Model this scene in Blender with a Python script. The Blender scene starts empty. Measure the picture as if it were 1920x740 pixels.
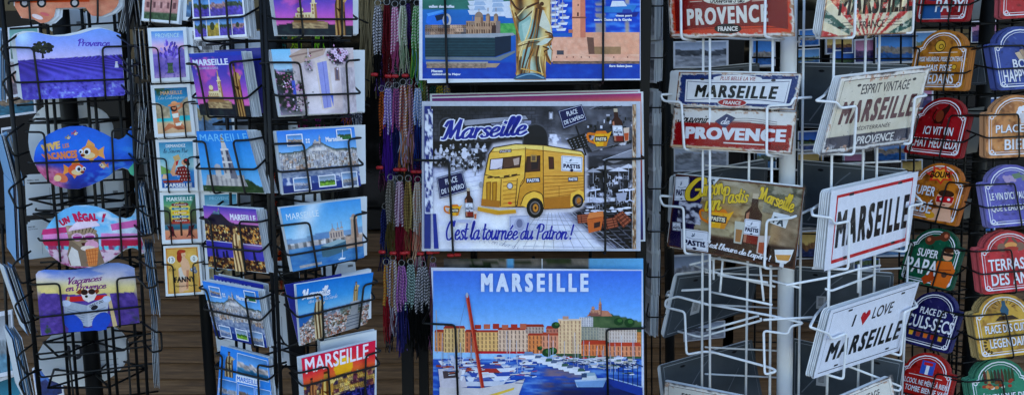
import bpy, math, random
import numpy as np
from mathutils import Matrix, Vector
R = math.radians
random.seed(7)
SC = bpy.context.scene
COL = SC.collection
# ------------------------------------------------------------------ camera
F, CX, CY, PITCH = 1800.0, 960.0, 370.0, R(8.5)
EYE = np.array([0.0, 0.0, 1.55])
cam = bpy.data.cameras.new('camera')
cam.sensor_width = 36.0
cam.lens = 36.0 * F / 1920.0
cam.clip_start = 0.05
cam.clip_end = 500.0
cam_o = bpy.data.objects.new('camera', cam)
COL.objects.link(cam_o)
cam_o.location = EYE
cam_o.rotation_euler = (R(90) - PITCH, 0, 0)
SC.camera = cam_o
# ------------------------------------------------------------------ sky, sun, exposure
SUN_EL, SUN_AZ = R(50), R(35)          # azimuth clockwise from +Y: behind the shop, so the stand is in open shade
world = bpy.data.worlds.new('World')
SC.world = world
world.use_nodes = True
wn = world.node_tree.nodes
bg = wn['Background']
sky = wn.new('ShaderNodeTexSky')
sky.sky_type = 'NISHITA'
sky.sun_disc = False
sky.sun_elevation = SUN_EL
sky.sun_rotation = SUN_AZ
sky.air_density = 1.3
sky.dust_density = 0.6
sky.ozone_density = 1.4
world.node_tree.links.new(sky.outputs[0], bg.inputs[0])
bg.inputs[1].default_value = 0.13
sl = bpy.data.lights.new('sun', 'SUN')
sl.energy = 3.0
sl.angle = R(0.6)
sl.color = (1.0, 0.96, 0.9)
so = bpy.data.objects.new('sun', sl)
COL.objects.link(so)
sd = Vector((math.sin(SUN_AZ) * math.cos(SUN_EL), math.cos(SUN_AZ) * math.cos(SUN_EL), math.sin(SUN_EL)))
so.rotation_euler = sd.to_track_quat('Z', 'Y').to_euler()
so.location = sd * 20
SC.view_settings.view_transform = 'Standard'
SC.view_settings.look = 'None'
SC.view_settings.exposure = 1.85
SC.view_settings.gamma = 1.0
SC.view_settings.use_curve_mapping = False
SC.render.engine = 'CYCLES'
SC.cycles.use_denoising = True
SC.cycles.max_bounces = 8
SC.cycles.diffuse_bounces = 3
SC.cycles.transparent_max_bounces = 12
# light that falls on the stand: printed inks = what the photograph shows / this
ILLUM = np.array([1.20, 1.22, 1.15])
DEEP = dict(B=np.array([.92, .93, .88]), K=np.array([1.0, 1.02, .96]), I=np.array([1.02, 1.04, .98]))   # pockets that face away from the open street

# ------------------------------------------------------------------ geometry helpers
_f = np.array([0, math.cos(PITCH), -math.sin(PITCH)])
_u = np.array([0, math.sin(PITCH), math.cos(PITCH)])
_r = np.array([1.0, 0, 0])

def rays(p):
    p = np.atleast_2d(np.asarray(p, float))
    return _f + np.outer((p[:, 0] - CX) / F, _r) + np.outer((CY - p[:, 1]) / F, _u)

def at(x, y, Y):
    d = rays((x, y))[0]
    return EYE + d * (Y / d[1])

def axes(a, t):
    ex = np.array([math.cos(a), -math.sin(a), 0])
    b = np.array([math.sin(a), math.cos(a), 0])
    ey = b * math.sin(t) + np.array([0, 0, 1]) * math.cos(t)
    return ex, ey, np.cross(ex, ey)

def hit(p, P0, n):
    d = rays(p)
    return EYE + d * (((P0 - EYE) @ n) / (d @ n))[:, None]

class Plane:
    """the flat sheet a card lies in: quad of photo corners, its distance and about which way it faces"""
    def __init__(s, quad, Y, yaw, tilt=5, free=12):
        quad = np.asarray(quad, float)
        s.quad = quad
        P0 = at(quad[:, 0].mean(), quad[:, 1].mean(), Y)
        best = None
        for da in np.linspace(-free, free, 9):
            for dt in np.linspace(-10, 10, 9):
                ex, ey, n = axes(R(yaw + da), R(tilt + dt))
                q = hit(quad, P0, n)
                e = [q[1] - q[0], q[2] - q[1], q[3] - q[2], q[0] - q[3]]
                L = [np.linalg.norm(v) for v in e]
                c = sum((e[i] @ e[(i + 1) % 4] / L[i] / L[(i + 1) % 4]) ** 2 for i in range(4))
                c += ((L[0] - L[2]) / (L[0] + L[2])) ** 2 * 6 + ((L[1] - L[3]) / (L[1] + L[3])) ** 2 * 6
                c += (da / 40) ** 2 + (dt / 30) ** 2
                if best is None or c < best[0]:
                    best = (c, n, q)
        s.n, q = best[1], best[2]
        s.P0 = P0
        s.X = (q[1] - q[0]) / np.linalg.norm(q[1] - q[0]) + (q[2] - q[3]) / np.linalg.norm(q[2] - q[3])
        s.X /= np.linalg.norm(s.X)
        s.Y = np.cross(s.n, s.X)
        s.q = s.loc3(q)[:, :2]
        s.W = (np.linalg.norm(s.q[1] - s.q[0]) + np.linalg.norm(s.q[2] - s.q[3])) / 2
        s.H = (np.linalg.norm(s.q[3] - s.q[0]) + np.linalg.norm(s.q[2] - s.q[1])) / 2
        s.M = Matrix(((s.X[0], s.Y[0], s.n[0], P0[0]), (s.X[1], s.Y[1], s.n[1], P0[1]), (s.X[2], s.Y[2], s.n[2], P0[2]), (0, 0, 0, 1)))
    def loc3(s, P):
        d = np.atleast_2d(P) - s.P0
        return np.stack([d @ s.X, d @ s.Y, d @ s.n], 1)
    def px(s, p):
        return s.loc3(hit(p, s.P0, s.n))[:, :2]
    def uv(s, p):
        p = np.atleast_2d(np.asarray(p, float))
        u, v = p[:, :1], p[:, 1:2]
        q = s.q
        return q[0] * (1 - u) * (1 - v) + q[1] * u * (1 - v) + q[2] * u * v + q[3] * (1 - u) * v
    def world(s, p2, z):
        p2 = np.atleast_2d(p2)
        return s.P0 + np.outer(p2[:, 0], s.X) + np.outer(p2[:, 1], s.Y) + np.outer(np.broadcast_to(z, len(p2)), s.n)

def mesh_obj(name, v, f, mat=None, parent=None, smooth=False, cols=None):
    me = bpy.data.meshes.new(name)
    v = np.asarray(v, float)
    me.from_pydata(v.tolist(), [], f)
    if cols is not None:
        ca = me.color_attributes.new('ink', 'FLOAT_COLOR', 'POINT')
        ca.data.foreach_set('color', np.c_[cols, np.ones(len(cols))].astype(np.float32).ravel())
    if mat:
        me.materials.append(mat)
    if smooth:
        me.polygons.foreach_set('use_smooth', [True] * len(me.polygons))
    me.update()
    o = bpy.data.objects.new(name, me)
    COL.objects.link(o)
    if parent is not None:
        o.parent = parent
        if parent.type == 'MESH' or parent.type == 'EMPTY':
            o.matrix_parent_inverse = Matrix.Identity(4)
    return o

def tag(o, label=None, cat=None, group=None, kind=None):
    for k, x in (('label', label), ('category', cat), ('group', group), ('kind', kind)):
        if x:
            o[k] = x
    return o

def thing(name, loc, label, cat, group=None):
    o = bpy.data.objects.new(name, None)
    COL.objects.link(o)
    o.empty_display_size = 0.05
    o.location = loc
    return tag(o, label, cat, group)

def wpart(name, v, f, mat, root, smooth=True, cols=None):
    """a part given in world coordinates under an unrotated Empty"""
    return mesh_obj(name, np.asarray(v) - np.array(root.location), f, mat, root, smooth, cols)

def fillet(P, r):
    out = [P[0]]
    for i in range(1, len(P) - 1):
        a, b, c = P[i - 1], P[i], P[i + 1]
        da, dc = a - b, c - b
        la, lc = np.linalg.norm(da), np.linalg.norm(dc)
        if la < 1e-6 or lc < 1e-6:
            continue
        k = min(r, la * .45, lc * .45)
        p, q = b + da / la * k, b + dc / lc * k
        for t in (0, .25, .5, .75, 1):
            out.append((1 - t) ** 2 * p + 2 * t * (1 - t) * b + t * t * q)
    out.append(P[-1])
    return np.array(out)

def tube(P, r, ns=7, closed=False, rr=None):
    P = np.asarray(P, float)
    n = len(P)
    T = np.zeros_like(P)
    T[1:-1] = P[2:] - P[:-2]
    T[0], T[-1] = P[1] - P[0], P[-1] - P[-2]
    if closed:
        T[0] = T[-1] = P[1] - P[-2]
    T /= np.linalg.norm(T, axis=1)[:, None] + 1e-12
    up = np.array([0.13, 0.9, 0.21])
    N = None
    v = []
    for i in range(n):
        if N is None:
            N = np.cross(T[i], up)
        N = N - T[i] * (N @ T[i])
        N /= np.linalg.norm(N) + 1e-12
        B = np.cross(T[i], N)
        rad = r if rr is None else rr[i]
        for k in range(ns):
            a = 2 * math.pi * k / ns
            v.append(P[i] + rad * (math.cos(a) * N + math.sin(a) * B))
    f = []
    for i in range(n - 1):
        for k in range(ns):
            f.append((i * ns + k, i * ns + (k + 1) % ns, (i + 1) * ns + (k + 1) % ns, (i + 1) * ns + k))
    if not closed:
        f.append(tuple(range(ns))[::-1])
        f.append(tuple((n - 1) * ns + k for k in range(ns)))
    return np.array(v), f

class MB:
    def __init__(s):
        s.v, s.f, s.c, s.n = [], [], [], 0
    def add(s, v, f, col=None):
        v = np.asarray(v, float)
        s.v.append(v)
        s.f += [tuple(i + s.n for i in q) for q in f]
        if col is not None:
            s.c.append(np.broadcast_to(col, (len(v), 3)))
        s.n += len(v)
        return s
    def wire(s, P, r, fr=.008, ns=7):
        P = [np.asarray(p, float) for p in P]
        return s.add(*tube(fillet(P, fr) if len(P) > 2 else np.array(P), r, ns))
    def box(s, lo, hi):
        x0, y0, z0 = lo
        x1, y1, z1 = hi
        v = [(x0, y0, z0), (x1, y0, z0), (x1, y1, z0), (x0, y1, z0), (x0, y0, z1), (x1, y0, z1), (x1, y1, z1), (x0, y1, z1)]
        return s.add(v, [(3, 2, 1, 0), (4, 5, 6, 7), (0, 1, 5, 4), (1, 2, 6, 5), (2, 3, 7, 6), (3, 0, 4, 7)])
    def build(s, name, mat, root, smooth=True):
        if not s.v:
            return None
        return wpart(name, np.concatenate(s.v), s.f, mat, root, smooth, np.concatenate(s.c) if s.c else None)

# ------------------------------------------------------------------ materials
def mat(name, col, rough=.5, metal=0, spec=.5, bump=0, bscale=200, var=0, vscale=30, coat=0, alpha=1):
    m = bpy.data.materials.new(name)
    m.use_nodes = True
    nt = m.node_tree
    b = nt.nodes['Principled BSDF']
    b.inputs['Base Color'].default_value = (*col, 1)
    b.inputs['Roughness'].default_value = rough
    b.inputs['Metallic'].default_value = metal
    b.inputs['Specular IOR Level'].default_value = spec
    b.inputs['Coat Weight'].default_value = coat
    b.inputs['Coat Roughness'].default_value = .15
    b.inputs['Alpha'].default_value = alpha
    tc = nt.nodes.new('ShaderNodeTexCoord')
    if var:
        nz = nt.nodes.new('ShaderNodeTexNoise')
        nz.inputs['Scale'].default_value = vscale
        nz.inputs['Detail'].default_value = 5
        mr = nt.nodes.new('ShaderNodeMapRange')
        mr.inputs[3].default_value = 1 - var
        mr.inputs[4].default_value = 1 + var
        mx = nt.nodes.new('ShaderNodeMix')
        mx.data_type = 'RGBA'
        mx.blend_type = 'MULTIPLY'
        mx.inputs[0].default_value = 1
        mx.inputs[6].default_value = (*col, 1)
        nt.links.new(tc.outputs['Object'], nz.inputs['Vector'])
        nt.links.new(nz.outputs[0], mr.inputs[0])
        nt.links.new(mr.outputs[0], mx.inputs[7])
        nt.links.new(mx.outputs[2], b.inputs['Base Color'])
    if bump:
        nz = nt.nodes.new('ShaderNodeTexNoise')
        nz.inputs['Scale'].default_value = bscale
        nz.inputs['Detail'].default_value = 3
        bp = nt.nodes.new('ShaderNodeBump')
        bp.inputs['Strength'].default_value = bump
        bp.inputs['Distance'].default_value = .01
        nt.links.new(tc.outputs['Object'], nz.inputs['Vector'])
        nt.links.new(nz.outputs[0], bp.inputs['Height'])
        nt.links.new(bp.outputs[0], b.inputs['Normal'])
    return m

def ink_mat(name, rough, spec=.45, bump=.06, bscale=14, grain=0.0):
    """ink laid by vertex colour; `grain` is the fine mottling of a printed photograph"""
    m = mat(name, (.5, .5, .5), rough, spec=spec, bump=bump, bscale=bscale)
    nt = m.node_tree
    b = nt.nodes['Principled BSDF']
    at_ = nt.nodes.new('ShaderNodeAttribute')
    at_.attribute_name = 'ink'
    src = at_.outputs['Color']
    if grain:
        tc = nt.nodes.new('ShaderNodeTexCoord')
        for sc, amt in ((90, grain), (620, grain * .9)):
            nz = nt.nodes.new('ShaderNodeTexNoise')
            nz.inputs['Scale'].default_value = sc
            nz.inputs['Detail'].default_value = 3
            nz.inputs['Roughness'].default_value = .7
            ct = nt.nodes.new('ShaderNodeMapRange')
            ct.inputs[1].default_value, ct.inputs[2].default_value = .3, .7
            ct.inputs[3].default_value, ct.inputs[4].default_value = 1 - amt, 1 + amt * .7
            mx = nt.nodes.new('ShaderNodeMix')
            mx.data_type, mx.blend_type = 'RGBA', 'MULTIPLY'
            mx.inputs[0].default_value = 1
            nt.links.new(tc.outputs['Object'], nz.inputs['Vector'])
            nt.links.new(nz.outputs[0], ct.inputs[0])
            nt.links.new(src, mx.inputs[6])
            nt.links.new(ct.outputs[0], mx.inputs[7])
            src = mx.outputs[2]
    nt.links.new(src, b.inputs['Base Color'])
    return m

M = dict(
    ink=ink_mat('card_ink', .3, .12, bump=.1, bscale=9, grain=.1), tin_ink=ink_mat('tin_ink', .32, .1, .1, 9, grain=.06), thread=ink_mat('thread', .85, .15, 0),
    paper=mat('paper', (.60, .64, .70), .6, var=.04), greyback=mat('bare_tin_back', (.2, .205, .2), .42, .35, var=.12, vscale=14, bump=.05, bscale=10),
    black=mat('black_wire', (.005, .005, .005), .45, spec=.22), pole=mat('black_pole', (.004, .004, .004), .5, spec=.2, var=.2, vscale=8),
    white=mat('white_wire', (.74, .75, .78), .35, spec=.3, var=.16, vscale=70), whitepole=mat('white_pole', (.80, .81, .84), .4, spec=.3, var=.12, vscale=26),
    mdf=mat('board_edge', (.24, .21, .18), .7), steel=mat('steel_ring', (.35, .35, .35), .3, 1.0), red=mat('red_plastic', (.42, .01, .015), .4),
    bright=mat('shade_lifted_paper', (.76, .80, .85), .6), tint=mat('blue_edge', (.16, .33, .58), .6), dusk=mat('dark_edge', (.10, .09, .13), .6),  # bright: the paper lightened to offset shade on cards in deep pockets
    dark=mat('dark_interior', (.012, .012, .013), .8), grey=mat('grey_card', (.26, .27, .29), .6, var=.08),
)
def film_mat():
    m = bpy.data.materials.new('clear_film')
    m.use_nodes = True
    nt = m.node_tree
    b = nt.nodes['Principled BSDF']
    b.inputs['Base Color'].default_value = (.9, .92, .94, 1)
    b.inputs['Roughness'].default_value = .12
    b.inputs['Specular IOR Level'].default_value = .5
    tr = nt.nodes.new('ShaderNodeBsdfTransparent')
    gl = nt.nodes.new('ShaderNodeBsdfGlossy')
    gl.inputs['Roughness'].default_value = .12
    ms = nt.nodes.new('ShaderNodeMixShader')
    tc = nt.nodes.new('ShaderNodeTexCoord')
    nz = nt.nodes.new('ShaderNodeTexNoise')
    nz.inputs['Scale'].default_value = 11
    nz.inputs['Detail'].default_value = 2
    nz.inputs['Distortion'].default_value = 1.5
    bp = nt.nodes.new('ShaderNodeBump')
    bp.inputs['Strength'].default_value = .22
    bp.inputs['Distance'].default_value = .02
    nt.links.new(tc.outputs['Object'], nz.inputs['Vector'])
    nt.links.new(nz.outputs[0], bp.inputs['Height'])
    nt.links.new(bp.outputs[0], gl.inputs['Normal'])
    fr = nt.nodes.new('ShaderNodeFresnel')
    fr.inputs[0].default_value = 1.4
    mt = nt.nodes.new('ShaderNodeMath')
    mt.operation = 'MULTIPLY_ADD'
    mt.inputs[1].default_value = .18
    mt.inputs[2].default_value = 0.0
    mt.use_clamp = True
    nt.links.new(fr.outputs[0], mt.inputs[0])
    mn = nt.nodes.new('ShaderNodeMath')
    mn.operation = 'MINIMUM'
    mn.inputs[1].default_value = .11
    nt.links.new(mt.outputs[0], mn.inputs[0])
    nt.links.new(mn.outputs[0], ms.inputs[0])
    nt.links.new(tr.outputs[0], ms.inputs[1])
    nt.links.new(gl.outputs[0], ms.inputs[2])
    nt.links.new(ms.outputs[0], nt.nodes['Material Output'].inputs[0])
    nt.nodes.remove(b)
    return m
M['film'] = film_mat()

# ------------------------------------------------------------------ noise for the printed pictures
def hsh(i, j, s=0):
    x = np.sin(np.asarray(i, float) * 127.1 + np.asarray(j, float) * 311.7 + s * 74.7) * 43758.5453
    return x - np.floor(x)
def vn(U, V, su, sv, s=0):
    x, y = U * su, V * sv
    i, j = np.floor(x), np.floor(y)
    a, b = x - i, y - j
    a, b = a * a * (3 - 2 * a), b * b * (3 - 2 * b)
    return (hsh(i, j, s) * (1 - a) + hsh(i + 1, j, s) * a) * (1 - b) + (hsh(i, j + 1, s) * (1 - a) + hsh(i + 1, j + 1, s) * a) * b
def fbm(U, V, su, sv, s=0, o=4):
    r, w = 0, .5
    for k in range(o):
        r = r + w * vn(U, V, su * 2 ** k, sv * 2 ** k, s + k)
        w *= .5
    return r / (1 - .5 ** o)
def st(a, b, x):
    t = np.clip((x - a) / (b - a), 0, 1)
    return t * t * (3 - 2 * t)
def A3(c):
    return np.asarray(c, float)
def mix(a, b, t):
    t = np.asarray(t)[..., None]
    return A3(a) * (1 - t) + A3(b) * t
def ramp(t, *stops):
    """stops: (pos, colour)..."""
    c = np.broadcast_to(A3(stops[0][1]), (*np.shape(t), 3))
    for (p0, c0), (p1, c1) in zip(stops, stops[1:]):
        c = mix(c, c1, np.clip((t - p0) / (p1 - p0), 0, 1))
    return c
def lin(c):
    c = np.clip(A3(c) / 255.0, 0, 1)
    return np.where(c <= .04045, c / 12.92, ((c + .055) / 1.055) ** 2.4)
def ink(c, ill=None):
    """ink albedo for a colour seen in the photograph: glossy sheen taken off, print contrast and saturation restored"""
    x = np.clip(A3(c) / 255.0, 0, 1)
    x = x * .74 + (x * x * (3 - 2 * x)) * .26
    g = x.mean(-1, keepdims=True)
    x = np.clip(g + (x - g) * 1.04, 0, 1)
    return np.clip((lin(x * 255) - .006) / (ILLUM if ill is None else ill), 0.002, .9)
def city(U, V, nu, nv, s, pal, win=.45, dk=.55):
    """rows of little house fronts with windows"""
    j = np.floor(V * nv)
    x = U * nu + hsh(j, 3, s) * 5
    i = np.floor(x + .35 * np.sin(j * 3.1))
    pal = A3(pal)
    c = pal[(hsh(i, j, s) * len(pal)).astype(int) % len(pal)]
    sh = .75 + .5 * hsh(i * 1.7, j, s + 5)
    fx, fy = x * 3.0 - np.floor(x * 3.0), V * nv * 2.2 - np.floor(V * nv * 2.2)
    w = (np.abs(fx - .5) < win / 2) & (np.abs(fy - .5) < .27)
    c = c * sh[..., None]
    return np.where(w[..., None], c * dk, c)
# ------------------------------------------------------------------ lettering
GL = {
 'a': (1.15, [[(.9,.85),(.55,1),(.12,.6),(.15,.1),(.5,.02),(.85,.5),(.92,.95)], [(.92,1),(.82,.3),(.95,.02),(1.2,.2)]]),
 'c': (.95, [[(.85,.8),(.6,1),(.15,.65),(.15,.15),(.5,0),(.95,.25)]]),
 'd': (1.15, [[(.9,.85),(.55,1),(.12,.6),(.15,.1),(.5,.02),(.85,.5),(.92,.95)], [(1.02,2),(.86,.4),(.95,.02),(1.2,.2)]]),
 'e': (.95, [[(.05,.4),(.6,.55),(.75,.85),(.5,1),(.15,.65),(.15,.15),(.5,0),(.95,.28)]]),
 'h': (1.05, [[(.15,0),(.3,1),(.5,1.9),(.35,2),(.2,1.2),(.1,0)], [(.12,.4),(.5,.95),(.75,.85),(.7,.2),(.85,0),(1.1,.2)]]),
 'i': (.48, [[(.2,1),(.12,.25),(.25,0),(.5,.2)], [(.27,1.38),(.30,1.5)]]),
 'l': (.52, [[(0,.3),(.35,1.2),(.5,1.85),(.35,2),(.2,1.4),(.15,.3),(.3,0),(.55,.2)]]),
 'n': (1.05, [[(.15,1),(.1,0)], [(.12,.5),(.5,1),(.75,.85),(.68,.2),(.85,0),(1.1,.2)]]),
 'o': (.98, [[(.5,1),(.12,.6),(.18,.08),(.55,.02),(.85,.5),(.6,1),(.5,1)], [(.6,.98),(.8,.85),(1,.9)]]),
 'p': (1., [[(.2,1),(.05,-.9)], [(.15,.7),(.5,1),(.85,.6),(.6,.05),(.2,.1)]]),
 'q': (1.05, [[(.9,.85),(.55,1),(.12,.6),(.15,.1),(.5,.02),(.85,.5)], [(.92,1),(.8,-.9)]]),
 'r': (.72, [[(.15,1),(.1,0)], [(.12,.5),(.4,.95),(.7,.92)]]),
 's': (.78, [[(.7,.85),(.45,1),(.2,.75),(.55,.4),(.55,.08),(.2,0),(.02,.15)]]),
 't': (.6, [[(.3,1.7),(.15,.3),(.3,0),(.55,.2)], [(0,1.1),(.6,1.15)]]),
 'u': (1.1, [[(.12,1),(.1,.2),(.35,0),(.75,.5),(.85,1)], [(.85,1),(.78,.2),(.9,0),(1.1,.2)]]),
 'v': (1., [[(.05,1),(.35,0),(.5,.05),(.85,.9),(1,.95)]]),
 'M': (1.8, [[(0,.1),(.3,.2),(.5,1.9)], [(.5,1.9),(.75,.2)], [(.75,.2),(1.35,1.95)], [(1.35,1.95),(1.4,.3),(1.55,0),(1.8,.2)], [(.5,1.9),(.2,1.85),(.05,1.4)]]),
 'C': (1.25, [[(1.2,1.5),(1,1.95),(.5,1.8),(.1,.9),(.3,.1),(.8,0),(1.25,.4)]]),
 'P': (1.15, [[(.45,1.9),(.3,0)], [(0,1.4),(.4,1.95),(1.1,1.8),(1.05,1.1),(.4,.9)]]),
 'G': (1.4, [[(1.2,1.5),(1,1.95),(.5,1.8),(.1,.9),(.3,.1),(.8,0),(1.2,.4),(1.25,.9)], [(.75,.92),(1.35,.95)]]),
 'V': (1.2, [[(0,1.7),(.3,1.95),(.5,.05)], [(.5,.05),(1.1,1.6),(1.4,1.95)]]),
 'S': (1.1, [[(1,1.6),(.7,2),(.3,1.6),(.8,.9),(.7,.1),(.2,0),(0,.4)]]),
 'L': (1.05, [[(.9,1.7),(.6,2),(.4,1.4),(.3,.3),(0,.05),(.5,.1),(1.1,0)]]),
 "'": (.35, [[(.15,1.95),(.05,1.45)]]), '!': (.5, [[(.25,2),(.15,.6)], [(.12,.02),(.14,.14)]]), ',': (.4, [[(.15,.1),(.02,-.3)]]), ' ': (.5, []),
}
GL['é'] = (GL['e'][0], GL['e'][1] + [[(.45, 1.25), (.75, 1.65)]])
GL['ç'] = (GL['c'][0], GL['c'][1] + [[(.5, 0), (.6, -.3), (.35, -.4)]])

def spline(P, k=5):
    P = np.asarray(P, float)
    if len(P) < 3:
        return np.array([P[0] + (P[-1] - P[0]) * t for t in np.linspace(0, 1, 3)])
    Q = np.vstack([2 * P[0] - P[1], P, 2 * P[-1] - P[-2]])
    out = []
    for i in range(len(P) - 1):
        a, b, c, d = Q[i:i + 4]
        for t in np.arange(k) / k:
            out.append(.5 * (2 * b + (c - a) * t + (2 * a - 5 * b + 4 * c - d) * t * t + (3 * b - a - 3 * c + d) * t ** 3))
    out.append(P[-1])
    return np.array(out)

def script_strokes(s, slant=.22):
    x, out = 0, []
    for ch in s:
        adv, sts = GL.get(ch, GL[' '])
        for q in sts:
            p = spline(np.array(q, float) + (x, 0))
            p[:, 0] += p[:, 1] * slant
            out.append(p)
        x += adv
    return out

def stroke_poly(p, w, thin=.5):
    d = np.gradient(p, axis=0)
    L = np.linalg.norm(d, axis=1) + 1e-9
    d /= L[:, None]
    ww = w * (thin + (1 - thin) * np.abs(d[:, 1:2]))
    nrm = np.c_[-d[:, 1], d[:, 0]]
    p = p.copy()
    p[0] -= d[0] * w * .3
    p[-1] += d[-1] * w * .3
    a, b = p + nrm * ww / 2, p - nrm * ww / 2
    v = np.vstack([a, b])
    n = len(p)
    return v, [(i, i + 1, n + i + 1, n + i) for i in range(n - 1)]

_font = {}
def font_mesh(s, sp=1.0, shear=0.0):
    k = (s, sp, shear)
    if k not in _font:
        c = bpy.data.curves.new('lettering', 'FONT')
        c.body, c.space_character, c.shear = s, sp, shear
        c.resolution_u = 3
        o = bpy.data.objects.new('lettering', c)
        me = bpy.data.meshes.new_from_object(o)
        v = np.array([x.co[:2] for x in me.vertices]) if len(me.vertices) else np.zeros((1, 2))
        f = [tuple(p.vertices) for p in me.polygons]
        bpy.data.meshes.remove(me)
        bpy.data.objects.remove(o)
        bpy.data.curves.remove(c)
        _font[k] = (v, f)
    return _font[k]

class Art:
    """a printed picture: flat shapes of ink laid one over the other on a card; coordinates are fractions of the card
    (v downwards) or, with px=True, points of the photograph carried onto the card's plane"""
    def __init__(s, pl, px=False, outline=None, ill=None):
        s.ill = ill
        s.pl, s.m = pl, (pl.px if px else pl.uv)
        s.z, s.V, s.Fc, s.C, s.n = 2e-4, [], [], [], 0
        s.ispx = px
        s.out = None if outline is None else np.asarray(outline, float)
        s.sc = pl.H if not px else pl.H / (np.linalg.norm(pl.quad[3] - pl.quad[0]))
        s.hold = False
    def add(s, p2, faces, col, mapped=False):
        p = p2 if mapped else s.m(p2)
        n = len(p)
        s.V.append(np.c_[p, np.full(n, s.z)])
        s.Fc += [tuple(i + s.n for i in q) for q in faces]
        s.C.append(np.broadcast_to(ink(col, s.ill), (n, 3)))
        s.n += n
        if not s.hold:
            s.z += 9e-6
        return s
    def poly(s, p, col):
        p = np.asarray(p, float)
        return s.add(p, [tuple(range(len(p)))], col)
    def rect(s, x0, y0, x1, y1, col):
        return s.poly([(x0, y0), (x1, y0), (x1, y1), (x0, y1)], col)
    def ell(s, x, y, rx, ry, col, n=18, rot=0, a0=0, a1=360):
        t = np.radians(np.linspace(a0, a1, n, endpoint=(a1 - a0) < 360))
        c, q = np.cos(t) * rx, np.sin(t) * ry
        r = R(rot)
        return s.poly(np.c_[x + c * math.cos(r) - q * math.sin(r), y + c * math.sin(r) + q * math.cos(r)], col)
    def line(s, p, w, col, closed=False, smooth=False):
        p = np.asarray(p, float)
        if closed:
            p = np.vstack([p, p[:1]])
        p = s.m(spline(p) if smooth else p)
        w = w * s.sc
        d = np.gradient(p, axis=0)
        if closed:
            d[0] = d[-1] = (p[1] - p[0]) / np.linalg.norm(p[1] - p[0]) + (p[-1] - p[-2]) / np.linalg.norm(p[-1] - p[-2])
        d /= np.linalg.norm(d, axis=1)[:, None] + 1e-12
        nr = np.c_[-d[:, 1], d[:, 0]] * w / 2
        n = len(p)
        return s.add(np.vstack([p + nr, p - nr]), [(i, i + 1, n + i + 1, n + i) for i in range(n - 1)], col, True)
    def ras(s, fn, nx, ny, x0=0, y0=0, x1=1, y1=1):
        """a photographic area: fn(U, V) -> colours, blended smoothly between grid points"""
        u = np.linspace(0, 1, nx + 1)
        if s.out is not None:
            o = s.out
            x0, x1 = o[:, 0].min(), o[:, 0].max()
            y0, y1 = o[:, 1].min(), o[:, 1].max()
            e = (x1 - x0) * .002
            xs = x0 + e + u * (x1 - x0 - 2 * e)
            nxt = np.roll(o, -1, 0)
            lo, hi = np.full(nx + 1, np.inf), np.full(nx + 1, -np.inf)
            for (ax, ay), (bx, by) in zip(o, nxt):
                k = (xs >= min(ax, bx)) & (xs <= max(ax, bx)) & (abs(bx - ax) > 1e-9)
                t = (xs[k] - ax) / ((bx - ax) or 1)
                y = ay + t * (by - ay)
                lo[k] = np.minimum(lo[k], y)
                hi[k] = np.maximum(hi[k], y)
        else:
            xs = x0 + u * (x1 - x0)
            lo, hi = np.full(nx + 1, y0), np.full(nx + 1, y1)
        v = np.linspace(0, 1, ny + 1)
        X = np.repeat(xs[None], ny + 1, 0)
        Yy = lo[None] + v[:, None] * (hi - lo)[None]
        U, V = (X - x0) / (x1 - x0), (Yy - y0) / (y1 - y0)
        c = np.clip(fn(U, V), 0, 255).reshape(-1, 3)
        w = nx + 1
        f = [(j * w + i, j * w + i + 1, (j + 1) * w + i + 1, (j + 1) * w + i) for j in range(ny) for i in range(nx)]
        return s.add(np.c_[X.ravel(), Yy.ravel()], f, c)
    def shape(s, out, fn, nx, ny):
        keep, s.out = s.out, np.asarray(out, float)
        s.ras(fn, nx, ny)
        s.out = keep
        return s
    def box(s, b):
        """(x0,y0,x1,y1) or four corners TL,TR,BR,BL"""
        if len(b) == 4 and np.ndim(b[0]) == 0:
            x0, y0, x1, y1 = b
            b = [(x0, y0), (x1, y0), (x1, y1), (x0, y1)]
        return np.asarray(b, float)
    def into(s, v, bb, b):
        q = s.box(b)
        u = ((v[:, 0] - bb[0]) / (bb[2] - bb[0]))[:, None]
        t = ((bb[3] - v[:, 1]) / (bb[3] - bb[1]))[:, None]
        return q[0] * (1 - u) * (1 - t) + q[1] * u * (1 - t) + q[2] * u * t + q[3] * (1 - u) * t
    def text(s, body, b, col, bold=.022, shear=0, outline=None, sp=1.0):
        """lettering fitted to a box; weight is built up by overprinting, wider than it is tall as in condensed bold type"""
        w = max(0.0, bold) * 1.7
        v, f = font_mesh(body, sp + 1.5 * w, shear)
        bb = (v[:, 0].min() - w, v[:, 1].min() - w * .6, v[:, 0].max() + w, v[:, 1].max() + w * .6)
        if outline:
            for dx, dy in ((-1, -1), (1, -1), (-1, 1), (1, 1)):
                s.add(s.into(v + (dx * (w + outline[1]), dy * (w * .6 + outline[1])), bb, b), f, outline[0])
        sh = [(-1, -1), (1, -1), (-1, 1), (1, 1), (0, 0)] if w > .012 else [(0, 0)]
        if w > .035:
            sh += [(0, 1), (0, -1), (-1, 0), (1, 0)]
        for dx, dy in sh:
            s.add(s.into(v + (dx * w, dy * w * .6), bb, b), f, col)
        return s
    def script(s, body, b, col, w=.26, outline=None, slant=.22, thin=.5):
        sts = script_strokes(body, slant)
        al = np.vstack(sts)
        bb = (*al.min(0), *al.max(0))
        for k in ((0, 1) if outline else (1,)):
            for p in sts:
                v, f = stroke_poly(p, w if k else w + outline[1], thin if k else .75)
                s.add(s.into(v, bb, b), f, col if k else outline[0])
        return s
    def build(s, parent, m, name='printed_picture'):
        o = mesh_obj(name, np.concatenate(s.V), s.Fc, m, parent, False, np.concatenate(s.C))
        return o

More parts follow.
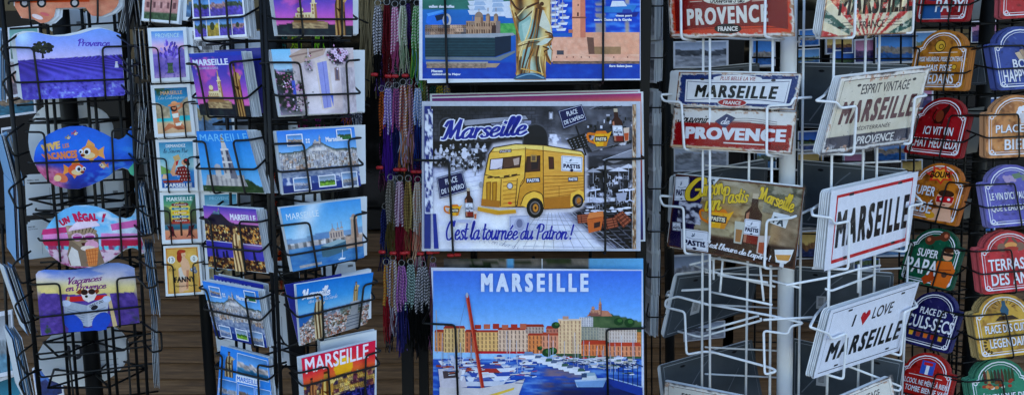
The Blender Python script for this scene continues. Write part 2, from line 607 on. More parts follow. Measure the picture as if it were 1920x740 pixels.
# ------------------------------------------------------------------ cards and signs
def slab(pts, th):
    n = len(pts)
    a = sum(pts[i][0] * pts[(i + 1) % n][1] - pts[(i + 1) % n][0] * pts[i][1] for i in range(n))
    if a < 0:
        pts = pts[::-1]
    v = np.vstack([np.c_[pts, np.zeros(n)], np.c_[pts, np.full(n, -th)]])
    f = [tuple(range(n)), tuple(range(2 * n - 1, n - 1, -1))]
    f += [(i, n + i, n + (i + 1) % n, (i + 1) % n) for i in range(n)]
    return v, f

CARDS = {}
def card(key, name, label, cat, quad, Y, yaw, art=None, tilt=5, th=.0007, mt='paper', inkm='ink', group=None, px=False, out=None,
         stack=0, gap=.0022, drift=(0, 0), stack_label=None, stack_group=None, free=12, corner=0, stack_mat=None, stack_name=None, jit=1.0):
    """one printed card (thing) with its picture (part); `stack` more of the same kind stand behind it, each a thing"""
    pl = Plane(quad, Y, yaw, tilt, free)
    if out is None:
        o2 = pl.uv([(0, 0), (1, 0), (1, 1), (0, 1)])
        if corner:
            c = corner
            ca, k = [], pl.W / pl.H
            for (cx, cy, a0) in ((c, c * k, 180), (1 - c, c * k, 270), (1 - c, 1 - c * k, 0), (c, 1 - c * k, 90)):
                for a in np.linspace(0, 90, 5):
                    ca.append((cx + c * math.cos(R(a0 + a)), cy + c * k * math.sin(R(a0 + a))))
            o2 = pl.uv(ca)
    else:
        o2 = (pl.px if px else pl.uv)(out)
    v, f = slab(o2, th)
    ob = mesh_obj(name, v, f, M[mt])
    ob.matrix_world = pl.M
    tag(ob, label, cat, group)
    if art:
        A = Art(pl, px, out, DEEP.get(key[0]))
        art(A)
        A.build(ob, M[inkm])
    rng = random.Random(hash(key) % 1000 if not isinstance(key, str) else sum(map(ord, key)))
    me2 = None
    for k in range(stack):
        if me2 is None:
            me2 = ob.data.copy() if stack_mat else ob.data
            if stack_mat:
                me2.materials.clear()
                me2.materials.append(M[stack_mat])
        c = bpy.data.objects.new(stack_name or name, me2)
        COL.objects.link(c)
        z = -(k + 1) * gap - th - rng.random() * gap * .3 * jit
        dx, dy = drift[0] * (k + 1) + rng.uniform(-.0015, .0015) * jit, drift[1] * (k + 1) + rng.uniform(-.002, .001) * jit
        rot = Matrix.Rotation(R(rng.uniform(-.6, .6) * jit), 4, 'Z')
        c.matrix_world = pl.M @ Matrix.Translation((dx, dy, z)) @ rot
        tag(c, stack_label, cat, stack_group)
    CARDS[key] = pl
    return pl
# ------------------------------------------------------------------ what is printed on the cards
def basilica(a, x, y, h, w, lit=(225, 205, 165), dk=(150, 120, 90), gold=(220, 180, 70)):
    """church on its hill: long nave, dome, tall bell tower with a gilded figure; foot at x,y, height h, width w"""
    P = lambda *q: [(x + w * i, y - h * j) for i, j in q]
    a.poly(P((-.6, 0), (-.58, .22), (.3, .22), (.3, 0)), dk)
    a.poly(P((-.5, .18), (-.5, .34), (.12, .36), (.12, .18)), lit)
    for k in range(5):
        a.poly(P((-.46 + .11 * k, .19), (-.46 + .11 * k, .28), (-.41 + .11 * k, .28), (-.41 + .11 * k, .19)), dk)
    a.poly(P((-.42, .34), (-.42, .46), (-.2, .46), (-.2, .34)), dk)
    a.ell(x - .31 * w, y - .46 * h, .12 * w, .08 * h, lit)
    a.poly(P((-.33, .52), (-.31, .6), (-.29, .52)), dk)
    a.poly(P((.08, .1), (.1, .66), (.3, .66), (.32, .1)), lit)
    a.poly(P((.22, .1), (.22, .66), (.3, .66), (.32, .1)), dk)
    for k in range(3):
        a.poly(P((.13, .3 + .13 * k), (.13, .39 + .13 * k), (.19, .39 + .13 * k), (.19, .3 + .13 * k)), dk)
    a.poly(P((.07, .66), (.07, .69), (.33, .69), (.33, .66)), lit)
    a.poly(P((.13, .69), (.14, .8), (.26, .8), (.27, .69)), lit)
    a.poly(P((.17, .8), (.185, 1), (.215, 1), (.23, .8)), gold)

def madonna(a, x, y, h, w, g=(205, 165, 95), d=(95, 62, 35), l=(245, 225, 175)):
    """gilded standing mother and child, foot at x,y"""
    P = lambda *q: [(x + w * i, y - h * j) for i, j in q]
    def fold(U, V):
        t = .5 + .5 * np.sin(U * 17 + 2.4 * np.sin(V * 3.2 + 1) + 2 * V)
        c = ramp(t + .25 * (fbm(U, V, 4, 6, 3) - .5), (.05, d), (.45, g), (.9, l))
        return mix(c, d, st(.75, 1, U) * .7)
    a.shape([(x + w * i, y - h * j) for i, j in ((-.42, 0), (-.4, .2), (-.3, .45), (-.42, .62), (-.3, .78), (-.14, .84), (.14, .84), (.34, .76), (.4, .6), (.3, .42), (.36, .18), (.42, 0))], fold, 14, 30)
    a.poly(P((-.36, .6), (-.1, .5), (.25, .52), (.3, .58), (-.1, .56)), d)
    a.ell(x - .08 * w, y - .9 * h, .13 * w, .065 * h, g)
    a.poly(P((-.2, .95), (-.2, 1), (.05, 1), (.05, .95)), d)
    a.ell(x + .26 * w, y - .76 * h, .13 * w, .06 * h, l)
    a.poly(P((.2, .7), (.1, .5), (.34, .5), (.36, .7)), g)
    a.poly(P((.36, .68), (.56, .76), (.54, .79), (.32, .73)), l)

def boat(a, x, y, w, hull=(225, 230, 240), top=(160, 175, 205), s=1):
    h = w * .35 * s
    a.poly([(x - w / 2, y - h * .5), (x + w * .55, y - h * .65), (x + w * .42, y), (x - w * .42, y)], hull)
    a.poly([(x - w * .25, y - h * .5), (x - w * .2, y - h), (x + w * .15, y - h), (x + w * .25, y - h * .55)], top)

def sea(U, V, c0, c1, s=1, k=60):
    return mix(c0, c1, np.clip(.5 + 1.3 * (fbm(U, V, 9, k, s) - .5) * 2 * .7, 0, 1))

def frames(a, cells, border=(235, 240, 248), w=.012):
    for i, (x0, y0, x1, y1, pal) in enumerate(cells):
        a.rect(x0 - w, y0 - w * 1.4, x1 + w, y1 + w * 1.4, border)
        a.ras(lambda U, V, p=pal, i=i: snap(U, V, i + 3, *p), 16, 12, x0, y0, x1, y1)

def snap(U, V, s, skyc, midc, lowc, h=.45):
    """a small view: sky, a broken skyline, foreground"""
    hz = h + .22 * (fbm(U, V * 0, 6, 1, s) - .5)
    c = ramp(V / h, (0, A3(skyc) * .8), (1, A3(skyc) * 1.05))
    b = mix(A3(midc) * .5, A3(midc) * 1.35, fbm(U, V, 14, 12, s + 1))
    g = mix(A3(lowc) * .6, A3(lowc) * 1.4, fbm(U, V, 9, 16, s + 2))
    c = np.where((V > hz)[..., None], b, c)
    return np.where((V > hz + .24)[..., None], g, c)

# --- rack of shaped cards
def art_beachcar(a):
    def f(U, V):
        sand = mix((205, 120, 95), (235, 165, 130), fbm(U, V, 12, 14, 3))
        c = ramp(V, (0, (120, 190, 235)), (.3, (215, 215, 225)))
        return np.where((V > .45)[..., None], sand, c)
    a.ras(f, 60, 40)
    a.poly([(36, -26), (70, -44), (130, -44), (165, -22), (168, 4), (30, 6)], (200, 78, 30))
    a.poly([(60, -28), (78, -40), (120, -40), (140, -26)], (70, 90, 110))
    a.poly([(30, -14), (168, -14), (166, -8), (30, -6)], (240, 190, 120))
    for x in (46, 78, 140):
        a.ell(x, 6, 9, 9, (30, 28, 28)); a.ell(x, 6, 5, 5, (190, 190, 190))
    a.ell(70, 32, 11, 4, (250, 225, 220), rot=20); a.ell(84, 27, 9, 3, (215, 110, 110), rot=15)

def art_lavender(a):
    def f(U, V):
        s = ramp(V / .42, (0, (125, 165, 250)), (.5, (150, 170, 250)), (1, (205, 195, 245)))
        s = mix(s, (200, 235, 255), .9 * np.exp(-((U - .07) ** 2 / .006 + (V - .12) ** 2 / .02)))  # glare at the card's upper left, put into the ink
        hz = .455 - .07 * U
        d = (V - hz) / (1 - hz)
        r = .5 + .5 * np.sin((U * 1.0 - d * 1.15) * 30 / (.35 + d * 1.3) + 6 * d)
        r = r * (1 - st(.3, .62, d))
        g = mix((98, 82, 205), (52, 40, 118), r)
        g = mix(g, (120, 125, 240), st(.1, .5, d) * .7 * fbm(U, V, 20, 10, 4))
        n = fbm(U, V, 34, 26, 8)
        g = mix(g, (160, 185, 250), st(.56, .8, n) * st(.45, .8, d))
        g = mix(g, (45, 45, 120), st(.42, .3, n) * st(.3, .7, d) * .6)
        g = mix(g, (70, 55, 140), st(.3, .05, U) * .6)
        return np.where((V > hz)[..., None], g, s)
    a.ras(f, 110, 76)
    a.poly([(.225, .4), (.232, .3), (.245, .3), (.25, .4)], (40, 35, 45))
    rr = random.Random(3)
    a.hold = True
    for k in range(60):
        t = rr.random() * 6.28
        q = rr.random() ** .5
        a.z += 3e-6
        a.ell(.24 + .1 * q * math.cos(t), .245 + .085 * q * math.sin(t) * (1 - .3 * abs(math.cos(t))), .02, .022, rr.choice([(38, 42, 34), (55, 58, 40), (30, 30, 34)]), 8)
    a.hold = False
    a.script('Provence', (.585, .115, .885, .225), (98, 72, 190), .3)
    a.poly([(.915, .56), (.925, .49), (.945, .49), (.955, .56)], (220, 225, 250))
    a.ell(.937, .475, .014, .012, (235, 225, 215), 10)

def fish(a, x, y, s, body, fin, eye=1, fl=1):
    P = lambda q: [(x + s * i * fl, y + s * j) for i, j in q]
    a.poly(P([(.5, -.1), (1.05, -.45), (1.0, 0), (1.1, .45), (.5, .15)]), fin)
    a.poly(P([(-.3, -.45), (-.1, -.95), (.35, -.6), (.4, -.3)]), fin)
    a.poly(P([(-.1, .4), (.15, .75), (.35, .4)]), fin)
    a.ell(x, y, .68 * s, .5 * s, body, rot=5 * fl)
    a.ell(x - .1 * s * fl, y + .2 * s, .5 * s, .24 * s, (235, 205, 150))
    a.ell(x - .5 * s * fl, y + .2 * s, .16 * s, .1 * s, (120, 40, 30))
    for ex, er in ((-.18, .25), (-.62, .16)):
        a.ell(x + ex * s * fl, y - .08 * s, er * s, er * s, (235, 238, 242), 14)
        a.ell(x + (ex - .04) * s * fl, y - .04 * s, er * .55 * s, er * .6 * s, (35, 25, 40), 12)

def art_fish(a):
    def f(U, V):
        c = ramp(V, (0, (38, 100, 205)), (.35, (40, 120, 225)), (.6, (30, 80, 200)), (1, (18, 40, 120)))
        c = mix(c, (95, 175, 245), .55 * st(.55, .75, fbm(U, V, 7, 9, 2)) * st(.3, .6, V))
        c = mix(c, (70, 150, 225), st(.72, .95, U) * .6 * st(.5, .7, fbm(U, V, 9, 14, 5)))
        k = st(.6, .75, V + .25 * (.3 - U)) * st(.42, .2, U)
        p = mix((165, 45, 95), (250, 170, 185), fbm(U, V, 44, 34, 9))
        c = mix(c, p, k * .95)
        c = mix(c, (60, 130, 210), st(.62, .8, V) * st(.45, .75, fbm(U, V, 16, 14, 11)) * st(.4, .6, U) * .8)
        c = mix(c, (150, 90, 190), st(.84, .94, V) * st(.5, .62, fbm(U, V, 30, 20, 12)) * st(.5, .6, U))
        return c
    a.ras(f, 96, 70)
    fish(a, 168, 286, 26, (238, 150, 75), (240, 165, 90))
    fish(a, 143, 318, 23, (228, 100, 60), (245, 150, 70), fl=-1)
    fish(a, 193, 310, 10, (205, 160, 110), (200, 120, 90))
    fish(a, 141, 250, 7, (150, 75, 110), (170, 90, 130), fl=-1)
    fish(a, 128, 258, 6, (140, 130, 110), (150, 140, 120), fl=-1)
    a.ell(115, 333, 13, 8, (225, 120, 85), rot=25); a.ell(108, 334, 7, 6, (245, 205, 150))
    a.text('VIVE', [(76, 272), (112, 264), (113, 278), (80, 287)], (235, 185, 110), .05)
    a.text('LES', [(117, 270), (129, 268), (130, 276), (118, 278)], (200, 135, 115), .03)
    a.text('VACANCES', [(77, 289), (144, 281), (145, 296), (84, 300)], (225, 135, 85), .045)
    a.poly([(240, 318), (250, 306), (255, 316), (250, 329), (245, 327)], (95, 190, 150))

def art_cat(a):
    def f(U, V):
        c = ramp(V, (0, (120, 185, 235)), (.3, (110, 190, 240)), (.5, (170, 215, 245)))
        c = mix(c, (235, 242, 252), st(.5, .7, fbm(U, V, 5, 7, 3)) * .8)
        d = V - .55
        um = (np.abs(d) < .1) & ((U < .28) | (U > .58))
        pk = mix((245, 150, 205), (190, 30, 80), st(.53, .57, V))
        c = np.where(um[..., None], pk, c)
        w = mix((110, 200, 220), (165, 60, 105), st(.5, .62, fbm(U, V, 30, 6, 6)))
        c = np.where((d > .1)[..., None], w, c)
        s = mix((225, 195, 205), (150, 70, 110), st(.52, .66, fbm(U, V, 22, 18, 8)))
        c = np.where((d > .16)[..., None], s, c)
        c = mix(c, (140, 40, 95), st(.8, 1, V) * st(.4, .1, U) * .7)
        return mix(c, (70, 160, 230), st(.9, 1, U) * st(.5, .2, V))
    a.ras(f, 96, 64)
    a.poly([(207, 420), (260, 411), (262, 424), (210, 432)], (225, 110, 175))
    a.poly([(80, 430), (128, 424), (126, 436), (78, 440)], (205, 60, 120))
    a.poly([(124, 424), (130, 455), (126, 478), (132, 498), (178, 500), (196, 492), (186, 465), (184, 440), (176, 430)], (135, 115, 95))
    a.poly([(134, 462), (128, 480), (134, 498), (152, 498), (146, 470)], (222, 215, 205))
    a.poly([(123, 423), (128, 446), (150, 462), (176, 452), (182, 432), (160, 420)], (165, 142, 115))
    a.poly([(123, 424), (126, 423), (138, 435), (128, 440)], (190, 165, 145))
    for k in range(7):
        a.poly([(134 + 7 * k, 426), (136 + 7 * k, 426), (136 + 6 * k, 437), (135 + 6 * k, 437)], (70, 55, 45))
    a.ell(158, 428, 30, 12, (248, 205, 228), rot=-10, a0=180, a1=360)
    a.ell(160, 426, 26, 15, (252, 225, 240), rot=-8, a0=180, a1=360)
    for x in (145, 168):
        a.ell(x, 444, 11, 7.5, (244, 190, 215)); a.ell(x, 444, 8.5, 5.5, (170, 45, 125))
    a.line([(134, 442), (152, 441), (162, 441), (178, 440)], 2, (244, 190, 215))
    a.ell(158, 447, 4, 3, (150, 60, 60)); a.poly([(152, 455), (164, 454), (162, 460), (155, 461)], (80, 30, 35))
    a.ell(172, 459, 13, 9, (240, 170, 195)); a.ell(165, 465, 14, 5, (250, 225, 205))
    a.poly([(160, 467), (185, 463), (182, 497), (166, 499)], (225, 140, 80))
    for k in range(4):
        a.line([(162 + 5.5 * k, 467), (169 + 3.6 * k, 497)], .9, (185, 95, 50)); a.line([(161, 471 + 7 * k), (184, 468 + 7 * k)], .9, (185, 95, 50))
    a.text('UN', [(109, 413), (128, 404), (132, 416), (117, 424)], (200, 25, 85), .05)
    a.text('RÉGAL', [(133, 396), (182, 396), (184, 414), (141, 416)], (205, 28, 88), .05)
    a.text('!', [(193, 400), (199, 400), (194, 416), (190, 416)], (200, 25, 85), .06)

def art_dog(a):
    def f(U, V):
        s = ramp(V / .42, (0, (120, 150, 215)), (.45, (215, 205, 215)), (.8, (250, 225, 150)), (1, (245, 215, 130)))
        s = mix(s, (90, 125, 205), st(.45, .7, fbm(U, V, 4, 10, 2)) * st(.3, .05, V))
        hz = .44 - .07 * np.abs(U - .4)
        g = mix((62, 45, 110), (125, 95, 180), fbm(U, V, 26, 24, 4))
        g = mix(g, (60, 85, 60), st(.55, .72, fbm(U, V, 18, 16, 7)) * st(.6, .9, V))
        g = mix(g, (150, 120, 205), st(.5, .6, V) * st(.6, .4, V) * .5)
        return np.where((V > hz)[..., None], g, s)
    a.ras(f, 96, 64)
    a.script('Vacances', [(128, 520), (191, 513), (191, 525), (128, 533)], (125, 42, 120), .34)
    a.script('en Provence', [(124, 533), (198, 527), (199, 540), (124, 546)], (125, 42, 120), .34)
    a.poly([(124, 556), (200, 552), (206, 560), (122, 566)], (205, 40, 45))
    a.poly([(200, 548), (205, 547), (220, 610), (212, 612)], (220, 190, 140)); a.poly([(126, 555), (131, 555), (126, 600), (120, 600)], (200, 165, 115))
    a.poly([(150, 546), (158, 541), (178, 540), (185, 545), (176, 562), (166, 566), (156, 561)], (235, 225, 215))
    a.poly([(142, 548), (150, 541), (156, 546), (150, 552)], (140, 65, 35)); a.poly([(178, 543), (184, 540), (186, 546), (180, 552)], (140, 65, 35))
    a.ell(158, 547, 7, 5.5, (130, 60, 35)); a.ell(172, 546, 7, 5.5, (130, 60, 35))
    a.ell(158, 547, 6, 4.6, (45, 20, 22)); a.ell(172, 546, 6, 4.6, (45, 20, 22)); a.ell(162, 555, 3, 2.5, (25, 20, 22))
    a.poly([(118, 562), (163, 572), (205, 553), (200, 600), (165, 612), (122, 600)], (190, 195, 205))
    a.poly([(118, 562), (163, 572), (165, 612), (122, 600)], (170, 178, 190))
    a.text('DAILY DOG', [(168, 571), (198, 559), (198, 564), (168, 576)], (55, 55, 70), .02)
    for k in range(5):
        a.line([(126, 578 + 4.5 * k), (158, 586 + 4.5 * k)], 1, (120, 128, 142)); a.line([(170, 585 + 4.5 * k), (198, 575 + 4.5 * k)], 1, (120, 128, 142))
    a.ell(177, 576, 7, 4, (40, 40, 50), rot=-20)
    a.ell(124, 568, 9, 6, (200, 210, 230)); a.ell(200, 560, 8, 6, (200, 210, 230))
    a.ell(137, 604, 22, 14, (40, 85, 190), rot=38); a.ell(190, 602, 20, 15, (40, 85, 190), rot=-45)
    a.poly([(128, 616), (200, 611), (200, 617), (128, 622)], (40, 85, 190))

# --- small art cards with white borders
def bordered(fn, m=.09):
    def g(a):
        a.rect(m, m * .72, 1 - m, 1 - m * .72, (200, 195, 200))
        fn(a, m, m * .72, 1 - m, 1 - m * .72)
    return g
def in_box(a, x0, y0, x1, y1):
    return lambda q: [(x0 + (x1 - x0) * u, y0 + (y1 - y0) * v) for u, v in q]

def _facade(a, x0, y0, x1, y1):
    def f(U, V):
        c = mix((165, 115, 110), (225, 175, 165), fbm(U, V, 16, 20, 2))
        c = mix(c, (80, 50, 55), ((np.abs((U * 5) % 1 - .5) < .2) & (np.abs((V * 5) % 1 - .55) < .3) & (V > .2) & (V < .85)) * .7)
        return mix(c, mix((40, 60, 40), (110, 130, 100), fbm(U, V, 20, 20, 5)), st(.84, .88, V))
    a.ras(f, 44, 60, x0, y0, x1, y1)
    p = in_box(a, x0, y0, x1, y1)
    for k in range(5):
        (cx, cy), = p([(.1 + .2 * k, .42)])
        a.ell(cx, cy, .07, .05, (240, 205, 195), 14, a0=180, a1=360); a.ell(cx, cy, .05, .035, (90, 55, 60), 14, a0=180, a1=360)
art_facade = bordered(_facade, .06)

def _bouquet(a, x0, y0, x1, y1):
    def f(U, V):
        c = ramp(V, (0, (95, 150, 205)), (.18, (165, 175, 225)), (.36, (245, 185, 205)), (.5, (150, 125, 195)), (.8, (110, 95, 170)), (1, (175, 150, 190)))
        c = mix(c, (115, 110, 180), (V > .5 - .16 * np.exp(-((U - .85) / .2) ** 2)) * (V < .55) * .8)
        return mix(c, (90, 70, 150), st(.55, .7, fbm(U, V, 16, 20, 4)) * st(.5, .6, V) * .7)
    a.ras(f, 40, 52, x0, y0, x1, y1)
    p = in_box(a, x0, y0, x1, y1)
    rr = random.Random(2)
    for k in range(46):
        t = rr.uniform(-1.15, 1.15)
        L = rr.uniform(.2, .52)
        (x, y), = p([(.52 + L * math.sin(t) * .75, .8 - .1 - L * math.cos(t))])
        a.ell(x, y, .028, .045, rr.choice([(112, 88, 190), (150, 125, 220), (80, 62, 150), (170, 150, 230)]), 8, rot=math.degrees(t))
    a.poly(p([(.42, .68), (.62, .68), (.57, .8), (.64, .9), (.4, .9), (.47, .8)]), (62, 85, 62))
    a.ras(lambda U, V: mix((45, 65, 50), (120, 140, 100), fbm(U, V, 9, 3, 1)), 10, 6, *p([(.44, .76)])[0], *p([(.6, .89)])[0])
    a.text('PROVENCE', (*p([(.13, .05)])[0], *p([(.87, .14)])[0]), (190, 225, 240), -.004)
art_bouquet = bordered(_bouquet)


def _calanque(a, x0, y0, x1, y1):
    def f(U, V):
        c = ramp(V, (0, (35, 105, 140)), (.2, (45, 135, 175)), (.42, (70, 140, 160)), (.5, (25, 150, 175)), (.72, (60, 190, 195)), (.76, (215, 185, 145)), (1, (200, 165, 130)))
        r = mix((110, 100, 80), (225, 205, 170), fbm(U, V, 12, 14, 3))
        c = np.where(((V > .3 + .35 * U) & (V < .66) & (U < .42))[..., None] | ((V > .75 - .55 * U) & (V < .62) & (U > .55))[..., None], r, c)
        return mix(c, (40, 75, 45), st(.3, .1, V + .5 * np.abs(U - .2)) * st(.4, .6, fbm(U, V, 14, 14, 7)))
    a.ras(f, 40, 52, x0, y0, x1, y1)
    p = in_box(a, x0, y0, x1, y1)
    sk, sd = (200, 125, 88), (160, 88, 60)
    a.poly(p([(.46, .52), (.64, .5), (.7, .6), (.66, .72), (.74, .84), (.52, .86), (.48, .7)]), sk)
    a.poly(p([(.62, .52), (.84, .42), (.8, .34), (.74, .36), (.74, .42), (.6, .46)]), sk)
    a.poly(p([(.5, .82), (.74, .8), (.86, .93), (.6, .94), (.44, .88), (.22, .95), (.14, .93), (.34, .78)]), sk)
    a.poly(p([(.48, .86), (.7, .86), (.8, .93), (.6, .94)]), sd)
    a.poly(p([(.46, .58), (.66, .56), (.66, .66), (.5, .67)]), (240, 235, 215)); a.poly(p([(.54, .79), (.74, .77), (.7, .84), (.56, .85)]), (240, 235, 215))
    (x, y), = p([(.54, .43)])
    a.ell(x, y + .02, .085, .07, (70, 38, 28)); a.ell(x + .01, y, .055, .05, sk); a.ell(x, y - .01, .06, .014, (30, 22, 25))
    a.ell(x + .01, y - .05, .16, .028, (222, 140, 95), rot=-8); a.ell(x + .02, y - .07, .08, .045, (235, 160, 110), a0=180, a1=360)
    a.text('MARSEILLE', (*p([(.18, .07)])[0], *p([(.84, .15)])[0]), (205, 165, 120), .012)
    a.script('Les Calanques', (*p([(.08, .17)])[0], *p([(.9, .28)])[0]), (175, 205, 205), .16)
art_calanque = bordered(_calanque)

def _soap(a, x0, y0, x1, y1):
    a.ras(lambda U, V: mix(ramp(V, (0, (60, 130, 165)), (.3, (130, 185, 195)), (.55, (185, 210, 200)), (.66, (40, 120, 180)), (1, (30, 100, 165))), (90, 170, 210), .3 * fbm(U, V, 6, 20, 1)), 36, 44, x0, y0, x1, y1)
    p = in_box(a, x0, y0, x1, y1)
    sk = (215, 155, 120)
    a.poly(p([(.0, .5), (.3, .62), (.28, .68), (0, .7)]), (120, 160, 90)); a.poly(p([(.02, .84), (.7, .82), (.62, .9), (.08, .92)]), (150, 60, 45)); a.poly(p([(.02, .8), (.2, .8), (.14, .7), (.06, .7)]), (225, 180, 140))
    a.poly(p([(.28, .66), (.44, .4), (.5, .42), (.42, .66), (.6, .62), (.6, .72), (.34, .74)]), sk)
    a.poly(p([(.42, .7), (.5, .55), (.72, .52), (.86, .62), (.9, .86), (.52, .86), (.58, .74)]), (120, 22, 32))
    a.hold = True
    for i in range(5):
        for j in range(4):
            (x, y), = p([(.5 + .085 * i + .03 * (j % 2), .6 + .075 * j)])
            a.ell(x, y, .013, .009, (230, 215, 205), 6)
    a.hold = False
    a.z += 9e-6
    (x, y), = p([(.72, .45)])
    a.ell(x, y, .075, .06, sk); a.ell(x + .05, y - .025, .075, .055, (55, 22, 22)); a.ell(x + .09, y + .03, .05, .04, (55, 22, 22)); a.ell(x + .06, y - .045, .05, .02, (170, 25, 35))
    a.poly(p([(.38, .32), (.56, .27), (.62, .38), (.44, .42)]), (200, 165, 110)); a.poly(p([(.47, .42), (.56, .4), (.5, .52), (.46, .5)]), (185, 40, 45))
    a.text('DEMANDEZ', (*p([(.2, .05)])[0], *p([(.78, .115)])[0]), (235, 240, 240), .012)
    a.script('le Savon Pur', (*p([(.12, .14)])[0], *p([(.86, .235)])[0]), (40, 60, 90), .2)
    a.text('72%', (*p([(.62, .25)])[0], *p([(.86, .32)])[0]), (160, 200, 215), .0)
    a.rect(x0, y1 - .1, x1, y1, (20, 90, 150)); a.text('MARSEILLE', (*p([(.08, .9)])[0], *p([(.92, .985)])[0]), (235, 240, 240), .02)
art_soap = bordered(_soap, .08)

def _signpost(a, x0, y0, x1, y1):
    def f(U, V):
        c = ramp(V, (0, (45, 120, 130)), (.2, (90, 150, 110)), (.4, (235, 200, 80)), (.52, (245, 150, 55)), (.62, (190, 60, 45)), (.68, (60, 120, 135)), (.76, (40, 100, 120)), (.8, (225, 150, 110)), (1, (200, 120, 95)))
        c = mix(c, (250, 215, 95), .8 * (((U - .5) / .38) ** 2 + ((V - .42) / .26) ** 2 < 1) * (V < .6))
        m = (V > .34 - .3 * st(.75, 1, U) - .1 * st(.3, 0, U)) & (V < .66) & ((U < .2) | (U > .78))
        return mix(c, (55, 85, 70), m * .8)
    a.ras(f, 40, 50, x0, y0, x1, y1)
    p = in_box(a, x0, y0, x1, y1)
    a.poly(p([(.48, .16), (.53, .16), (.54, .92), (.47, .92)]), (70, 45, 35))
    for k, (t, c) in enumerate((('Calanques', (120, 45, 60)), ('Vieux-Port', (60, 130, 140)), ('Le Panier', (225, 170, 40)), ('La Mer', (60, 120, 150)), ('Vieux-Port', (130, 45, 50)))):
        y = .19 + .088 * k
        a.poly(p([(.26, y), (.72, y - .01 + .02 * (k % 2)), (.79, y + .03), (.72, y + .065), (.27, y + .06), (.23, y + .03)]), c)
        a.text(t, (*p([(.32, y + .012)])[0], *p([(.7, y + .055)])[0]), (235, 225, 205), .012)
    for s in (-1, 1):
        a.poly(p([(.5 + s * .42, .68), (.5 + s * .24, .7), (.5 + s * .2, .92), (.5 + s * .3, .92)]), (110, 35, 50)); a.line(p([(.5 + s * .42, .68), (.5 + s * .16, .95)]), .018, (60, 25, 30)); a.line(p([(.5 + s * .24, .82), (.5 + s * .4, .96)]), .014, (60, 25, 30))
    a.text('MARSEILLE', (*p([(.1, .045)])[0], *p([(.9, .135)])[0]), (220, 240, 230), .014)
art_signpost = bordered(_signpost, .09)

def _fanny(a, x0, y0, x1, y1):
    a.ras(lambda U, V: mix((205, 150, 70), (235, 195, 110), fbm(U, V, 4, 6, 3)), 20, 26, x0, y0, x1, y1)
    p = in_box(a, x0, y0, x1, y1)
    a.line(p([(.03, .02), (.97, .02), (.97, .98), (.03, .98)]), .012, (170, 50, 40), closed=True)
    sk, sd = (232, 178, 140), (200, 135, 100)
    a.poly(p([(.4, .22), (.56, .2), (.68, .3), (.72, .45), (.66, .6), (.62, .95), (.5, .95), (.46, .98), (.34, .98), (.36, .7), (.34, .5), (.46, .42), (.42, .32)]), sk)
    a.poly(p([(.36, .46), (.44, .42), (.5, .6), (.62, .68), (.4, .7)]), (215, 205, 190)); a.poly(p([(.6, .5), (.68, .5), (.62, .9), (.56, .92)]), sd)
    (x, y), = p([(.52, .14)])
    a.ell(x - .05, y - .01, .11, .08, (150, 50, 30)); a.ell(x - .1, y + .08, .07, .09, (150, 50, 30)); a.ell(x + .02, y + .015, .062, .055, sk); a.ell(x - .01, y - .05, .1, .035, (175, 65, 40)); a.ell(x + .035, y + .035, .018, .008, (180, 40, 40), 8)
    for (u, t) in ((.16, '13'), (.86, '0')):
        (x, y), = p([(u, .26)])
        a.ell(x, y, .105, .075, (240, 232, 218)); a.text(t, (x - (.06 if len(t) > 1 else .03), y - .042, x + (.06 if len(t) > 1 else .03), y + .042), (70, 60, 60), .0)
    for i, (u, v) in enumerate(((.78, .5), (.87, .54), (.84, .47))):
        (x, y), = p([(u, v)])
        a.ell(x, y, .055, .042, (130, 135, 150)); a.ell(x - .012, y - .012, .02, .014, (200, 205, 215), 8)
    a.script('et une', (*p([(.06, .42)])[0], *p([(.28, .5)])[0]), (70, 50, 40), .2)
    a.text('FANNY', (*p([(.22, .64)])[0], *p([(.84, .76)])[0]), (40, 35, 38), .03)
    a.text('Pétanque de Marseille', (*p([(.24, .82)])[0], *p([(.9, .875)])[0]), (90, 55, 45), .01)
art_fanny = bordered(_fanny, .06)

def art_second(kind):
    def g(a, x0, y0, x1, y1):
        p = in_box(a, x0, y0, x1, y1)
        if kind == 'grey town':
            a.ras(lambda U, V: np.repeat((city(U, V, 9, 12, 3, [(150, 155, 165), (190, 195, 205), (110, 115, 125)])[..., :1]), 3, -1), 40, 50, x0, y0, x1, y1)
        elif kind == 'provence':
            a.ras(lambda U, V: ramp(V, (0, (70, 135, 160)), (.3, (150, 190, 205)), (.5, (130, 110, 180)), (1, (80, 65, 140))), 20, 30, x0, y0, x1, y1)
            a.text('PROVENCE', (*p([(.16, .05)])[0], *p([(.86, .12)])[0]), (150, 200, 220), -.004)
            a.rect(*p([(.2, .3)])[0], *p([(.6, .42)])[0], (225, 225, 235))
        else:
            a.ras(lambda U, V: snap(U, V, len(kind), (120, 175, 220), (150, 140, 110), (90, 120, 150)), 24, 30, x0, y0, x1, y1)
    return bordered(g, .09)

def roofs(a, x0, y0, x1, y1, n, seed, pal, w=.035, h=.06, shade=.62):
    """a crowd of little house blocks, far ones first"""
    rr = random.Random(seed)
    a.hold = True
    for k in range(n):
        a.z += 4e-6
        t = k / n
        x, y = rr.uniform(x0, x1), y0 + (y1 - y0) * t
        ww, hh = w * rr.uniform(.5, 1.3) * (.7 + .5 * t), h * rr.uniform(.5, 1.4) * (.7 + .5 * t)
        c = A3(rr.choice(pal)) * rr.uniform(.85, 1.05)
        a.rect(x, y - hh, x + ww, y, c)
        a.z += 2e-6
        a.rect(x + ww * .7, y - hh, x + ww, y, c * shade)
        for q in range(2):
            a.rect(x + ww * (.12 + .3 * q), y - hh * .75, x + ww * (.24 + .3 * q), y - hh * .45, c * .5)
    a.hold = False
    a.z += 9e-6
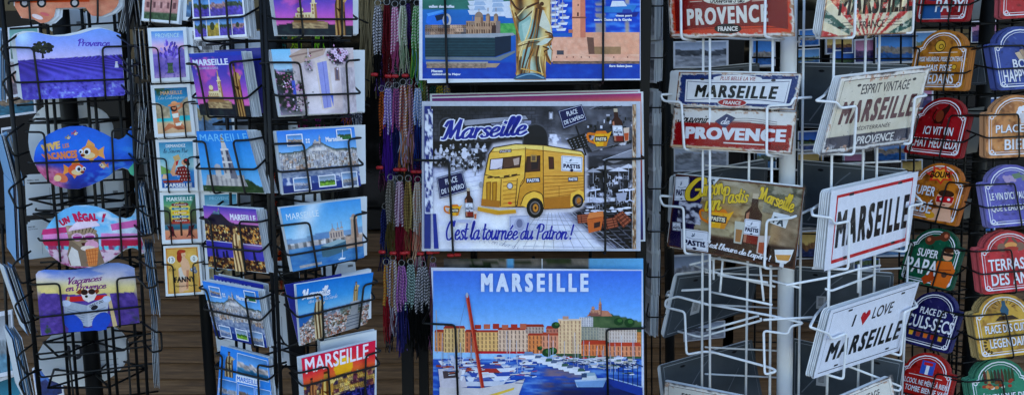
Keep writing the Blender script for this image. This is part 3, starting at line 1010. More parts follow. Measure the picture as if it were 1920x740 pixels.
# --- landscape postcards
LAV = ((90, 140, 220), (70, 90, 70), (95, 80, 175))
def art_lavgrid(a):
    a.rect(0, 0, 1, 1, (236, 240, 248))
    rows = [(.0, .3), (.33, .64), (.67, .96)]
    pal = [LAV, ((110, 160, 230), (60, 85, 60), (105, 90, 190)), ((120, 170, 225), (190, 170, 60), (150, 130, 60)), ((110, 160, 220), (60, 80, 50), (90, 75, 170)), ((100, 150, 220), (165, 130, 130), (85, 70, 160))]
    i = 0
    for j, (y0, y1) in enumerate(rows):
        n = 4 if j == 2 else 3
        for k in range(n):
            x0 = .02 + .96 * k / n
            a.ras(lambda U, V, i=i: snap(U, V, i, *pal[i % 5], .34), 14, 12, x0 + .008, y0, x0 + .96 / n - .008, y1)
            i += 1
    for (x, y, s) in ((.13, .84, .05), (.37, .8, .045), (.42, .12, .03), (.85, .8, .03)):
        a.ell(x, y, s, s * 1.5, (52, 66, 40), 10)

def art_duskchurch(a, title=True):
    def f(U, V):
        c = ramp(V, (0, (48, 60, 165)), (.35, (90, 75, 175)), (.6, (175, 95, 190)), (.78, (235, 120, 195)), (1, (120, 70, 120)))
        c = mix(c, (225, 105, 180), .75 * st(.5, .68, fbm(U, V, 5, 6, 2)) * st(.95, .6, np.abs(V - .55) + .4 * U))
        hz = .83 - .1 * np.exp(-((U - .4) / .25) ** 2)
        g = mix((22, 26, 42), (60, 85, 75), fbm(U, V, 22, 22, 5) ** 2)
        return np.where((V > hz)[..., None], g, c)
    a.ras(f, 60, 50)
    a.rect(.22, .75, .62, .84, (170, 135, 95)); 
    a.ras(lambda U, V: mix((95, 75, 60), (235, 205, 150), fbm(U, V, 14, 6, 9)), 20, 6, .2, .77, .66, .88)
    basilica(a, .42, .78, .5, .34, (235, 215, 165), (165, 125, 85))
    madonna(a, .83, 1.0, .82, .17, (150, 105, 60), (70, 45, 30), (205, 165, 105))
    if title:
        a.rect(0, 0, 1, .06, (40, 70, 175))
        a.text('MARSEILLE', (.05, .1, .73, .2), (220, 228, 250), .028)
        a.text('NOTRE-DAME DE LA GARDE', (.08, .225, .52, .26), (190, 200, 240), .012)

def art_tower(a):
    def f(U, V):
        c = ramp(V, (0, (42, 130, 215)), (.6, (85, 165, 230)), (1, (140, 190, 230)))
        hz = .9 - .12 * st(.05, .4, U) * st(1, .75, U)
        g = mix((28, 48, 32), (95, 115, 75), fbm(U, V, 18, 16, 2))
        return np.where((V > hz)[..., None], g, c)
    a.ras(f, 44, 44)
    lit, dk = (205, 200, 195), (120, 120, 130)
    a.poly([(.04, .96), (.1, .72), (.72, .74), (.78, .95)], (170, 168, 168))
    a.ras(lambda U, V: mix((125, 122, 125), (215, 208, 200), ((np.abs((U * 8) % 1 - .5) < .3) * .5 + .5 * fbm(U, V, 10, 8, 3))), 26, 12, .1, .72, .74, .9)
    a.poly([(.4, .78), (.43, .3), (.56, .3), (.63, .78)], lit)
    a.poly([(.51, .78), (.505, .3), (.56, .3), (.63, .78)], dk)
    a.rect(.42, .29, .57, .315, (225, 220, 215)); a.rect(.41, .5, .585, .52, (225, 220, 215))
    for k in range(4):
        a.rect(.42, .33 + .1 * k, .455, .39 + .1 * k, dk); a.rect(.52, .33 + .1 * k, .55, .39 + .1 * k, (70, 70, 85))
    a.poly([(.445, .29), (.455, .19), (.53, .19), (.545, .29)], lit); a.poly([(.45, .19), (.47, .07), (.5, .07), (.52, .19)], (170, 140, 80))
    a.rect(.26, .6, .36, .74, lit); a.ell(.31, .6, .06, .06, (180, 180, 185), a0=180, a1=360)
    a.ras(lambda U, V: mix((30, 52, 34), (85, 105, 66), fbm(U, V, 12, 6, 5)), 26, 8, .05, .9, .85, 1)
    a.text('MARSEILLE', (.06, .05, .98, .17), (125, 195, 240), .0)

def night(U, V, s, k=1.0):
    c = mix((20, 16, 38), (105, 66, 48), fbm(U, V, 12, 14, s))
    c = mix(c, (232, 160, 78), st(.52, .7, fbm(U, V, 34, 26, s + 2)) * .9)
    return mix(c, (255, 226, 150), st(.64, .74, fbm(U, V, 46, 36, s + 5)))

def art_nightduo(a):
    def f(U, V):
        s = ramp(V / .3, (0, (88, 72, 165)), (.5, (165, 105, 185)), (1, (225, 140, 190)))
        hill = V > .26 - .18 * np.exp(-((U - .25) / .18) ** 2)
        c = np.where(hill[..., None], mix((30, 28, 45), (70, 60, 70), fbm(U, V, 12, 9, 4)), s)
        c = np.where((V > .3)[..., None], night(U, V, 3), c)
        w = ramp((V - .55) / .45, (0, (62, 60, 150)), (.35, (85, 75, 175)), (1, (50, 60, 140)))
        w = mix(w, (230, 150, 150), .5 * st(.7, .55, V) * st(.5, .8, U))
        c = np.where((V > .56)[..., None], w, c)
        return np.where((V > .8 + .04 * fbm(U, V * 0, 9, 1, 2))[..., None], night(U, V, 8) * .85, c)
    a.ras(f, 96, 76)
    a.line([(0, .56), (1, .58)], .012, (200, 200, 225))
    basilica(a, .26, .13, .11, .16, (120, 150, 160), (70, 90, 110))
    for x, h in ((.18, .15), (.3, .1), (.36, .12), (.84, .14)):
        a.poly([(x - .02, .82), (x - .015, .82 - h), (x + .015, .82 - h), (x + .03, .82)], (40, 36, 70))
        madonna(a, .56, 1.02, .72, .2, (185, 145, 95), (80, 55, 45), (240, 205, 150))
    a.text('MARSEILLE', (.5, .1, .97, .2), (235, 232, 245), .028)

def art_multicity(a, title=(.6, .14, .82, .22), border=(30, 72, 165), hz=.36):
    def f(U, V):
        c = ramp(V / hz, (0, (62, 130, 220)), (1, (130, 185, 240)))
        hill = hz - .13 * np.exp(-((U - .5) / .14) ** 2) - .03 * fbm(U, V * 0, 9, 1, 2)
        t = city(U, V, 16, 20, 5, [(215, 215, 222), (190, 185, 185), (225, 210, 195), (160, 165, 175)])
        t = mix(t, (88, 98, 92), st(.56, .7, fbm(U, V, 9, 9, 4)) * .6)
        t = mix(t, mix((150, 150, 158), (235, 232, 230), st(.4, .6, fbm(U, V, 34, 26, 14))), .5)
        t = mix(t, (55, 70, 60), st(.06, .0, V - hill) * .8)
        c = np.where((V > hill)[..., None], t, c)
        b = mix((205, 210, 222), (70, 90, 125), fbm(U, V, 30, 24, 8))
        c = np.where((V > .62)[..., None], b, c)
        c = np.where((V > .76)[..., None], mix((70, 95, 150), (200, 205, 220), st(.5, .7, fbm(U, V, 26, 20, 9))), c)
        return np.where((V > .88)[..., None], A3((38, 58, 125)) * (.9 + .2 * U[..., None]), c)
    a.ras(f, 110, 84)
    roofs(a, .0, .4, .96, .66, 150, 4, [(222, 220, 222), (200, 192, 188), (232, 224, 214), (178, 180, 190), (205, 175, 155)])
    basilica(a, .5, .26, .16, .12, (205, 195, 185), (120, 115, 120))
    frames(a, [(.12, .08, .3, .24, ((110, 165, 225), (170, 150, 130), (80, 110, 160))), (.76, .04, .94, .2, ((90, 150, 215), (60, 95, 60), (50, 110, 60))), (.14, .78, .34, .96, ((120, 160, 205), (185, 185, 195), (110, 125, 155))), (.46, .78, .66, .94, ((150, 170, 190), (70, 110, 50), (120, 160, 60))), (.76, .76, .95, .98, ((150, 180, 215), (165, 160, 155), (100, 110, 130)))])
    for x, y in ((.345, .15), (.375, .15), (.345, .19), (.375, .19)):
        a.rect(x, y, x + .02, y + .03, (225, 235, 245))
    a.text('Marseille', title, (238, 243, 250), .026)

def art_fort(a):
    def f(U, V):
        c = ramp(V / .45, (0, (72, 150, 215)), (1, (140, 195, 230)))
        g = np.exp(-(((U - .18) * .8 + (V - .5) * .35) / .1) ** 2) * st(.95, .2, V)  # diagonal glare streak across the card, put into the ink
        c = mix(c, (235, 245, 250), .75 * g)
        hz = .52 - .08 * fbm(U, V * 0, 4, 1, 3)
        c = np.where((V > hz)[..., None], mix((90, 130, 175), (150, 175, 195), fbm(U, V, 8, 8, 2)), c)
        t = city(U, V, 18, 20, 4, [(200, 195, 190), (175, 165, 160), (215, 205, 200)])
        c = np.where(((V > .58) & (V < .68))[..., None], t, c)
        w = mix((45, 100, 160), (95, 150, 190), fbm(U, V, 10, 24, 6))
        c = np.where((V > .66)[..., None], w, c)
        return mix(c, (205, 225, 235), .6 * g * (V > .5))
    a.ras(f, 64, 48)
    a.poly([(.42, .68), (.66, .62), (.78, .66), (.78, .82), (.5, .88), (.42, .86)], (75, 110, 125)); a.poly([(.42, .68), (.66, .62), (.78, .66), (.55, .72)], (150, 175, 180))
    a.ras(lambda U, V: mix((165, 135, 115), (215, 190, 170), fbm(U, V, 8, 6, 4)), 18, 10, .76, .6, .99, .8)
    a.poly([(.84, .64), (.85, .3), (.93, .3), (.94, .64)], (205, 175, 150)); a.poly([(.89, .64), (.895, .3), (.93, .3), (.94, .64)], (150, 120, 105)); a.rect(.84, .29, .94, .325, (220, 195, 170)); a.ell(.89, .29, .03, .05, (190, 160, 140), a0=180, a1=360)
    a.rect(.55, .47, .74, .6, (190, 170, 155))
    for k in range(5):
        a.rect(.565 + .035 * k, .5, .58 + .035 * k, .58, (110, 100, 105))
    for x, r, h in ((.6, .03, .47), (.67, .022, .46), (.72, .022, .45)):
        a.ell(x, h, r, r * 1.6, (170, 160, 155), a0=180, a1=360); a.line([(x, h - .03), (x, h - .12)], .012, (150, 145, 150))
    boat(a, .68, .96, .1, (235, 240, 245), (220, 230, 240))
    a.line([(.69, .92), (.7, .8)], .008, (235, 240, 245))
    a.ras(lambda U, V: mix((120, 120, 125), (215, 210, 205), fbm(U, V, 12, 4, 4)), 20, 4, .1, .93, .4, .97)
    a.text('MARSEILLE', (.05, .1, .45, .2), (225, 240, 245), .004)

def art_house(a):
    def f(U, V):
        c = mix((225, 212, 215), (198, 180, 178), fbm(U, V, 9, 9, 2))
        c = np.where((U < .22)[..., None], ramp(V, (0, (135, 200, 240)), (.3, (170, 210, 240)), (.35, (60, 70, 80)), (1, (90, 85, 120))), c)
        fl = fbm(U, V, 26, 22, 4)
        m = st(.45, .6, fbm(U, V, 5, 5, 6)) * (U < .36) * (V > .3)
        c = mix(c, mix((30, 42, 34), (215, 150, 200), st(.55, .72, fl)), np.clip(m + .5 * ((U < .2) & (V > .35)), 0, 1))
        m2 = np.exp(-(((U - .8) / .16) ** 2 + ((V - .12) / .16) ** 2) * 1.3)
        c = mix(c, mix((52, 46, 62), (240, 205, 235), st(.48, .66, fl)), st(.25, .6, m2))
        m3 = np.exp(-(((U - .42) / .07) ** 2 + ((V - .26) / .14) ** 2) * 1.3)
        c = mix(c, mix((130, 140, 130), (215, 180, 205), fl), st(.3, .6, m3))
        c = mix(c, (175, 165, 175), st(.86, 1, V) * .6)
        return mix(c, (245, 235, 240), .7 * st(.35, .75, 1 - np.abs(U + .25 * V - .72) * 2.6) * st(.2, .6, V))  # slanting band of glare over the card, put into the ink
    a.ras(f, 110, 80)
    a.poly([(.2, .1), (.36, 0), (.66, 0), (.62, .1), (.28, .24)], (190, 165, 150))
    a.line([(.2, .12), (.62, .02)], .025, (150, 125, 115))
    a.poly([(.5, .17), (.68, .12), (.7, .92), (.54, .94)], (222, 205, 195))
    a.poly([(.53, .22), (.65, .19), (.665, .9), (.56, .92)], (150, 155, 215)); a.line([(.6, .2), (.615, .91)], .012, (120, 125, 190))
    a.rect(.19, .48, .23, .7, (75, 95, 190)); a.poly([(.66, .72), (.7, .7), (.69, .9)], (95, 120, 215))
    a.rect(.74, .3, .8, .5, (150, 125, 120)); a.rect(.755, .32, .785, .48, (105, 95, 110))
    a.ras(lambda U, V: mix((150, 140, 150), (238, 228, 232), fbm(U, V, 9, 12, 31)), 18, 30, .82, .3, 1, 1)
    rr = random.Random(8)
    for (cx, cy, sx, sy, n) in ((.13, .5, .1, .2, 60), (.28, .8, .1, .2, 60), (.8, .13, .15, .14, 60), (.41, .22, .05, .16, 24)):
        for k in range(n):
            a.ell(rr.gauss(cx, sx * .5), rr.gauss(cy, sy * .5), rr.uniform(.005, .013), rr.uniform(.006, .018), rr.choice([(36, 50, 38), (52, 66, 52), (70, 56, 70), (214, 160, 205), (236, 214, 238), (170, 90, 130), (110, 125, 105)]), 6)
    for x, y in ((.8, .14), (.83, .18), (.77, .11), (.86, .12), (.76, .06), (.9, .07)):
        for k in range(5):
            a.ell(x + .018 * math.cos(k * 1.257), y + .026 * math.sin(k * 1.257), .011, .016, (235, 205, 240), 6)
    a.line([(.43, .0), (.42, .12)], .01, (235, 235, 240))

def art_statuepano(a):
    def f(U, V):
        c = ramp(V / .5, (0, (38, 120, 195)), (.6, (70, 150, 210)), (1, (130, 185, 220)))
        t = city(U, V, 46, 40, 4, [(205, 190, 180), (185, 150, 130), (170, 115, 95), (215, 205, 200), (150, 150, 150)])
        t = mix(t, (110, 150, 190), st(.72, .5, V) * .6)
        t = mix(t, (60, 80, 55), st(.55, .7, fbm(U, V, 10, 10, 3)) * .5)
        return np.where((V > .5)[..., None], np.where((V > .5 + .2 * st(.3, 0, U))[..., None], t, A3((50, 105, 165))), c)
    a.ras(f, 130, 96)
    roofs(a, .0, .66, .98, 1.0, 130, 9, [(205, 190, 180), (190, 150, 130), (165, 110, 90), (222, 212, 205), (150, 150, 152)], .03, .045)
    a.poly([(.66, 1), (.68, .72), (.72, .72), (.73, .5), (.83, .5), (.83, .72), (.86, .72), (.88, 1)], (150, 150, 150))
    for k in range(4):
        a.rect(.67, .74 + .06 * k, .87, .755 + .06 * k, (95, 100, 110))
    a.rect(.71, .48, .84, .52, (190, 185, 180))
    madonna(a, .78, .48, .36, .08, (165, 135, 85), (95, 75, 55), (215, 190, 140))
    madonna(a, .27, .97, .78, .15, (165, 130, 85), (75, 52, 38), (235, 215, 170))
    a.script('Marseille', (.06, .1, .42, .26), (240, 244, 250), .36)
    a.script('Notre Dame de la Garde', (.14, .27, .52, .34), (215, 228, 245), .2)

def art_redsunset(a):
    def f(U, V):
        c = ramp(V / .45, (0, (215, 35, 80)), (.6, (235, 60, 70)), (1, (245, 120, 60)))
        c = mix(c, (250, 205, 40), 1.0 * ((((U - .55) / .13) ** 2 + ((V - .3) / .17) ** 2) < 1))
        c = mix(c, (240, 140, 50), .5 * np.exp(-(((U - .55) / .3) ** 2 + ((V - .35) / .2) ** 2)))
        hz = .44 - .04 * fbm(U, V * 0, 8, 1, 3)
        t = night(U, V, 5)
        t = mix(t, city(U, V, 14, 16, 3, [(235, 190, 90), (120, 60, 80), (60, 50, 90), (245, 215, 140)]), .6)
        c = np.where((V > hz)[..., None], t, c)
        w = mix((22, 24, 62), (90, 80, 150), st(.5, .75, fbm(U, V, 40, 6, 8)))
        return np.where((V > .72)[..., None], w, c)
    a.ras(f, 76, 60)
    for k in range(9):
        boat(a, .4 + .07 * k, .76 + .03 * (k % 3), .07, (30, 40, 110), (60, 70, 140))
    madonna(a, .32, 1.02, .72, .22, (205, 150, 70), (110, 65, 35), (250, 215, 130)); madonna(a, .12, 1.02, .68, .13, (140, 85, 60), (80, 45, 35), (190, 130, 80))
    a.text('MARSEILLE', (.04, .02, .9, .26), (250, 240, 245), .01)

def art_bluemulti(a):
    a.rect(0, 0, 1, 1, (60, 135, 215))
    madonna(a, .2, .55, .48, .2, (120, 100, 75), (65, 50, 40), (190, 170, 130))
    frames(a, [(.36, .06, .97, .46, ((100, 160, 220), (190, 180, 175), (60, 120, 150))), (.02, .62, .36, .98, ((90, 150, 215), (165, 165, 170), (70, 120, 170))), (.4, .64, .68, .98, ((90, 150, 215), (120, 105, 95), (80, 100, 120))), (.72, .64, .98, .98, ((100, 160, 220), (180, 175, 165), (60, 70, 75)))], w=.006)
    a.rect(.34, .47, .8, .6, (225, 232, 240)); a.text('MARSEILLE', (.36, .49, .78, .58), (60, 120, 200), .02)

def art_plainblue(title):
    def g(a):
        a.ras(lambda U, V: ramp(V, (0, (60, 70, 165)), (1, (120, 110, 190))), 6, 6)
        a.text(title, (.05, .06, .75, .17), (215, 222, 245), .028)
    return g

def art_view(seed, sk=(110, 165, 225), mid=(170, 150, 130), low=(80, 110, 160), border=0, h=.45):
    def g(a):
        if border:
            a.rect(0, 0, 1, 1, (225, 228, 235))
        a.ras(lambda U, V: snap(U, V, seed, sk, mid, low, h), 24, 20, border, border * 1.3, 1 - border, 1 - border * 1.3)
    return g

def art_back(a):
    """the plain reverse of a card: printed lines, a bar code"""
    a.text('MARSEILLE - NDDG', (.05, .07, .32, .11), (70, 72, 80), .01)
    a.text('Basilique N.D. de la Garde', (.05, .14, .42, .175), (90, 92, 100), .01)
    for k in range(14):
        a.rect(.78 + .011 * k, .5, .784 + .011 * k + .003 * (k % 3), .62, (60, 62, 70))
    a.line([(.55, .3), (.55, .9)], .008, (150, 152, 160))
def art_shapeback(a):
    for k in range(12):
        a.rect(.62 + .012 * k, .3, .626 + .012 * k, .48, (60, 62, 70))
    a.text('3D', (.3, .3, .5, .55), (70, 72, 80), .03)
    for k in range(3):
        a.line([(.6, .6 + .09 * k), (.9, .6 + .09 * k)], .008, (120, 122, 130))

# --- large posters (photo points)
def art_heritage(a):
    a.rect(786, -130, 1201, 150.5, (225, 228, 235))
    def f(U, V):
        y = -130 + 280 * V
        x = 792 + 408 * U
        c = ramp(V, (0, (90, 150, 220)), (.4, (60, 130, 190)), (.6, (45, 110, 180)), (1, (30, 85, 175)))
        gw = mix((45, 100, 60), (95, 160, 110), fbm(U, V, 12, 20, 2))
        c = np.where(((x < 970) & (y > -60) & (y < 20))[..., None], mix(gw, (40, 95, 130), .4), c)
        w = mix((20, 75, 185), (80, 140, 225), st(.45, .75, fbm(U, V, 16, 70, 5)))
        c = np.where(((x >= 1000) & (y < 62))[..., None], w, c)
        c = mix(c, mix((150, 140, 135), (190, 175, 165), fbm(U, V, 14, 60, 6)), ((np.abs(x - 1125) < 9) | (np.abs(x - 1175) < 4)) * (y < 66) * st(.35, .6, fbm(U, V, 9, 60, 8)))
        w = mix((18, 58, 150), (40, 90, 185), fbm(U, V, 30, 40, 6))
        return np.where((y > 118)[..., None], w, c)
    a.ras(f, 110, 76, 792, -130, 1200, 148)
    a.ras(lambda U, V: mix((50, 130, 75), (120, 200, 110), fbm(U, V, 8, 8, 3)), 14, 10, 938, 44, 968, 66)
    for k in range(9):
        boat(a, 900 + (k % 3) * 34, 10 + (k // 3) * 9 + (k % 3) * 3, 46, (215, 222, 232), (165, 185, 210))
    for k in range(10):
        boat(a, 1036 + (k % 2) * 16 + 3 * (k % 3), 8 + k * 5.6, 18, (225, 230, 238), (150, 150, 170), 1.3)
        a.line([(1034 + (k % 4) * 7, 6 + k * 5), (1034 + (k % 4) * 7, -14 + k * 5)], 1, (200, 190, 180))
    boat(a, 1160, 24, 62, (60, 130, 195), (225, 232, 240)); boat(a, 1176, 32, 40, (40, 50, 130), (60, 80, 160))
    a.poly([(798, 42), (802, 26), (830, 20), (834, 40), (828, 47), (806, 49)], (50, 120, 220)); a.poly([(815, 30), (832, 26), (833, 36), (819, 40)], (25, 45, 75)); a.poly([(800, 26), (830, 19), (832, 23), (803, 31)], (90, 160, 240)); a.ell(838, 38, 8, 12, (205, 200, 195)); a.ell(837, 38, 5, 8, (60, 110, 180))
    # quay fronts and cathedral
    a.ras(lambda U, V: city(U, V, 7, 3, 4, [(150, 115, 95), (185, 150, 125), (120, 110, 110), (165, 135, 115)]), 40, 12, 797, 47, 880, 68)
    a.ras(lambda U, V: np.where(((np.abs((U * 14) % 1 - .5) < .22) & (np.abs((V * 2) % 1 - .5) < .3))[..., None], A3((95, 70, 60)), mix((165, 130, 105), (205, 172, 140), fbm(U, V, 10, 6, 5))), 48, 14, 874, 40, 938, 66)
    for x, w_, t in ((898, 8, 24), (886, 5, 38), (915, 4, 22), (930, 4, 22)):
        a.rect(x - w_, t + 8, x + w_, 44, (185, 150, 120)); a.rect(x + w_ * .4, t + 8, x + w_, 44, (140, 108, 88)); a.ell(x, t + 9, w_, w_ * 1.3, (150, 128, 112), a0=180, a1=360); a.line([(x, t), (x, t - 7)], 1.2, (150, 130, 115))
    a.poly([(922, 48), (932, 48), (932, 64), (922, 64)], (75, 55, 50)); a.poly([(930, 40), (938, 40), (938, 64), (930, 64)], (140, 125, 120))
    a.poly([(797, 66), (962, 62), (966, 66), (940, 72), (797, 72)], (160, 165, 170))
    a.ras(lambda U, V: mix((28, 52, 62), (48, 82, 90), ((V * 7) % 1 < .4) * .5 + .5 * fbm(U, V, 24, 14, 2)), 56, 24, 797, 71, 928, 107)
    a.poly([(928, 70), (958, 67), (958, 96), (928, 107)], (26, 46, 66))
    a.poly([(798, 107), (930, 108), (966, 95), (966, 99), (938, 114), (798, 112)], (120, 130, 135)); a.rect(799, 116, 915, 121, (165, 160, 150))
    a.ras(lambda U, V: mix((85, 75, 70), (215, 185, 155), fbm(U, V, 40, 5, 4)), 50, 6, 800, 119, 912, 128); a.poly([(912, 119), (938, 119), (930, 127), (912, 127)], (175, 150, 125))
    # fort
    fs = lambda c0, c1, s: (lambda U, V: mix(c0, c1, fbm(U, V, 12, 5, s)))
    a.ras(fs((225, 150, 118), (250, 190, 158), 3), 40, 12, 1098, 61, 1199, 104); a.ras(fs((150, 120, 85), (185, 145, 110), 5), 24, 8, 1112, 88, 1164, 104)
    a.ras(fs((222, 148, 118), (252, 196, 168), 7), 34, 14, 1034, 70, 1113, 104); a.poly([(1100, 70), (1113, 71), (1115, 104), (1104, 104)], (120, 88, 75))
    a.ras(fs((228, 155, 128), (252, 200, 170), 9), 60, 8, 1034, 102, 1199, 117); a.ras(lambda U, V: mix((70, 60, 55), (190, 150, 125), fbm(U, V, 50, 3, 3)), 60, 4, 1036, 115, 1199, 120)
    a.rect(1073, -4, 1097, 71, (245, 168, 136)); a.poly([(1088, -4), (1097, -4), (1098, 71), (1088, 71)], (212, 130, 104)); a.rect(1072, 32, 1099, 35, (140, 88, 72)); a.rect(1066, 56, 1074, 62, (190, 120, 95)); a.rect(1082, 24, 1085, 31, (70, 40, 38)); a.rect(1083, 8, 1085, 12, (70, 40, 38))
    a.rect(1044, 95, 1057, 103, (80, 80, 88))
    for x in (1043, 1062, 1074, 1089, 1104, 1150, 1176):
        a.rect(x, 106, x + 1.6, 109, (90, 50, 45))
    # the gilded statue
    g0, g1, g2, tl = (170, 120, 62), (238, 205, 135), (82, 52, 28), (140, 178, 165)
    body = [(954, -20), (958, 22), (968, 60), (970, 96), (976, 118), (972, 140), (966, 150), (1024, 150), (1018, 132), (1020, 112), (1033, 122), (1036, 100), (1032, 82), (1037, 70), (1028, 20), (1034, -20), (1010, -120), (985, -120)]
    a.poly(body, g0)
    def drape(U, V):
        ph = (U - .15 * np.sin(V * 5.5) * (V < .75)) * 15 + 3.0 * np.sin(V * 2.6 + .6) + 1.2 * (fbm(U, V, 5, 4, 2) - .5)
        t = .5 + .5 * np.sin(ph)
        t = np.clip(t * .75 + .4 * (fbm(U, V, 9, 7, 5) - .25), 0, 1)
        c = ramp(t, (.05, g2), (.35, g0), (.7, (222, 182, 108)), (1, (248, 222, 160)))
        k = np.exp(-(((U - .36) / .17) ** 2 + ((V - .4) / .18) ** 2)) * 1.1 + np.exp(-(((U - .62) / .14) ** 2 + ((V - .5) / .12) ** 2)) + .9 * np.exp(-(((U - .5) / .22) ** 2 + ((V - .86) / .12) ** 2))
        c = mix(c, mix((92, 128, 122), (205, 226, 212), t), np.clip(k, 0, .85))
        return mix(c, (58, 36, 20), st(.9, 1, U) * .5 + st(.08, 0, U) * .5)
    a.out, keep = np.asarray([(956, -20), (960, 22), (970, 60), (972, 96), (977, 118), (974, 140), (968, 149), (1023, 149), (1018, 132), (1021, 108), (1033, 98), (1032, 82), (1036, 70), (1027, 20), (1032, -20)], float), a.out
    a.ras(drape, 80, 120)
    a.out = keep
    Z = lambda *q: [(790 + x / 4.57, y / 4.57) for x, y in q]
    a.poly(Z((835, 200), (925, 140), (965, 175), (945, 300), (865, 372), (832, 310)), (146, 182, 170)); a.poly(Z((860, 210), (930, 165), (925, 280), (880, 340)), (176, 206, 190))
    a.poly(Z((1040, 85), (1092, 180), (1132, 330), (1075, 262), (1035, 240), (1000, 215)), (214, 214, 190)); a.poly(Z((985, 385), (1060, 330), (1120, 330), (1080, 372), (1030, 392)), (206, 216, 196)); a.poly(Z((870, 430), (940, 400), (900, 560), (850, 600)), (150, 180, 168)); a.poly(Z((1075, 400), (1118, 390), (1112, 530), (1085, 470)), (190, 205, 190))
    for p_, w_, c_ in ((((765, 5), (840, 85), (1000, 25)), 26, g2), (((760, 50), (800, 150), (900, 60)), 14, g1), (((775, 90), (815, 230), (845, 350)), 16, g0), (((800, 110), (850, 180), (960, 90)), 14, g2), (((965, 60), (930, 240), (870, 400), (832, 520)), 18, g1), (((985, 70), (955, 260), (905, 410), (850, 640)), 22, g2), (((1005, 80), (985, 230), (945, 420), (905, 620)), 14, g0),
                       (((1030, 90), (1005, 210), (985, 330)), 14, g2), (((1050, 90), (1100, 200), (1118, 270)), 12, g1), (((1060, 275), (1110, 290), (1124, 330)), 18, g2), (((830, 385), (900, 350), (1000, 335), (1090, 310)), 16, g1), (((832, 400), (920, 372), (1010, 360)), 12, g2), (((1040, 400), (1088, 420), (1050, 442)), 16, g2), (((1005, 390), (985, 500), (1000, 640)), 20, g2), (((1028, 420), (1015, 520), (1040, 650)), 14, g1),
                       (((965, 420), (930, 520), (925, 630)), 18, g0), (((950, 430), (905, 530), (880, 630)), 10, g2), (((1052, 440), (1105, 540)), 14, g2), (((1062, 450), (1050, 560), (1066, 660)), 12, g0), (((835, 440), (828, 560), (810, 640)), 14, g0), (((1126, 330), (1098, 390), (1125, 440)), 12, g0), (((855, 590), (960, 610), (1050, 640)), 14, (216, 166, 90))):
        a.line(Z(*p_), w_ / 6.2, (118, 78, 40) if c_ == g2 else (222, 186, 116) if c_ == g1 else c_, smooth=True)
        if c_ == g2:
            a.line([(x + 1.1, y) for x, y in Z(*p_)], w_ / 13, (58, 36, 20), smooth=True)
        elif c_ == g1:
            a.line([(x - .8, y) for x, y in Z(*p_)], w_ / 14, (252, 230, 172), smooth=True)
    a.ell(1020, 4, 9, 10, (230, 195, 130)); a.ell(1016, 8, 4, 4, g2)
    a.ell(993, 149, 30, 12, (60, 95, 120), a0=180, a1=360); a.line([(968, 146), (995, 139), (1020, 147)], 2, (130, 170, 190), smooth=True)
    for t, b in (('vallon des Auffes', (804, 10, 852, 15.5)), ('vieux port', (1154, 28, 1185, 33)), ('notre Dame de la Garde', (1114, 35, 1184, 40)), ('Mucem', (809, 131, 830, 136)), ('cathédrale la Major', (810, 137.5, 864, 142.5)), ('fort Saint-Jean', (1142, 122, 1185, 127.5))):
        a.text(t, b, (225, 230, 240), .045)

def pastis_label(a, q, arch=True):
    """cream label: border, small flourish, the word PASTIS; q = TL,TR,BR,BL"""
    q = np.asarray(q, float)
    P = lambda u, v: tuple(q[0] * (1 - u) * (1 - v) + q[1] * u * (1 - v) + q[2] * u * v + q[3] * (1 - u) * v)
    a.poly([P(0, .06), P(.06, 0), P(.94, 0), P(1, .06), P(1, 1), P(0, 1)], (228, 232, 240))
    a.line([P(.04, .06), P(.96, .06), P(.96, .95), P(.04, .95)], .9 if a.ispx else .006, (40, 45, 75), closed=True)
    for k in range(5):
        a.poly([P(.5, .3), P(.5 + .14 * math.cos(k * .785), .3 - .18 * math.sin(k * .785)), P(.5 + .1 * math.cos(k * .785 + .3), .34 - .12 * math.sin(k * .785 + .3))], (60, 85, 110))
    a.line([P(.2, .42), P(.5, .47), P(.8, .42)], .8 if a.ispx else .006, (60, 85, 110))
    a.text('PASTIS', [P(.1, .53), P(.9, .53), P(.9, .8), P(.1, .8)], (28, 34, 72), .04)
    c = P(.5, .92)
    r = np.linalg.norm(np.subtract(P(.58, .9), P(.42, .9))) / 2
    a.ell(c[0], c[1], r, r, (28, 34, 72), 12)

def street_plate(a, q, t1, t2):
    q = np.asarray(q, float)
    P = lambda u, v: tuple(q[0] * (1 - u) * (1 - v) + q[1] * u * (1 - v) + q[2] * u * v + q[3] * (1 - u) * v)
    a.poly(q, (26, 34, 78)); a.line([P(.03, .05), P(.97, .05), P(.97, .95), P(.03, .95)], .8, (215, 222, 240), closed=True)
    a.text(t1, [P(.3, .17), P(.74, .17), P(.74, .44), P(.3, .44)], (230, 235, 245), .008); a.text(t2, [P(.1, .54), P(.92, .54), P(.92, .82), P(.1, .82)], (230, 235, 245), .008)

class Squash:
    """draws on a card with heights stretched about a line, for cards wider than tall"""
    def __init__(s, a, y, k):
        s.a, s.y, s.k, s.ispx = a, y, k, a.ispx
    def poly(s, p, c):
        return s.a.poly([(u, s.y + (v - s.y) * s.k) for u, v in p], c)
    def line(s, p, w, c, **q):
        return s.a.line([(u, s.y + (v - s.y) * s.k) for u, v in p], w * s.k, c, **q)
    def ell(s, x, y, rx, ry, c, n=18):
        return s.a.ell(x, s.y + (y - s.y) * s.k, rx, ry * s.k, c, n)
    def text(s, t, b, c, w):
        return s.a.text(t, (b[0], s.y + (b[1] - s.y) * s.k, b[2], s.y + (b[3] - s.y) * s.k), c, w)

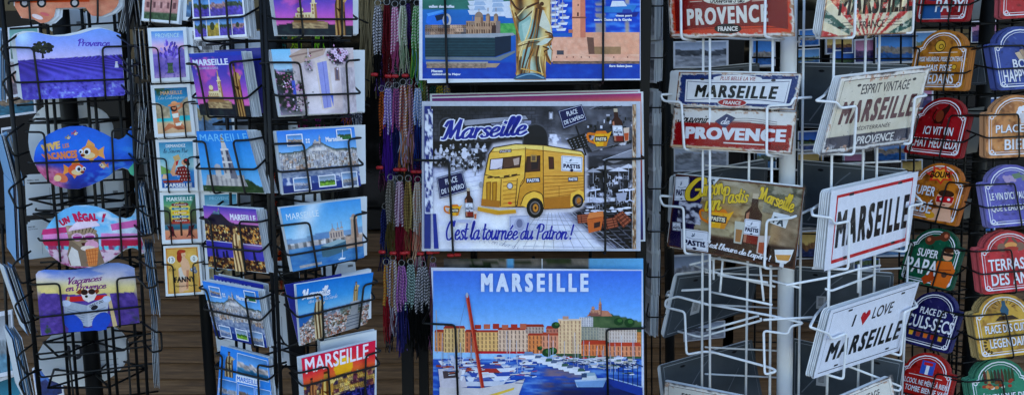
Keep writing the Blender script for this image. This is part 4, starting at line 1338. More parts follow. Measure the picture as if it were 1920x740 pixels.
def teapot(a, x, y, r, t=True, k=1.0, asp=1.0):
    if asp != 1.0:
        return teapot(Squash(a, y, asp), x, y, r, t, k)
    a.line([(x - .7 * r, y - .6 * r), (x - 1.6 * r, y - .65 * r), (x - 1.5 * r, y + .1 * r), (x - .7 * r, y + .5 * r)], .3 * r * (1 if a.ispx else k), (215, 120, 35), smooth=True)
    a.poly([(x - .6 * r, y - r), (x + .55 * r, y - 1.05 * r), (x + .85 * r, y - .7 * r), (x + 1.35 * r, y - 1.0 * r), (x + .95 * r, y), (x + .7 * r, y + .85 * r), (x - .55 * r, y + .9 * r), (x - .95 * r, y + .1 * r)], (232, 170, 40))
    a.poly([(x - .6 * r, y - r), (x + .55 * r, y - 1.05 * r), (x + .85 * r, y - .7 * r), (x - .7 * r, y - .65 * r)], (220, 125, 35)); a.poly([(x + .4 * r, y - .6 * r), (x + .95 * r, y), (x + .7 * r, y + .85 * r), (x + .3 * r, y + .9 * r)], (205, 135, 25))
    a.ell(x - .35 * r, y + .1 * r, .2 * r, .4 * r, (250, 215, 90), 10)
    if t:
        a.poly([(x - .75 * r, y - .35 * r), (x + .8 * r, y - .35 * r), (x + .75 * r, y + .3 * r), (x - .75 * r, y + .35 * r)], (35, 35, 50)); a.text('PASTIS', (x - .62 * r, y - .22 * r, x + .66 * r, y + .2 * r), (235, 225, 190), .03)

def bottle(a, x, y, h, w, tilt=0.0):
    P = lambda u, v: (x + w * u + tilt * (1 - v) * h, y + h * v)
    a.poly([P(-.18, 0), P(.18, 0), P(.2, .25), P(.5, .38), P(.5, 1), P(-.5, 1), P(-.5, .38), P(-.2, .25)], (62, 34, 28)); a.poly([P(-.4, .5), P(.4, .5), P(.4, .96), P(-.4, .96)], (128, 38, 26)); a.poly([P(-.42, .4), P(-.25, .36), P(-.25, .95), P(-.42, .95)], (175, 120, 95)); a.poly([P(-.18, 0), P(.18, 0), P(.18, .1), P(-.18, .1)], (190, 175, 150))
    pastis_label(a, [P(-.48, .5), P(.48, .5), P(.48, .8), P(-.48, .8)])

def street_scene(a):
    """crisp things of the grey café street behind the van: arches, people, chairs, lantern, paving joints"""
    rr = random.Random(21)
    G = lambda v: (v * .94, v * .95, v * 1.0 + 3)
    # masonry courses
    for k in range(9):
        y = 202 + 6 * k
        a.line([(830, y), (1040, y - 1)], .5, G(58))
        for q in range(14):
            x = 832 + 15 * q + (k % 2) * 7
            a.line([(x, y), (x, y + 6)], .5, G(60))
    for (x, y, r) in ((838, 236, 13), (1004, 256, 22), (880, 250, 10)):
        a.ell(x, y, r + 2.5, r + 3, G(84), a0=180, a1=360); a.rect(x - r - 2.5, y, x + r + 2.5, y + 18, G(76)); a.ell(x, y, r, r, G(38), a0=180, a1=360); a.rect(x - r, y, x + r, y + 18, G(34))
    a.poly([(868, 226), (985, 217), (990, 224), (872, 236)], G(168)); a.line([(872, 236), (990, 224)], 1, G(60))
    a.rect(1029, 210, 1037, 224, G(150)); a.rect(1031, 213, 1035, 222, G(225)); a.line([(1033, 203), (1033, 211)], 1, G(40))
    # seated crowd
    for k in range(58):
        x, y = rr.uniform(832, 912), rr.uniform(274, 318)
        b = rr.choice([30, 60, 110, 190, 228])
        a.ell(x, y, rr.uniform(2.2, 4), rr.uniform(3, 5), G(b), 9)
        a.ell(x + rr.uniform(-1, 1), y - 4.6, 1.7, 1.9, G(rr.choice([40, 150, 215])), 8)
        if k % 3 == 0:
            a.line([(x - 4, y + 5), (x + 4, y + 5)], 1, G(205)); a.line([(x + 2, y + 5), (x + 1, y + 12)], .6, G(30))
    a.ell(871, 290, 6, 8, G(232), 12); a.ell(871, 281, 6, 2.2, G(236), 12); a.ell(871, 279, 3.4, 2.4, G(228), 10); a.line([(864, 297), (868, 316)], 1, G(28)); a.line([(878, 297), (874, 316)], 1, G(28))
    a.ell(827, 282, 3, 7, G(225), 10); a.ell(827, 273, 2.2, 2.4, G(210), 8)
    # bar upper right
    for k in range(30):
        x = rr.uniform(1100, 1184); y = 214 + rr.uniform(0, 26)
        a.rect(x, y, x + rr.uniform(2, 7), y + rr.uniform(2, 9), G(rr.choice([16, 24, 70, 190, 226])))
    for k in range(5):
        a.line([(1105 + 8 * k, 205), (1118 + 12 * k, 199)], 1.4, G(rr.choice([30, 150])))
    a.poly([(1062, 262), (1096, 250), (1108, 272), (1074, 282)], G(20))
    for i in range(5):
        for j in range(4):
            a.ell(1069 + 7 * i + 2 * j, 264 - 2.2 * i + 4.6 * j, 1.3, 1.2, G(150), 6)
    a.poly([(1100, 268), (1184, 244), (1184, 262), (1110, 284)], G(118))
    for k in range(6):
        a.line([(1102, 270 + 2.6 * k), (1184, 246 + 2.8 * k)], .6, G(rr.choice([60, 175])))
    # terrace at the right: parasols, chairs, pots
    for (x, y, w) in ((1112, 318, 16), (1134, 312, 20), (1160, 316, 20), (1178, 310, 18)):
        a.poly([(x - w, y + 5), (x, y - 3), (x + w, y + 5)], G(rr.choice([170, 205, 228]))); a.line([(x, y), (x, y + 26)], .9, G(190))
    a.poly([(1130, 300), (1185, 280), (1185, 296), (1150, 306)], G(150)); a.line([(1130, 300), (1185, 280)], 1, G(215))
    for k in range(64):
        x, y = rr.uniform(1104, 1184), rr.uniform(322, 384)
        b = rr.choice([16, 26, 150, 205, 235])
        a.line([(x, y), (x + rr.uniform(-1, 1), y + 9)], 1, G(b)); a.line([(x, y + 5), (x + 5, y + 4.5)], 1, G(b)); a.line([(x + 5, y + 4.5), (x + 5, y + 10)], .8, G(b))
    # paving joints
    for k in range(12):
        a.line([(1010 + 6 * k, 398), (962 + 19 * k, 465)], .8, G(rr.choice([150, 170, 196])))
    for k in range(7):
        y = 402 + 1.3 * k * k + 2 * k
        if y < 464:
            a.line([(1004 - 4 * k, y), (1090 + 13 * k, y + 3)], .8, G(165))
    for k in range(26):
        x, y = rr.uniform(1090, 1184), rr.uniform(388, 404)
        a.ell(x, y, rr.uniform(3, 9), rr.uniform(.8, 2), G(rr.choice([205, 232, 246])), 8)

def outside(X, Y, poly):
    """distance of points from a polygon, 0 inside"""
    q = np.asarray(poly, float)
    d, ins = np.full(X.shape, 1e9), np.zeros(X.shape, bool)
    for (ax, ay), (bx, by) in zip(q, np.roll(q, -1, 0)):
        t = np.clip(((X - ax) * (bx - ax) + (Y - ay) * (by - ay)) / ((bx - ax) ** 2 + (by - ay) ** 2), 0, 1)
        d = np.minimum(d, np.hypot(X - ax - t * (bx - ax), Y - ay - t * (by - ay)))
        ins ^= ((ay > Y) != (by > Y)) & (X < (bx - ax) * (Y - ay) / ((by - ay) or 1e-9) + ax)
    return np.where(ins, 0, d)

def art_van(a):
    glow = [(910, 322), (918, 288), (927, 273), (966, 267), (1020, 269), (1091, 281), (1097, 292), (1098, 372), (1090, 386), (1072, 394), (1022, 395), (1008, 407), (990, 405), (930, 399), (896, 391), (897, 376), (906, 350)]
    a.rect(791, 190, 1201, 470, (190, 196, 208))
    def f(U, V):
        n = fbm(U, V, 26, 20, 2)
        brick = .8 + .2 * ((V * 34) % 1 > .2) * ((U * 34 + np.floor(V * 34) * .5) % 1 > .12)
        wall = mix((34, 35, 46), (108, 110, 128), fbm(U, V, 12, 10, 5)) * brick[..., None]
        dark = mix((16, 16, 24), (62, 63, 78), n)
        c = np.where((V < .25)[..., None], wall, dark)
        c = mix(c, (30, 30, 42), st(.06, .03, np.abs(U - .47) * .6 + np.maximum(V - .3, 0) * .1 - .0) * (V > .14) * (V < .4))
        c = mix(c, (175, 178, 205), ((U > .3) & (U < .5) & (V > .1) & (V < .13 + .06 * (U - .3))) * .8)
        ppl = st(.56, .66, fbm(U, V, 40, 24, 7)) * (V > .3) * (V < .43) * (U < .33)
        c = mix(c, (205, 208, 225), ppl * .9)
        light = mix((188, 192, 222), (248, 250, 255), np.clip(fbm(U, V, 6, 7, 3) + .6 * (V - .62), 0, 1))
        pav = mix(light, (130, 134, 165), .35 * (((V * 30 + U * 6) % 1) < .15) * (V < .6))
        e = st(.4, .47, V + .04 * (n - .5)) * (U < .52)
        c = mix(c, pav, e)
        r = U >= .52
        terr = mix((14, 14, 22), (100, 102, 120), fbm(U, V, 44, 34, 9))
        terr = mix(terr, (220, 222, 240), st(.6, .68, fbm(U, V, 26, 26, 10)))
        terr = mix(terr, (165, 168, 192), ((V > .28 + .1 * (U - .8)) & (V < .33) & (U > .7)) * .0)
        aw = (V > .41 - .14 * (U - .72)) & (V < .47 - .13 * (U - .72)) & (U > .86)
        terr = mix(terr, (130, 132, 150), aw * .9)
        table = mix((150, 152, 172), (70, 70, 86), fbm(U, V, 8, 40, 4))
        terr = np.where(((V < .36) & (V > .2 + .2 * (1 - U)))[..., None], np.where((V > .26 + .3 * (1 - U))[..., None], table, terr), terr)
        terr = mix(terr, (62, 64, 78), ((V > .35 - .08 * (U - .8)) & (V < .43 - .1 * (U - .75))) * .85)
        terr = np.where((V < .2)[..., None], mix((34, 35, 48), (140, 143, 162), fbm(U, V, 14, 12, 6)), terr)
        terr = mix(terr, (225, 228, 248), np.exp(-(((U - .62) / .12) ** 2 + ((V - .26) / .1) ** 2)) * .5)
        c = np.where(r[..., None], terr, c)
        g = (V > .62)
        q = (U - .5) - (V - .62) * .9
        cob = mix((18, 18, 28), (62, 64, 82), fbm(U, V, 10, 10, 5))
        jx = (((U - .2) / (V + .05)) * 16) % 1 < .1
        jy = ((V * V) * 20 + U * 3) % 1 < .14
        cob = mix(cob, (160, 165, 195), .45 * (jx | jy))
        sun = mix(light, cob, st(-.06, .06, q - .06 + .1 * (fbm(U, V, 6, 9, 8) - .5)))
        sun = mix(sun, (222, 225, 248), st(.54, .6, fbm(U, V, 5, 16, 12)) * (U > .6) * st(.74, .66, V))
        c = np.where((g & (U > .48))[..., None], sun, c)
        c = mix(c, light, st(.66, .8, V) * st(.56, .4, U))
        c = np.clip((c - 128) * 1.18 + 122, 0, 255)
        g_ = c.mean(-1, keepdims=True)
        c = np.where(c.max(-1, keepdims=True) > 150, c, g_ + (c - g_) * .45)
        return mix(c, (232, 228, 238), st(9, 0, outside(808 + 377 * U, 199 + 267 * V, glow)) * .92)
    a.ras(f, 280, 200, 808, 199, 1185, 466)
    street_scene(a)
    a.rect(796, 199, 808, 465, (45, 60, 125))
    a.ras(lambda U, V: mix((45, 55, 120), (225, 230, 242), st(.45, .55, fbm(U, V, 4, 30, 3))), 8, 50, 797, 205, 812, 400)
    a.poly([(812, 400), (818, 400), (823, 465), (814, 465)], (40, 58, 140))
    a.ras(lambda U, V: ramp(fbm(U, V, 4, 40, 6), (.2, (60, 45, 40)), (.5, (165, 130, 95)), (.7, (225, 215, 200)), (1, (90, 100, 60))), 6, 80, 1185, 196, 1192, 466)
    # stamps and faint handwriting
    a.rect(955, 404, 992, 436, (190, 194, 215)); a.line([(957, 406), (990, 404), (990, 434), (957, 436)], .8, (110, 114, 140), closed=True); a.ell(974, 420, 10, 12, (165, 168, 192)); a.ell(974, 418, 6, 8, (120, 124, 150))
    for k in range(4):
        a.line([(892 + 4 * k, 425), (900 + 9 * k, 455)], .5, (150, 154, 178))
    a.script('mon cher ami', [(925, 446), (975, 456), (972, 466), (922, 456)], (120, 124, 150), .1)
    # terrace furniture
    for x in (1116, 1168, 1180):
        a.line([(x - 9, 357), (x + 9, 354)], 3, (225, 228, 245)); a.line([(x, 357), (x, 376)], 2, (200, 204, 225)); a.line([(x - 8, 378), (x, 374), (x + 8, 378)], 2, (200, 204, 225))
    a.poly([(1154, 362), (1175, 360), (1172, 376), (1158, 377)], (165, 168, 185))
    # van
    Yl, Ym, Yd, Ol = (248, 190, 80), (222, 158, 60), (146, 96, 24), (66, 42, 22)
    def paint(c0, c1, s, k=1):
        def f(U, V):
            n = fbm(U, V, 3, 26, s)
            return mix(c0, c1, np.clip(V * .55 + (n - .5) * .9 + .15, 0, 1))
        return f
    a.poly([(908, 327), (916, 288), (925, 276), (967, 269), (1018, 271), (1091, 283), (1096, 290), (1096, 375), (1070, 390), (1021, 392), (985, 388), (932, 388), (902, 385)], Ol)
    a.shape([(903, 384), (909, 327), (917, 289), (926, 277), (967, 270.5), (985, 274), (984, 330), (975, 345), (968, 386), (935, 388)], paint((255, 208, 96), (226, 160, 62), 3), 40, 44)
    a.shape([(985, 273), (1018, 272), (1018, 390), (1004, 390), (990, 386), (970, 386), (976, 345), (985, 330)], paint((232, 170, 66), (190, 130, 46), 4), 24, 44)
    a.shape([(1019, 272), (1090, 284), (1095, 291), (1095, 374), (1069, 389), (1019, 390)], paint((244, 182, 84), (204, 140, 58), 5), 40, 44)
    a.poly([(967, 270), (1018, 271.5), (1091, 284), (1094, 291), (1018, 281), (985, 279), (926, 285), (926, 277)], (255, 216, 120))
    for k in range(7):
        a.line([(1020, 336 + 7 * k), (1094, 334 + 5.4 * k)], 1.0, Yd)
    a.line([(1019, 330), (1094, 329)], 1.4, Yd); a.line([(1048, 348), (1048, 390)], 1, Yd); a.line([(1018, 272), (1019, 390)], 1.4, Ol); a.line([(985, 276), (984, 332), (975, 350)], 1.2, Ol, smooth=True)
    a.poly([(919, 298), (978, 291), (975, 314), (917, 319)], Ol); a.poly([(921, 299), (943, 297), (941, 316), (919, 317)], (225, 215, 225)); a.poly([(945, 297), (975, 293), (973, 312), (943, 315)], (92, 66, 52)); a.poly([(962, 298), (974, 295), (973, 308), (964, 310)], (190, 165, 150)); a.line([(933, 316), (945, 312)], 1.2, (30, 25, 25)); a.line([(955, 314), (966, 310)], 1.2, (30, 25, 25))
    a.poly([(987, 293), (1013, 291), (1013, 321), (984, 323)], Ol); a.poly([(990, 296), (1011, 294), (1011, 319), (988, 320)], (75, 48, 40)); a.poly([(996, 300), (1010, 298), (1008, 316), (996, 318)], (50, 38, 40)); a.rect(995, 290, 1006, 303, (175, 140, 80)); a.rect(997, 292, 1004, 301, (110, 90, 70))
    a.poly([(1028, 293), (1038, 294), (1039, 317), (1029, 317)], Ol); a.rect(1030, 296, 1037, 315, (85, 50, 38))
    pastis_label(a, [(1052, 291), (1092, 294), (1091, 322), (1052, 320)])
    for q in ([(937, 281), (959, 279), (959, 285), (936, 287)], [(986, 334), (1012, 332), (1013, 341), (987, 343)], [(1065, 332), (1083, 331), (1083, 339), (1065, 340)]):
        a.poly(q, (30, 34, 60)); q = np.array(q, float); c = q.mean(0); a.text('PASTIS', c + (q - c) * [.86, .66], (230, 232, 240), .03)
    for x in (912, 923):
        a.poly([(x, 341), (x + 9, 340), (x + 8, 376), (x, 377)], Yd); a.poly([(x + 2, 343), (x + 7, 342), (x + 6, 374), (x + 2, 375)], (190, 138, 40))
    for k in range(2):
        a.poly([(914 + 13 * k, 331), (924 + 13 * k, 330), (924 + 13 * k, 333), (914 + 13 * k, 334)], Ol); a.poly([(945 + 14 * k, 329 - 2 * k), (956 + 14 * k, 327 - 2 * k), (955 + 14 * k, 330 - 2 * k), (945 + 14 * k, 332 - 2 * k)], Ol)
    a.shape([(938, 386), (940, 335), (972, 331), (966, 386)], paint((250, 192, 86), (214, 150, 56), 6), 16, 20)
    for k in range(6):
        a.line([(943, 341 + 8 * k), (969, 338 + 8 * k)], 1.1, Yd)
    a.ell(956, 348, 6, 6.5, (90, 70, 50)); a.ell(956, 348, 4.6, 5, (205, 205, 210)); a.ell(956, 380, 4, 2.5, (200, 60, 40)); a.ell(902, 346, 3.5, 6, (150, 150, 155))
    a.poly([(909, 378), (932, 379), (932, 387), (909, 386)], (28, 28, 34)); a.text('307 2939', [(911, 380), (930, 381), (930, 385), (911, 384)], (190, 190, 200), .0)
    a.poly([(896, 387), (936, 394), (967, 392), (968, 399), (932, 402), (895, 394)], (205, 150, 45)); a.line([(896, 387), (936, 394), (967, 392)], 1.2, (240, 200, 100))
    a.poly([(976, 384), (984, 366), (1000, 358), (1016, 364), (1020, 388), (1006, 388), (992, 390)], Yl)
    a.ell(1003, 389, 16, 19, (26, 24, 26)); a.ell(1003, 389, 10, 12.5, (120, 112, 108)); a.ell(1003, 389, 8, 10, (60, 50, 46)); a.ell(1004, 389, 5, 7.5, (195, 130, 50)); a.ell(1004, 389, 2, 3, (70, 45, 30))
    a.poly([(1068, 384), (1070, 362), (1085, 355), (1095, 360), (1095, 378), (1080, 388)], Yl); a.ell(1083, 376, 10.5, 13, (26, 24, 26)); a.ell(1084, 376, 6.5, 8.5, (110, 100, 95)); a.ell(1084.5, 376, 4, 6, (180, 115, 45))
    a.line([(909, 327), (917, 289), (926, 277), (967, 270), (1018, 272), (1090, 284), (1095, 291), (1095, 374), (1070, 389)], 1.6, Ol)
    a.poly([(903, 372), (938, 376), (936, 388), (902, 385)], (176, 116, 40)); a.poly([(1019, 372), (1069, 366), (1069, 389), (1020, 391)], (178, 118, 42)); a.line([(909, 327), (940, 333), (975, 327)], 1.4, Ol, smooth=True); a.line([(940, 335), (938, 386)], 1.2, Ol); a.line([(970, 334), (966, 386)], 1.2, Ol); a.line([(921, 285), (985, 279), (1090, 290)], 1.0, (150, 100, 36)); a.line([(976, 384), (984, 366), (1000, 358), (1016, 364), (1020, 388)], 1.3, Ol, smooth=True)
    # café things
    street_plate(a, [(1046, 208), (1090, 196), (1100, 225), (1056, 242)], 'PLACE', "DE L'APÉRO"); a.line([(1079, 236), (1098, 291)], 3, (22, 22, 32))
    street_plate(a, [(819, 333), (867, 320), (877, 357), (825, 372)], 'PLACE', "DE L'APÉRO")
    teapot(a, 1126, 261, 15); bottle(a, 1160, 204, 63, 20, -.11); a.poly([(1168, 240), (1179, 239), (1178, 264), (1170, 265)], (215, 190, 170)); a.poly([(1169, 250), (1178, 249), (1177, 263), (1171, 264)], (190, 90, 50))
    teapot(a, 852, 394, 11); bottle(a, 881, 352, 55, 16, -.05); a.poly([(888, 394), (895, 394), (894, 410), (889, 410)], (220, 200, 190)); a.poly([(889, 400), (894, 400), (893, 409), (890, 409)], (190, 100, 60)); a.ell(870, 414, 22, 3, (180, 184, 210))
    def crate(q, n=4, c=(112, 58, 42)):
        q = np.asarray(q, float); a.poly(q, c)
        P = lambda u, v: q[0] * (1 - u) * (1 - v) + q[1] * u * (1 - v) + q[2] * u * v + q[3] * (1 - u) * v
        for k in range(n):
            a.line([P(.06, (k + .5) / n), P(.94, (k + .5) / n)], 2, (165, 95, 70))
        a.line([P(.25, .08), P(.25, .95)], 1.2, (70, 34, 26)); a.line([P(.75, .08), P(.75, .95)], 1.2, (70, 34, 26))
    crate([(1081, 402), (1112, 399), (1112, 416), (1083, 418)]); crate([(1127, 410), (1154, 406), (1159, 424), (1132, 430)]); crate([(1150, 404), (1166, 394), (1184, 412), (1168, 426)])
    a.poly([(1104, 398), (1130, 395), (1131, 404), (1126, 430), (1103, 436), (1100, 410)], (196, 104, 52)); a.poly([(1104, 398), (1130, 395), (1131, 404), (1100, 410)], (215, 130, 75)); a.line([(1101, 410), (1127, 406)], 1, (120, 60, 35)); a.poly([(1113, 417), (1125, 414), (1124, 424), (1113, 427)], (60, 40, 40))
    # titles
    a.script('Marseille', [(829, 226), (985, 218), (987, 252), (829, 262)], (34, 48, 140), .33, ((226, 230, 248), .24), .26, .45)
    a.script("C'est la tournée du Patron !", [(838, 412), (1075, 420), (1073, 447), (838, 448)], (34, 48, 148), .32, ((226, 228, 248), .14), .16, .45)

def art_harbour(a):
    a.poly([(808, 501), (1205, 505), (1208, 775), (824, 775)], (205, 212, 228))
    def f(U, V):
        x, y = 812 + 390 * U, 507 + 263 * V
        c = ramp(V, (0, (70, 118, 218)), (.25, (104, 162, 238)), (.45, (156, 202, 246)))
        hill = y > 608 - 20 * np.exp(-((x - 1135) / 60) ** 2)
        c = np.where((hill & (x > 1040))[..., None], mix((45, 75, 50), (110, 125, 85), fbm(U, V, 24, 22, 2)), c)
        w = mix((40, 84, 175), (105, 150, 215), st(.45, .75, fbm(U, V, 14, 70, 4)))
        refl = np.exp(-((x - 1042) / 26) ** 2) + .5 * np.exp(-((x - 1080) / 18) ** 2)
        w = mix(w, mix((175, 120, 95), (110, 110, 140), fbm(U, V, 12, 60, 7)), np.clip(refl, 0, .8) * st(.35, .6, fbm(U, V, 10, 70, 9)))
        w = mix(w, (14, 22, 60), st(700, 742, y) * st(985, 1060, x) * .8)
        c = np.where((y > 672)[..., None], w, c)
        return c
    a.ras(f, 120, 90, 812, 507, 1203, 770)
    def block(x0, y0, x1, y1, col, nu, nv, s, win=(66, 48, 54), roof=None, rh=5):
        col = A3(col)
        def g(U, V):
            b = col * (.92 + .14 * fbm(U, V, 6, 6, s))[..., None]
            w = (np.abs((U * nu) % 1 - .5) < .2) & (np.abs((V * nv) % 1 - .5) < .27)
            return np.where(w[..., None], A3(win), b)
        a.ras(g, max(8, int(nu * 4)), max(6, int(nv * 4)), x0, y0, x1, y1)
        if roof:
            a.poly([(x0 - 1, y0), (x0 + 2, y0 - rh), (x1 - 2, y0 - rh), (x1 + 1, y0)], roof)
    rf = (165, 62, 48)
    block(815, 622, 834, 658, (232, 150, 95), 3, 4, 1, roof=rf); block(832, 615, 872, 660, (238, 192, 130), 6, 5, 2, roof=rf); block(872, 622, 896, 660, (222, 128, 88), 3, 4, 3, roof=rf)
    block(893, 622, 937, 660, (240, 185, 120), 6, 5, 4, roof=rf, rh=4); block(934, 618, 992, 660, (235, 195, 165), 8, 5, 5, roof=rf, rh=5); block(990, 628, 1018, 662, (232, 140, 85), 4, 4, 6, roof=rf)
    block(985, 612, 1020, 624, (190, 165, 150), 6, 2, 12, roof=(150, 60, 50)); block(1016, 628, 1052, 662, (225, 150, 118), 5, 3, 7, roof=(175, 75, 55), rh=6); block(1024, 615, 1048, 624, (190, 120, 100), 4, 1, 22, roof=rf)
    block(1086, 594, 1112, 612, (205, 200, 200), 6, 4, 8, (120, 120, 130)); block(1090, 613, 1124, 636, (165, 160, 140), 6, 4, 9, (95, 110, 115)); block(1122, 614, 1150, 640, (190, 180, 160), 5, 4, 13, (110, 115, 110))
    block(1142, 616, 1194, 648, (222, 205, 192), 10, 5, 10, (150, 125, 115)); block(1194, 622, 1202, 646, (225, 150, 90), 2, 3, 11)
    block(1047, 600, 1090, 662, (240, 200, 155), 6, 9, 14, (150, 105, 85)); a.rect(1046, 597, 1091, 600, (225, 200, 180)); a.rect(1055, 592, 1066, 598, (190, 150, 130))
    block(1090, 645, 1140, 666, (235, 135, 85), 8, 2, 15, roof=(185, 70, 48), rh=8); block(1140, 648, 1202, 667, (235, 150, 110), 8, 2, 16, roof=(190, 75, 52), rh=7)
    for x in range(890, 992, 17):
        a.rect(x, 606 + (x % 3), x + 12, 616, (190, 105, 80) if x % 2 else (170, 60, 48))
    a.poly([(893, 657), (985, 658), (985, 662), (893, 662)], (185, 40, 50))
    for (x, y, r) in ((1026, 660, 10), (1036, 657, 9), (1012, 652, 5), (1042, 609, 8), (1180, 604, 10), (1160, 602, 9)):
        a.ell(x, y, r, r * .8, (36, 72, 42), 12); a.ell(x + 2, y - 2, r * .5, r * .4, (70, 110, 58), 10)
    a.poly([(1100, 592), (1112, 580), (1140, 582), (1148, 592)], (190, 130, 105)); basilica(a, 1120, 592, 34, 26, (200, 145, 115), (140, 95, 85), (170, 170, 110))
    rr = random.Random(5)
    cols = [(225, 230, 242), (200, 210, 232), (235, 238, 245), (165, 185, 220), (210, 205, 205)]
    for k in range(70):
        t = k / 70
        x = rr.uniform(832, 1000 - 10 * t); y = 668 + 40 * t
        boat(a, x, y + 4, rr.uniform(10, 26), rr.choice(cols), rr.choice([(60, 80, 150), (150, 175, 215), (120, 60, 70), (90, 120, 190), (215, 220, 232)]))
    for k in range(50):
        x = rr.uniform(1040, 1190); y = 668 + rr.uniform(0, .16) * (x - 1030)
        boat(a, x, y + 3, rr.uniform(9, 22), rr.choice(cols), rr.choice([(120, 130, 120), (175, 180, 200), (60, 90, 130), (200, 190, 170), (180, 60, 55)]))
    for k in range(34):
        x = rr.uniform(818, 1198); y = 676 + rr.uniform(0, 22)
        a.line([(x, y), (x + rr.uniform(-1, 1), y - rr.uniform(25, 62))], .8, rr.choice([(225, 228, 238), (190, 195, 210), (120, 110, 115)]))
    boat(a, 992, 672, 40, (235, 238, 245), (120, 140, 175))
    for k in range(9):
        boat(a, 1010 + 10 * k, 676 + 3.1 * k, 30, (225, 230, 240), [(95, 110, 135), (210, 215, 225), (70, 100, 90)][k % 3], 1.1)
    boat(a, 1106, 724, 58, (165, 190, 220), (150, 175, 190), 1.35); a.poly([(1078, 714), (1136, 711), (1130, 724), (1084, 724)], (120, 155, 200)); a.poly([(1092, 704), (1116, 702), (1118, 710), (1090, 711)], (200, 210, 215)); a.rect(1090, 698, 1100, 706, (60, 80, 110)); a.poly([(1140, 706), (1204, 724), (1205, 742), (1150, 724), (1140, 716)], (36, 62, 140)); a.line([(1140, 706), (1204, 724)], 2, (150, 175, 210))
    for k in range(6):
        a.line([(1150 + 9 * k, 712 + 2 * k), (1150 + 9 * k, 682)], 1.4, (35, 45, 75)); a.line([(1146 + 9 * k, 680), (1160 + 9 * k, 686)], 2.4, (50, 70, 110))
    # moored boats in front
    for k in range(4):
        boat(a, 925 - 6 * k, 698 + 8 * k, 80, [(225, 230, 242), (60, 85, 165), (215, 222, 238), (200, 206, 220)][k], [(60, 80, 150), (170, 60, 55), (215, 220, 232), (90, 110, 170)][k], .6)
    a.poly([(822, 690), (868, 688), (876, 724), (826, 728)], (205, 198, 205)); a.poly([(830, 694), (862, 692), (856, 706), (832, 708)], (80, 68, 70)); a.line([(818, 684), (884, 690)], 4, (150, 68, 45)); a.poly([(868, 690), (874, 690), (866, 712), (862, 710)], (235, 235, 240))
    a.poly([(824, 724), (900, 726), (960, 716), (984, 708), (970, 745), (955, 775), (826, 775)], (206, 200, 200)); a.poly([(825, 740), (905, 742), (965, 724), (963, 729), (905, 748), (825, 746)], (222, 185, 80)); a.poly([(826, 748), (905, 752), (955, 740), (945, 775), (826, 775)], (165, 165, 175))
    for k in range(60):
        x = rr.uniform(822, 1000); y = rr.uniform(670, 716)
        a.line([(x, y), (x + rr.uniform(5, 18), y - rr.uniform(-1, 2))], rr.uniform(.8, 2), rr.choice([(235, 238, 245), (45, 60, 120), (190, 90, 70), (120, 150, 205), (60, 55, 70), (215, 205, 195)]))
    for k in range(60):
        x = rr.uniform(1040, 1190); y = 672 + rr.uniform(0, .2) * (x - 1030)
        a.line([(x, y), (x + rr.uniform(4, 14), y + rr.uniform(-1, 2))], rr.uniform(.8, 2), rr.choice([(235, 238, 245), (50, 70, 120), (120, 140, 130), (90, 95, 110), (190, 195, 205), (40, 45, 60)]))
    a.line([(876, 552), (905, 725)], 6.5, (165, 52, 38)); a.line([(874, 552), (903, 725)], 1.6, (215, 100, 75)); a.ell(876, 552, 2.5, 5, (170, 180, 195))
    a.line([(818, 580), (820, 660)], 1.5, (170, 165, 160))
    a.poly([(843, 664), (850, 664), (862, 690), (854, 692)], (205, 212, 235)); a.line([(876, 552), (860, 620), (856, 690)], .6, (110, 120, 150))
    a.text('MARSEILLE', (902, 511, 1103, 546), (222, 232, 250), .034, sp=1.42)

def art_sunset(a):
    a.ras(lambda U, V: ramp(V, (0, (150, 50, 110)), (.06, (215, 120, 90)), (.3, (225, 150, 60)), (.5, (150, 60, 60)), (.8, (55, 60, 130)), (1, (60, 40, 80))) * (.6 + .5 * U[..., None]) + A3((30, 10, 60)) * (1 - U[..., None]), 20, 40, .01, .01, .99, .99)
def art_cove(a):
    def f(U, V):
        c = ramp(V, (0, (110, 180, 235)), (1, (60, 120, 170)))
        r = mix((45, 45, 50), (175, 165, 150), fbm(U, V * 12, 16, 5, 3))
        t = mix((20, 34, 22), (70, 85, 50), fbm(U, V * 12, 30, 5, 5))
        k = fbm(U, V * 0, 6, 1, 7)
        return np.where((k > .45)[..., None], np.where((fbm(U, V * 12, 7, 2, 8) > .5)[..., None], r, t), c)
    a.ras(f, 90, 40)
    for x in (.49,):
        a.rect(x, 0, x + .006, .3, (220, 225, 235))
# --- tin signs
def rust(U, V, base, s=1, edge=(95, 60, 40), paint=(222, 218, 208), amt=1.0):
    """chipped and rusty margins round a printed tin plate"""
    n = fbm(U, V, 18, 9, s)
    d = np.minimum(np.minimum(U, 1 - U) * 2.4, np.minimum(V, 1 - V))
    d = d + .06 * (n - .5) * amt
    c = mix(edge, paint, st(.0, .035, d))
    m = fbm(U, V, 30, 14, s + 4)
    c = mix(c, (150, 95, 60), st(.6, .72, m) * .7)
    c = mix(c, base, st(.05, .065, d - .03 * st(.5, .7, m)))
    return mix(c, paint, st(.69, .72, fbm(U, V, 26, 16, s + 8)) * .55 * st(.16, .08, d))

